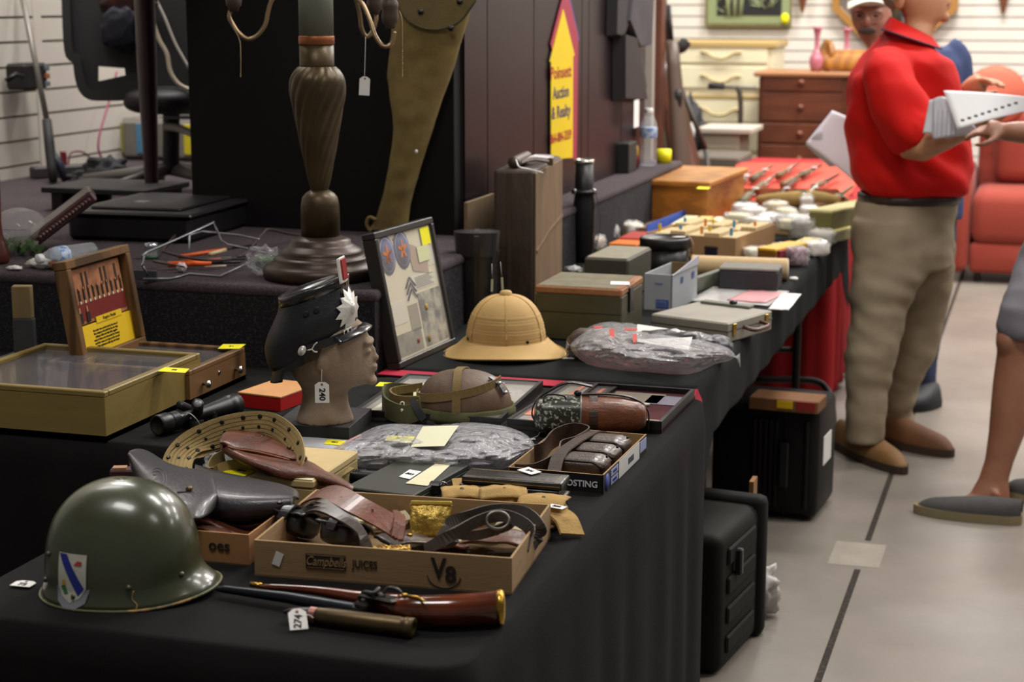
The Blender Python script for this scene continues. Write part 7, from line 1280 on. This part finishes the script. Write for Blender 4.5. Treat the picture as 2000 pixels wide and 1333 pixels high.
# ---- cases under the tables
pel = M('case_black_hard', '0c0c0d', .55, spec=.25); loc, rz, L, W = rect((1385, 1000), (1592, 1023), (1613, 975), 0); hp_ = hz(G(1592, 1023, 0), 800)
t = thing('equipment_case', 'black ribbed hard equipment case standing upright under the long table', 'case', loc, rz); b = B(); b.box((0, 0, .01), (L, W, hp_), pel, .025, seg=2)
b.done('shell', t)
for x in (.42, .47, .52, .57, .62, .90): b = B(); b.box((L * x - .008, -.014, .04), (L * x + .008, .0, hp_ - .04), pel, .005); b.done('rib', t)
b = B(); b.box((L * .70, -.006, .012), (L * .705, .0, hp_ - .012), M('seam_black', '050505', .8)); b.done('seam', t); b = B(); b.box((L, W * .3, hp_ * .45), (L + .002, W * .7, hp_ * .7), white); b.done('label', t)
for z in (.15, hp_ - .15): b = B(); b.box((L * .66, -.022, z - .04), (L * .745, -.002, z + .04), black, .004); b.done('latch', t)
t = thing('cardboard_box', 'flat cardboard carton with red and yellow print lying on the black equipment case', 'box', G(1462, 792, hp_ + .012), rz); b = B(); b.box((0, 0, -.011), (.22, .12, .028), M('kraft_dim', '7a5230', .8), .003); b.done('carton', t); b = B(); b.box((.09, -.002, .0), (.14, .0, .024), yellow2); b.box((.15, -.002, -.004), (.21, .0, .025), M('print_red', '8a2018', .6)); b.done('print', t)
gcm = M('green_black_case', '12140c', .7, spec=.2, var=.2, vs=8, bump=.2, bs=60); q0, q1 = G(1402, 1326, 0), G(1480, 1240, 0); hg2 = hz(q1, 968)
t = thing('footlocker', 'worn green black footlocker standing on end beside the nearest table', 'case', (q0.x, q0.y, 0), math.atan2(q1.y - q0.y, q1.x - q0.x)); L = (q1 - q0).length; b = B(); b.box((0, 0, 0), (L, .42, hg2 - .02), gcm, .03, seg=3); b.done('shell', t); b = B(); b.box((L - .03, -.015, 0), (L + .03, .43, hg2), M('case_rim_dark', '0e0f0c', .7, spec=.2), .02, seg=2); b.done('rim', t)
for k in range(4): b = B(); b.box((.05, -.008, hg2 * (.12 + k * .2)), (L - .06, .002, hg2 * (.24 + k * .2)), gcm, .006); b.done('rib', t)
b = B(); b.box((.1, -.022, hg2 * .62), (.12, -.004, hg2 * .8), black, .004); b.done('handle', t)
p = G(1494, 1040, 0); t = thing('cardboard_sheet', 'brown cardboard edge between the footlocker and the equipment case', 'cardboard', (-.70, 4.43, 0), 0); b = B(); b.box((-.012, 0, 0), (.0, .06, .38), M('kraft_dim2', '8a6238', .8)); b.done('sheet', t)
p = G(1492, 1215, 0); t = thing('plastic_bag', 'crumpled white plastic bag on the floor behind the footlocker', 'bag', p); b = B(); b.blob((-.03, .05, .07), (.06, .05, .07), M('white_bag', 'b4b0aa', .5), nz=.5, ns=3, flat=-.069); b.done('bag', t)
lf = [o for o in COL.objects if o.name.startswith('folding_table') and 'dark green' in o.get('label', '')][0]; b = Wb(lf); b.tube([D(1475, 742, 6.75), D(1560, 742, 6.75), D(1600, 748, 6.75), D(1622, 775, 6.7), D(1628, 830, 6.65), D(1629, 862, 6.6)], .013, M('table_leg_metal', '242321'), 10, sm=5); b.done('leg_frame', lf)
# ================================================================ PEOPLE
skin = M('skin_tan', 'b5805e', .55, var=.06, vs=12); skin2 = M('skin_leg', '8f5f48', .5, var=.1, vs=8); skin3 = M('skin_ruddy', '9a6450', .55, var=.08, vs=14)
def vloft(b, rows, d, mat, off=None, n=40, e=.9, face=0, wr=None, s=0):
    """rows (y, xleft, xright, half depth, depth offset) seen at depth d; real cross-sections, width across the view, thickness along it"""
    vs = []; fs = []
    for j, r in enumerate(rows):
        y, xl, xr, hw = r[:4]; o = r[4] if len(r) > 4 else 0; a0, a1 = D(xl, y, d + o), D(xr, y, d + o); c0 = (a0 + a1) / 2; rx_ = (a1 - a0).length / 2
        fz = Vector((fw.x, fw.y, 0)).normalized()
        for i in range(n):
            a = 2 * PI * i / n; ca, sa = math.cos(a), math.sin(a); nar = 1 - face * max(0, ca) ** 2
            p = c0 + rt * rx_ * math.copysign(abs(ca) ** e, ca) + fz * hw * nar * math.copysign(abs(sa) ** e, sa)
            if len(r) > 5: p = p - up * (r[5] * rx_ * ca)
            vs.append(p)
    for j in range(len(rows) - 1):
        for i in range(n): q = (i + 1) % n; fs.append((j * n + i, j * n + q, (j + 1) * n + q, (j + 1) * n + i))
    fs.append(list(range(n))[::-1]); fs.append([(len(rows) - 1) * n + i for i in range(n)]); return b.add(vs, fs, mat, True)
def bakeP(b, name, root, voxel, sm, mat, disp=None):
    o = baked(b, name, None, None, voxel, sm, disp, mat); o.data.transform(root.matrix_basis.inverted()); o.parent = root; return o
def hand(b, wrist, kn, up_, mat, curl=.5, s=1, side=1, spread=1):
    """palm from wrist to knuckles, four fingers and a side thumb; up_ = back of hand"""
    d = (kn - wrist); L = d.length; d.normalize(); sd = d.cross(up_).normalized() * side; u = sd.cross(d).normalized() * side
    b.tube([wrist, wrist.lerp(kn, .5), kn], [.027 * s, .036 * s, .036 * s], mat, 12, flat=1)
    for i, (fl, o) in enumerate(((.075, -.030), (.085, -.010), (.080, .010), (.062, .029))):
        p = kn + sd * o * s * spread; c_ = curl * (1 + .08 * i); v = d.copy(); pts = [p - d * .02 * s, p]
        for k, fr_ in enumerate((.45, .32, .23)):
            v = (v * math.cos(c_ * (.7 + .3 * k)) - u * math.sin(c_ * (.7 + .3 * k))).normalized(); p = p + v * fl * fr_ * s; pts.append(p)
        b.tube(pts, [.0105 * s, .0105 * s, .0098 * s, .009 * s, .007 * s], mat, 10, sm=3)
    q = wrist.lerp(kn, .25) - sd * .028 * s; b.tube([q, q + (d * .3 - sd * .8 - u * .3).normalized() * .03 * s, q + (d * .8 - sd * .9 - u * .5).normalized() * .062 * s, q + (d * 1.3 - sd * .6 - u * .7).normalized() * .08 * s], [.015 * s, .012 * s, .0105 * s, .008 * s], mat, 10, sm=3)
def shoe(root, heel, toe, wdt, hgt, up_m, sole_m, name='shoe'):
    d = toe - heel; L = d.length; rz = math.atan2(d.y, d.x); T = root.matrix_basis.inverted() @ TR((heel.x, heel.y, .0), rz)
    def ou(x): x = max(0, min(1, x)); return wdt * (.36 + .12 * math.sin(PI * min(1, x * .9 + .05)) ** 2) * (math.sqrt(max(.02, 1 - ((x - .68) / .32) ** 2)) if x > .68 else (min(1, x * 6 + .35)) ** .5)
    def f(u, v):
        x = v; a = PI * u; w_ = ou(x); top = hgt * (1 - .0 * x) if x < .35 else hgt * (1 - .42 * ((x - .35) / .65) ** .9); top *= math.sqrt(max(.12, 1 - max(0, (x - .8) / .2) ** 2))
        return (x * L, -w_ * math.cos(a), .018 + (top - .018) * math.sin(a) ** .75)
    b = B(T); b.surf(f, 20, 28, up_m); o = b.done(name, root); m = o.modifiers.new('t', 'SOLIDIFY'); m.thickness = .004
    b = B(T); K = [i / 30 for i in range(31)]; b.prism([(x * L * 1.02 - .004, -ou(x) - .005) for x in K] + [(x * L * 1.02 - .004, ou(x) + .005) for x in K[::-1]], .028, sole_m, TR((0, 0, .001))); b.done('sole', root)
    return o
def wr(amp, sc=(6, 6, 3), seed=0): return lambda co, n: amp * (noise.noise(Vector((co.x * sc[0], co.y * sc[1], co.z * sc[2] + seed))) + .5 * noise.noise(Vector((co.x * sc[0] * 2.3 + co.z * 5, co.y * sc[1] * 2.3, co.z * sc[2] * 3 + seed))) - .5 * abs(noise.noise(Vector((co.x * 9 + co.z * 7, co.y * 9, co.z * 9 + seed)))))
# ---------------- man in the red polo shirt
d0 = 6.35; man = thing('person', 'man in a red polo shirt, khaki trousers and tan slip-on shoes holding papers', 'person', (G(1740, 895, 0)).xyz)
P = lambda x, y, o=0: D(x, y, d0 + o)
b = B()
vloft(b, [(-122, 1768, 1800, .025), (-112, 1742, 1828, .055), (-92, 1725, 1842, .072), (-65, 1719, 1849, .077), (-38, 1721, 1851, .077), (-12, 1732, 1853, .075), (4, 1746, 1852, .070), (20, 1758, 1850, .060), (34, 1766, 1846, .050), (46, 1768, 1830, .045), (62, 1766, 1822, .058), (85, 1756, 1822, .065), (110, 1740, 1825, .08)], d0, skin, face=.3)
def bp(x, y, r, o=0): b.blob(P(x, y, o), r, skin, nu=16, nv=12)
bp(1857, -34, (.022, .014, .018)); bp(1853, -48, (.012, .011, .022)); bp(1852, 4, (.014, .022, .0075)); bp(1851, 14, (.013, .02, .0075)); bp(1845, 34, (.02, .026, .02)); bp(1846, -72, (.016, .045, .012)); bp(1756, 2, (.022, .012, .034), -.078); bp(1755, -8, (.012, .018, .03), -.085)
# torso core, upper arms, forearms
vloft(b, [(95, 1715, 1820, .11), (150, 1685, 1845, .12), (250, 1670, 1870, .13), (380, 1690, 1850, .12)], d0, skin)
b.tube([P(1745, 125, -.17), P(1760, 190, -.22), P(1772, 270, -.25), P(1776, 288, -.25)], [.045, .055, .052, .046], skin, 16)
b.tube([P(1766, 284, -.25), P(1800, 288, -.29), P(1850, 268, -.34), P(1900, 248, -.36)], [.046, .052, .042, .030], skin, 16)
hand(b, P(1900, 247, -.36), P(1938, 236, -.36), Vector((0, 0, -1)), skin, .45, 1.05, 1)
b.tube([P(1800, 125, .18), P(1850, 200, .22), P(1862, 205, .2), P(1885, 180, .12)], [.058, .05, .045, .03], skin, 14)
hand(b, P(1885, 178, .12), P(1918, 160, .08), Vector((.1, .2, 1)), skin, .55, 1.1, 1)
bakeP(b, 'body', man, .0065, 5, skin)
hair = M('grey_hair', '8d8980', .8, var=.2, vs=60, bump=.6, bs=120); b = B(); vloft(b, [(-128, 1765, 1802, .028), (-116, 1736, 1832, .06), (-92, 1719, 1838, .080), (-60, 1713, 1826, .085), (-30, 1715, 1770, .083), (0, 1724, 1756, .078), (18, 1740, 1758, .066)], d0, hair); bakeP(b, 'hair', man, .01, 4, hair, lambda co, n: .004 * noise.noise(co * 60))
for s in (-1, 1): b = Wb(man); p = P(1844, -58, .03 * s); b.blob(p, (.010, .012, .009), M('eye_white', 'd8d0c8', .2), nu=12, nv=8); b.blob(p + rt * .006, (.006, .006, .006), ink, nu=10, nv=6); b.done('eye', man)
b = Wb(man); b.tube([P(1851, 9, -.026), P(1856, 9, 0), P(1851, 9, .026)], .002, M('lip', '8a4a40', .5), 6, sm=3); b.done('mouth', man)
polo = M('red_polo', 'c4100a', .8, spec=.25, var=.05, vs=10, bump=.15, bs=300)
b = B(); vloft(b, [(66, 1742, 1816, .066, 0, .5), (77, 1734, 1822, .085, 0, .42), (90, 1720, 1832, .14, 0, .28), (103, 1700, 1842, .19, 0, .12), (120, 1680, 1854, .207), (150, 1661, 1868, .20), (200, 1652, 1882, .185), (250, 1652, 1892, .185), (300, 1654, 1897, .195), (345, 1662, 1897, .20), (366, 1672, 1894, .195), (379, 1684, 1886, .185)], d0, polo)
b.tube([P(1722, 118, -.12), P(1732, 150, -.19), P(1752, 200, -.23), P(1778, 252, -.25), P(1786, 262, -.25)], [.07, .085, .09, .094, .092], polo, 24, sm=3); b.tube([P(1790, 120, .12), P(1815, 160, .18), P(1838, 195, .2)], [.075, .09, .085], polo, 20, sm=3)
def pf2(co, n):
    q = wr(.017, (5, 5, 4))(co, n); z = co.z; return q + .006 * math.sin((co.x + co.y) * 22 + z * 38) * max(0, 1 - abs(z - 1.12) / .35)
bakeP(b, 'polo_shirt', man, .011, 5, polo, pf2)
b = Wb(man)
def collar(u, v):
    a = 2 * PI * (u * .94 + .03); x, y_ = 1780 + 42 * math.cos(a) * (1 + .42 * v), 52 + 20 * math.cos(a) + 24 * v
    return D(x, y_, d0 - .074 * math.sin(a) * (1 + 1.15 * v))
b.surf(collar, 48, 8, polo); o = b.done('collar', man); m = o.modifiers.new('t', 'SOLIDIFY'); m.thickness = .005
b = Wb(man); b.tube([Vector(collar(i / 40, 1.02)) for i in range(41)], .0035, M('navy_trim', '1c1c3c', .7), 6); b.done('collar_trim', man)
b = Wb(man); b.ribbon([P(1822, 92, -.06), P(1838, 130, -.08), P(1858, 180, -.09)], .028, .006, polo, side=(0, 1, .1), sm=4); b.done('placket', man)
b = B(); vloft(b, [(374, 1676, 1880, .182), (394, 1676, 1872, .178)], d0, lea_dk); bakeP(b, 'belt', man, .012, 3, M('belt_leather', '2c1c14', .45))
kh = M('khaki_trousers', '8f8068', .85, var=.08, vs=10, bump=.2, bs=250)
b = B(); vloft(b, [(388, 1676, 1868, .17), (430, 1665, 1862, .175), (490, 1666, 1862, .17), (520, 1668, 1860, .15)], d0, kh)
vloft(b, [(430, 1665, 1820, .11, -.07), (520, 1667, 1812, .11, -.08), (600, 1660, 1776, .10, -.09), (640, 1656, 1764, .095, -.09), (700, 1652, 1746, .088, -.1), (760, 1651, 1734, .08, -.1), (820, 1650, 1724, .075, -.1), (864, 1654, 1722, .072, -.1)], d0, kh, n=32)
vloft(b, [(430, 1720, 1864, .11, .08), (520, 1735, 1862, .11, .1), (600, 1738, 1851, .10, .12), (687, 1727, 1826, .09, .15), (746, 1716, 1798, .08, .17), (800, 1716, 1784, .072, .2), (842, 1720, 1778, .07, .22)], d0, kh, n=32)
def tf(co, n): z = co.z; return wr(.011, (5, 5, 7), 3)(co, n) + .007 * math.sin(z * 55 + 9 * noise.noise(co * 4)) * (max(0, 1 - z / .45) + max(0, 1 - abs(z - .55) / .15) * .7)
bakeP(b, 'trousers', man, .010, 4, kh, tf)
tanl = M('tan_suede', '7d5a30', .7, var=.12, vs=14); soleb = M('sole_brown', '3a2a1c', .7)
shoe(man, G(1640, 872, 0), G(1766, 928, 0), .115, .10, tanl, soleb); shoe(man, G(1722, 862, 0), G(1860, 894, 0), .115, .10, M('brown_suede', '6a4224', .7, var=.12, vs=14), soleb)
# papers in his hand
pap = M('printed_paper', 'e9e9ea', .7)
def sheet3(root, c4, mat, nm='paper', bulge=.03, n=14, th=.0008):
    a, c_, e, g = [Vector(q) for q in c4]; b = Wb(root)
    b.surf(lambda u, v: a.lerp(c_, u).lerp(g.lerp(e, u), v) - fw * bulge * math.sin(PI * u) * .6 + up * bulge * .3 * math.sin(PI * u + v), n, n, mat); o = b.done(nm, root); m = o.modifiers.new('t', 'SOLIDIFY'); m.thickness = th; return o
t = thing('paper_sheaf', 'white printed sheets held in front of the man in the red shirt', 'papers', P(1880, 230, -.42)); Q = lambda x, y, o=-.42: P(x, y, o)
sheet3(t, (Q(1843, 177), Q(2010, 190, -.44), Q(2010, 214, -.45), Q(1870, 254, -.46)), pap, bulge=.01); sheet3(t, (Q(1822, 194, -.40), Q(1850, 192, -.40), Q(1922, 262, -.40), Q(1822, 276, -.40)), M('printed_paper_grey', 'c4c4ca', .7), bulge=.02); sheet3(t, (Q(1815, 196, -.385), Q(1846, 200, -.385), Q(1850, 268, -.385), Q(1802, 264, -.385)), M('printed_paper_grey', 'c4c4ca'), bulge=.02)
b = Wb(t)
for i in range(9): x = 1880 + i * 13; y = 241 - i * 4.2; b.box((-.006, -.001, -.004), (.006, .001, .004), M('print_grey', '55555c', .7), T=TR(Q(x, y - 6, -.50), YAW))
b.done('printed_marks', t)['kind'] = 'stuff'
b = Wb(t)
for i in range(6): b.box((-.001, -.001, -.05), (.001, .001, .04), M('print_line_grey', '8f8f96', .7), T=TR(Q(1822 + i * 9, 238, -.43), YAW))
b.done('printed_columns', t)['kind'] = 'stuff'
# ---------------- man in cap and navy shirt
d1 = 7.25; m2 = thing('person', 'man in a white cap and navy shirt standing behind the man in red', 'person', G(1790, 795, 0)); P1 = lambda x, y, o=0: D(x, y, d1 + o)
b = B(); vloft(b, [(-42, 1680, 1715, .03), (-30, 1666, 1728, .06), (-5, 1661, 1735, .075), (20, 1661, 1736, .08), (45, 1665, 1735, .076), (65, 1675, 1733, .06), (80, 1685, 1728, .045), (92, 1695, 1735, .05), (115, 1700, 1755, .06)], d1, skin3, n=32)
def bq(x, y, r, o): b.blob(P1(x, y, o), r, skin3, nu=16, nv=12)
bq(1693, 42, (.017, .022, .026), -.088); bq(1693, 62, (.028, .014, .007), -.07); bq(1676, 22, (.024, .02, .007), -.07); bq(1712, 22, (.024, .02, .007), -.07); bq(1737, 32, (.012, .02, .03), 0)
vloft(b, [(110, 1740, 1850, .10), (200, 1770, 1860, .11), (400, 1775, 1860, .10)], d1, skin3)
b.tube([P1(1725, 130, .0), P1(1700, 200, -.04), P1(1690, 270, -.08), P1(1640, 262, -.16)], [.05, .048, .04, .03], skin3, 14); hand(b, P1(1640, 262, -.16), P1(1616, 262, -.22), Vector((0, 0, 1)), skin3, .5, 1, 1)
b.tube([P1(1862, 120, 0), P1(1868, 210, 0), P1(1850, 280, -.02), P1(1800, 285, -.1)], [.055, .05, .04, .03], skin3, 14); hand(b, P1(1800, 285, -.1), P1(1770, 285, -.12), Vector((0, 0, 1)), skin3, .5, 1, -1)
bakeP(b, 'body', m2, .008, 5, skin3)
for x in (1678, 1710): b = Wb(m2); b.blob(P1(x, 31, -.074), (.012, .008, .006), M('eye_dark', '2a1c18', .3), nu=12, nv=8); b.done('eye', m2)
b = Wb(m2); b.blob(P1(1694, 60, -.078), (.035, .014, .014), M('grey_moustache', '4a3c36', .9, bump=.5, bs=100), nz=.3); b.done('moustache', m2)
b = Wb(m2)
for x in (1677, 1711): b.tube([P1(x + 13 * math.cos(a), 31 + 8 * math.sin(a), -.095) for a in [2 * PI * i / 16 for i in range(16)]], .0018, M('glasses_frame', '3a302c', .3), 6, closed=True)
b.done('glasses', m2)
capm = M('cap_white', 'ddd6c6', .8); b = B(); vloft(b, [(-52, 1685, 1712, .03), (-40, 1664, 1730, .07), (-18, 1657, 1738, .088), (4, 1656, 1740, .09), (12, 1656, 1740, .088)], d1, capm); bakeP(b, 'cap', m2, .01, 4, capm)
b = Wb(m2); b.surf(lambda u, v: P1(1656 + u * 70, 8 - 10 * math.sin(PI * u) + 10 * v * (1 - u) * 1.4, -.07 - .085 * v * math.sin(PI * (.1 + .8 * u))), 18, 8, capm); o = b.done('peak', m2); m = o.modifiers.new('t', 'SOLIDIFY'); m.thickness = .006
nv_ = M('navy_shirt', '25345c', .85, var=.08, vs=8); b = B(); vloft(b, [(82, 1715, 1790, .07), (72, 1760, 1840, .06), (95, 1690, 1862, .13), (125, 1665, 1880, .15), (180, 1662, 1880, .14), (300, 1668, 1876, .14), (390, 1676, 1878, .15), (425, 1682, 1876, .15)][0:1] + [(95, 1700, 1864, .12), (125, 1715, 1880, .15), (180, 1745, 1882, .14), (300, 1752, 1876, .14), (390, 1758, 1878, .15), (425, 1760, 1877, .15)], d1, nv_)
b.tube([P1(1845, 95, 0), P1(1866, 120, 0), P1(1870, 190, 0)], [.06, .07, .065], nv_, 16, sm=3); b.tube([P1(1735, 115, 0), P1(1718, 140, -.01), P1(1702, 195, -.04)], [.06, .065, .06], nv_, 16, sm=3); bakeP(b, 'shirt', m2, .012, 5, nv_, wr(.008))
jn = M('blue_jeans', '232c48', .85, var=.15, vs=20); b = B(); vloft(b, [(405, 1762, 1866, .14), (480, 1758, 1865, .13)], d1, jn); vloft(b, [(470, 1752, 1812, .09, .12), (620, 1752, 1806, .08, .14), (770, 1752, 1796, .06, .16)], d1, jn, n=24); vloft(b, [(470, 1775, 1862, .09, .03), (620, 1782, 1845, .075, .03), (700, 1785, 1830, .065, .0), (782, 1788, 1826, .06, -.02)], d1, jn, n=24); bakeP(b, 'jeans', m2, .012, 4, jn, wr(.007))
shoe(m2, G(1826, 790, 0), G(1772, 806, 0), .105, .09, M('black_shoe', '1c1c22', .6), M('black_sole', '141414', .7)); shoe(m2, G(1798, 772, 0), G(1746, 786, 0), .105, .09, M('black_shoe', '1c1c22'), M('black_sole', '141414'))
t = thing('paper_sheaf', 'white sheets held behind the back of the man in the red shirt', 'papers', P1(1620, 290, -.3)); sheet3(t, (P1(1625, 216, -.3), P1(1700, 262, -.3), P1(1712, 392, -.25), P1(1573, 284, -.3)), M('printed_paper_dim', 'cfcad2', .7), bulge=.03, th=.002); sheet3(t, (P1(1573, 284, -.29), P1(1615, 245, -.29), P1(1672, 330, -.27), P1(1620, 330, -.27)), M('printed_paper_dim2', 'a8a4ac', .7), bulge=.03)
# ---------------- person at the right edge
d2 = 5.72; m3 = thing('person', 'person in grey shorts and grey canvas slip-ons cut off by the right edge', 'person', G(1950, 1015, 0)); P2 = lambda x, y, o=0: D(x, y, d2 + o)
b = B(); vloft(b, [(560, 1985, 2075, .08), (630, 1958, 2048, .075), (655, 1946, 2040, .072), (690, 1948, 2036, .068), (746, 1940, 2040, .066), (800, 1935, 2022, .06), (850, 1931, 2000, .05), (900, 1924, 1980, .042), (935, 1912, 1970, .038), (965, 1895, 1972, .04), (990, 1880, 1972, .036)], d2, skin2, n=32, e=1)
b.tube([P2(1950, 985, 0), P2(1900, 985, 0), P2(1830, 1000, 0)], [.035, .035, .022], skin2, 12); b.blob(P2(1945, 968, -.045), (.014, .012, .016), skin2, nu=12, nv=8); b.blob(P2(1972, 668, -.01), (.045, .06, .05), skin2)
vloft(b, [(560, 2000, 2110, .09, .3), (640, 2010, 2095, .075, .3), (746, 2015, 2095, .065, .3), (850, 2020, 2080, .05, .3), (930, 2020, 2070, .04, .3), (975, 2010, 2075, .04, .3)], d2, skin2, n=24, e=1)
vloft(b, [(520, 2020, 2140, .13, .12), (300, 2040, 2150, .13, .12), (60, 2040, 2160, .16, .12), (20, 2060, 2110, .06, .12), (-30, 2055, 2110, .06, .1), (-50, 2030, 2115, .07, .1), (-110, 2010, 2125, .085, .1), (-170, 2025, 2115, .075, .1), (-195, 2050, 2095, .03, .1)], d2, skin2, n=28)
b.blob(P2(2008, -80, .1), (.02, .014, .02), skin2, nu=12, nv=8); b.blob(P2(2012, -50, .1), (.012, .02, .008), skin2, nu=12, nv=8)
b.tube([P2(2090, 90, -.06), P2(2110, 180, -.1), P2(2090, 250, -.12), P2(2060, 262, -.12), P2(1990, 258, -.1), P2(1960, 258, -.08)], [.05, .046, .042, .043, .036, .029], skin2, 16, sm=3); hand(b, P2(1960, 258, -.08), P2(1928, 254, -.06), Vector((0, -.3, 1)), skin2, .4, 1, 1)
b.tube([P2(2090, 90, .3), P2(2110, 180, .32), P2(2100, 300, .3)], [.05, .045, .03], skin2, 14); hand(b, P2(2100, 300, .3), P2(2098, 340, .3), Vector((0, 1, 0)), skin2, .3, 1, 1)
bakeP(b, 'body', m3, .008, 5, skin2)
sg_ = M('grey_shorts', '6c6a70', .85, var=.06, vs=8); b = B(); vloft(b, [(455, 2018, 2140, .16, .12), (500, 1996, 2140, .17, .12), (560, 1972, 2110, .13, .03), (600, 1956, 2075, .115, 0), (640, 1947, 2065, .105, 0), (656, 1952, 2062, .1, 0)], d2, sg_); vloft(b, [(540, 1995, 2130, .11, .28), (656, 1995, 2110, .1, .3)], d2, sg_, n=24); bakeP(b, 'shorts', m3, .011, 4, sg_, wr(.008))
ts = M('pale_blue_tee', '8a94a0', .85); b = B(); vloft(b, [(470, 2022, 2146, .165, .12), (300, 2028, 2160, .16, .12), (120, 2032, 2165, .18, .12), (70, 2040, 2150, .17, .12), (40, 2055, 2120, .09, .12)], d2, ts); b.tube([P2(2085, 80, -.03), P2(2105, 160, -.09)], [.07, .065], ts, 16); b.tube([P2(2085, 80, .27), P2(2105, 160, .31)], [.07, .065], ts, 16); bakeP(b, 'shirt', m3, .013, 4, ts, wr(.008))
b = B(); vloft(b, [(-205, 2045, 2100, .04, .1), (-175, 2015, 2125, .09, .1), (-120, 2010, 2135, .1, .1), (-80, 2060, 2135, .095, .1)], d2, M('brown_hair', '3a2a20', .8)); bakeP(b, 'hair', m3, .012, 4, M('brown_hair', '3a2a20'))
shoe(m3, G(1994, 1022, 0), G(1786, 1000, 0), .112, .072, M('grey_canvas_shoe', '3c3b3a', .85, bump=.3, bs=300, var=.1), M('cream_sole', '857858', .8)); shoe(m3, G(2080, 990, 0), G(1960, 968, 0), .105, .085, M('grey_canvas_shoe', '4c4a4a'), M('cream_sole', '9a8a68'))
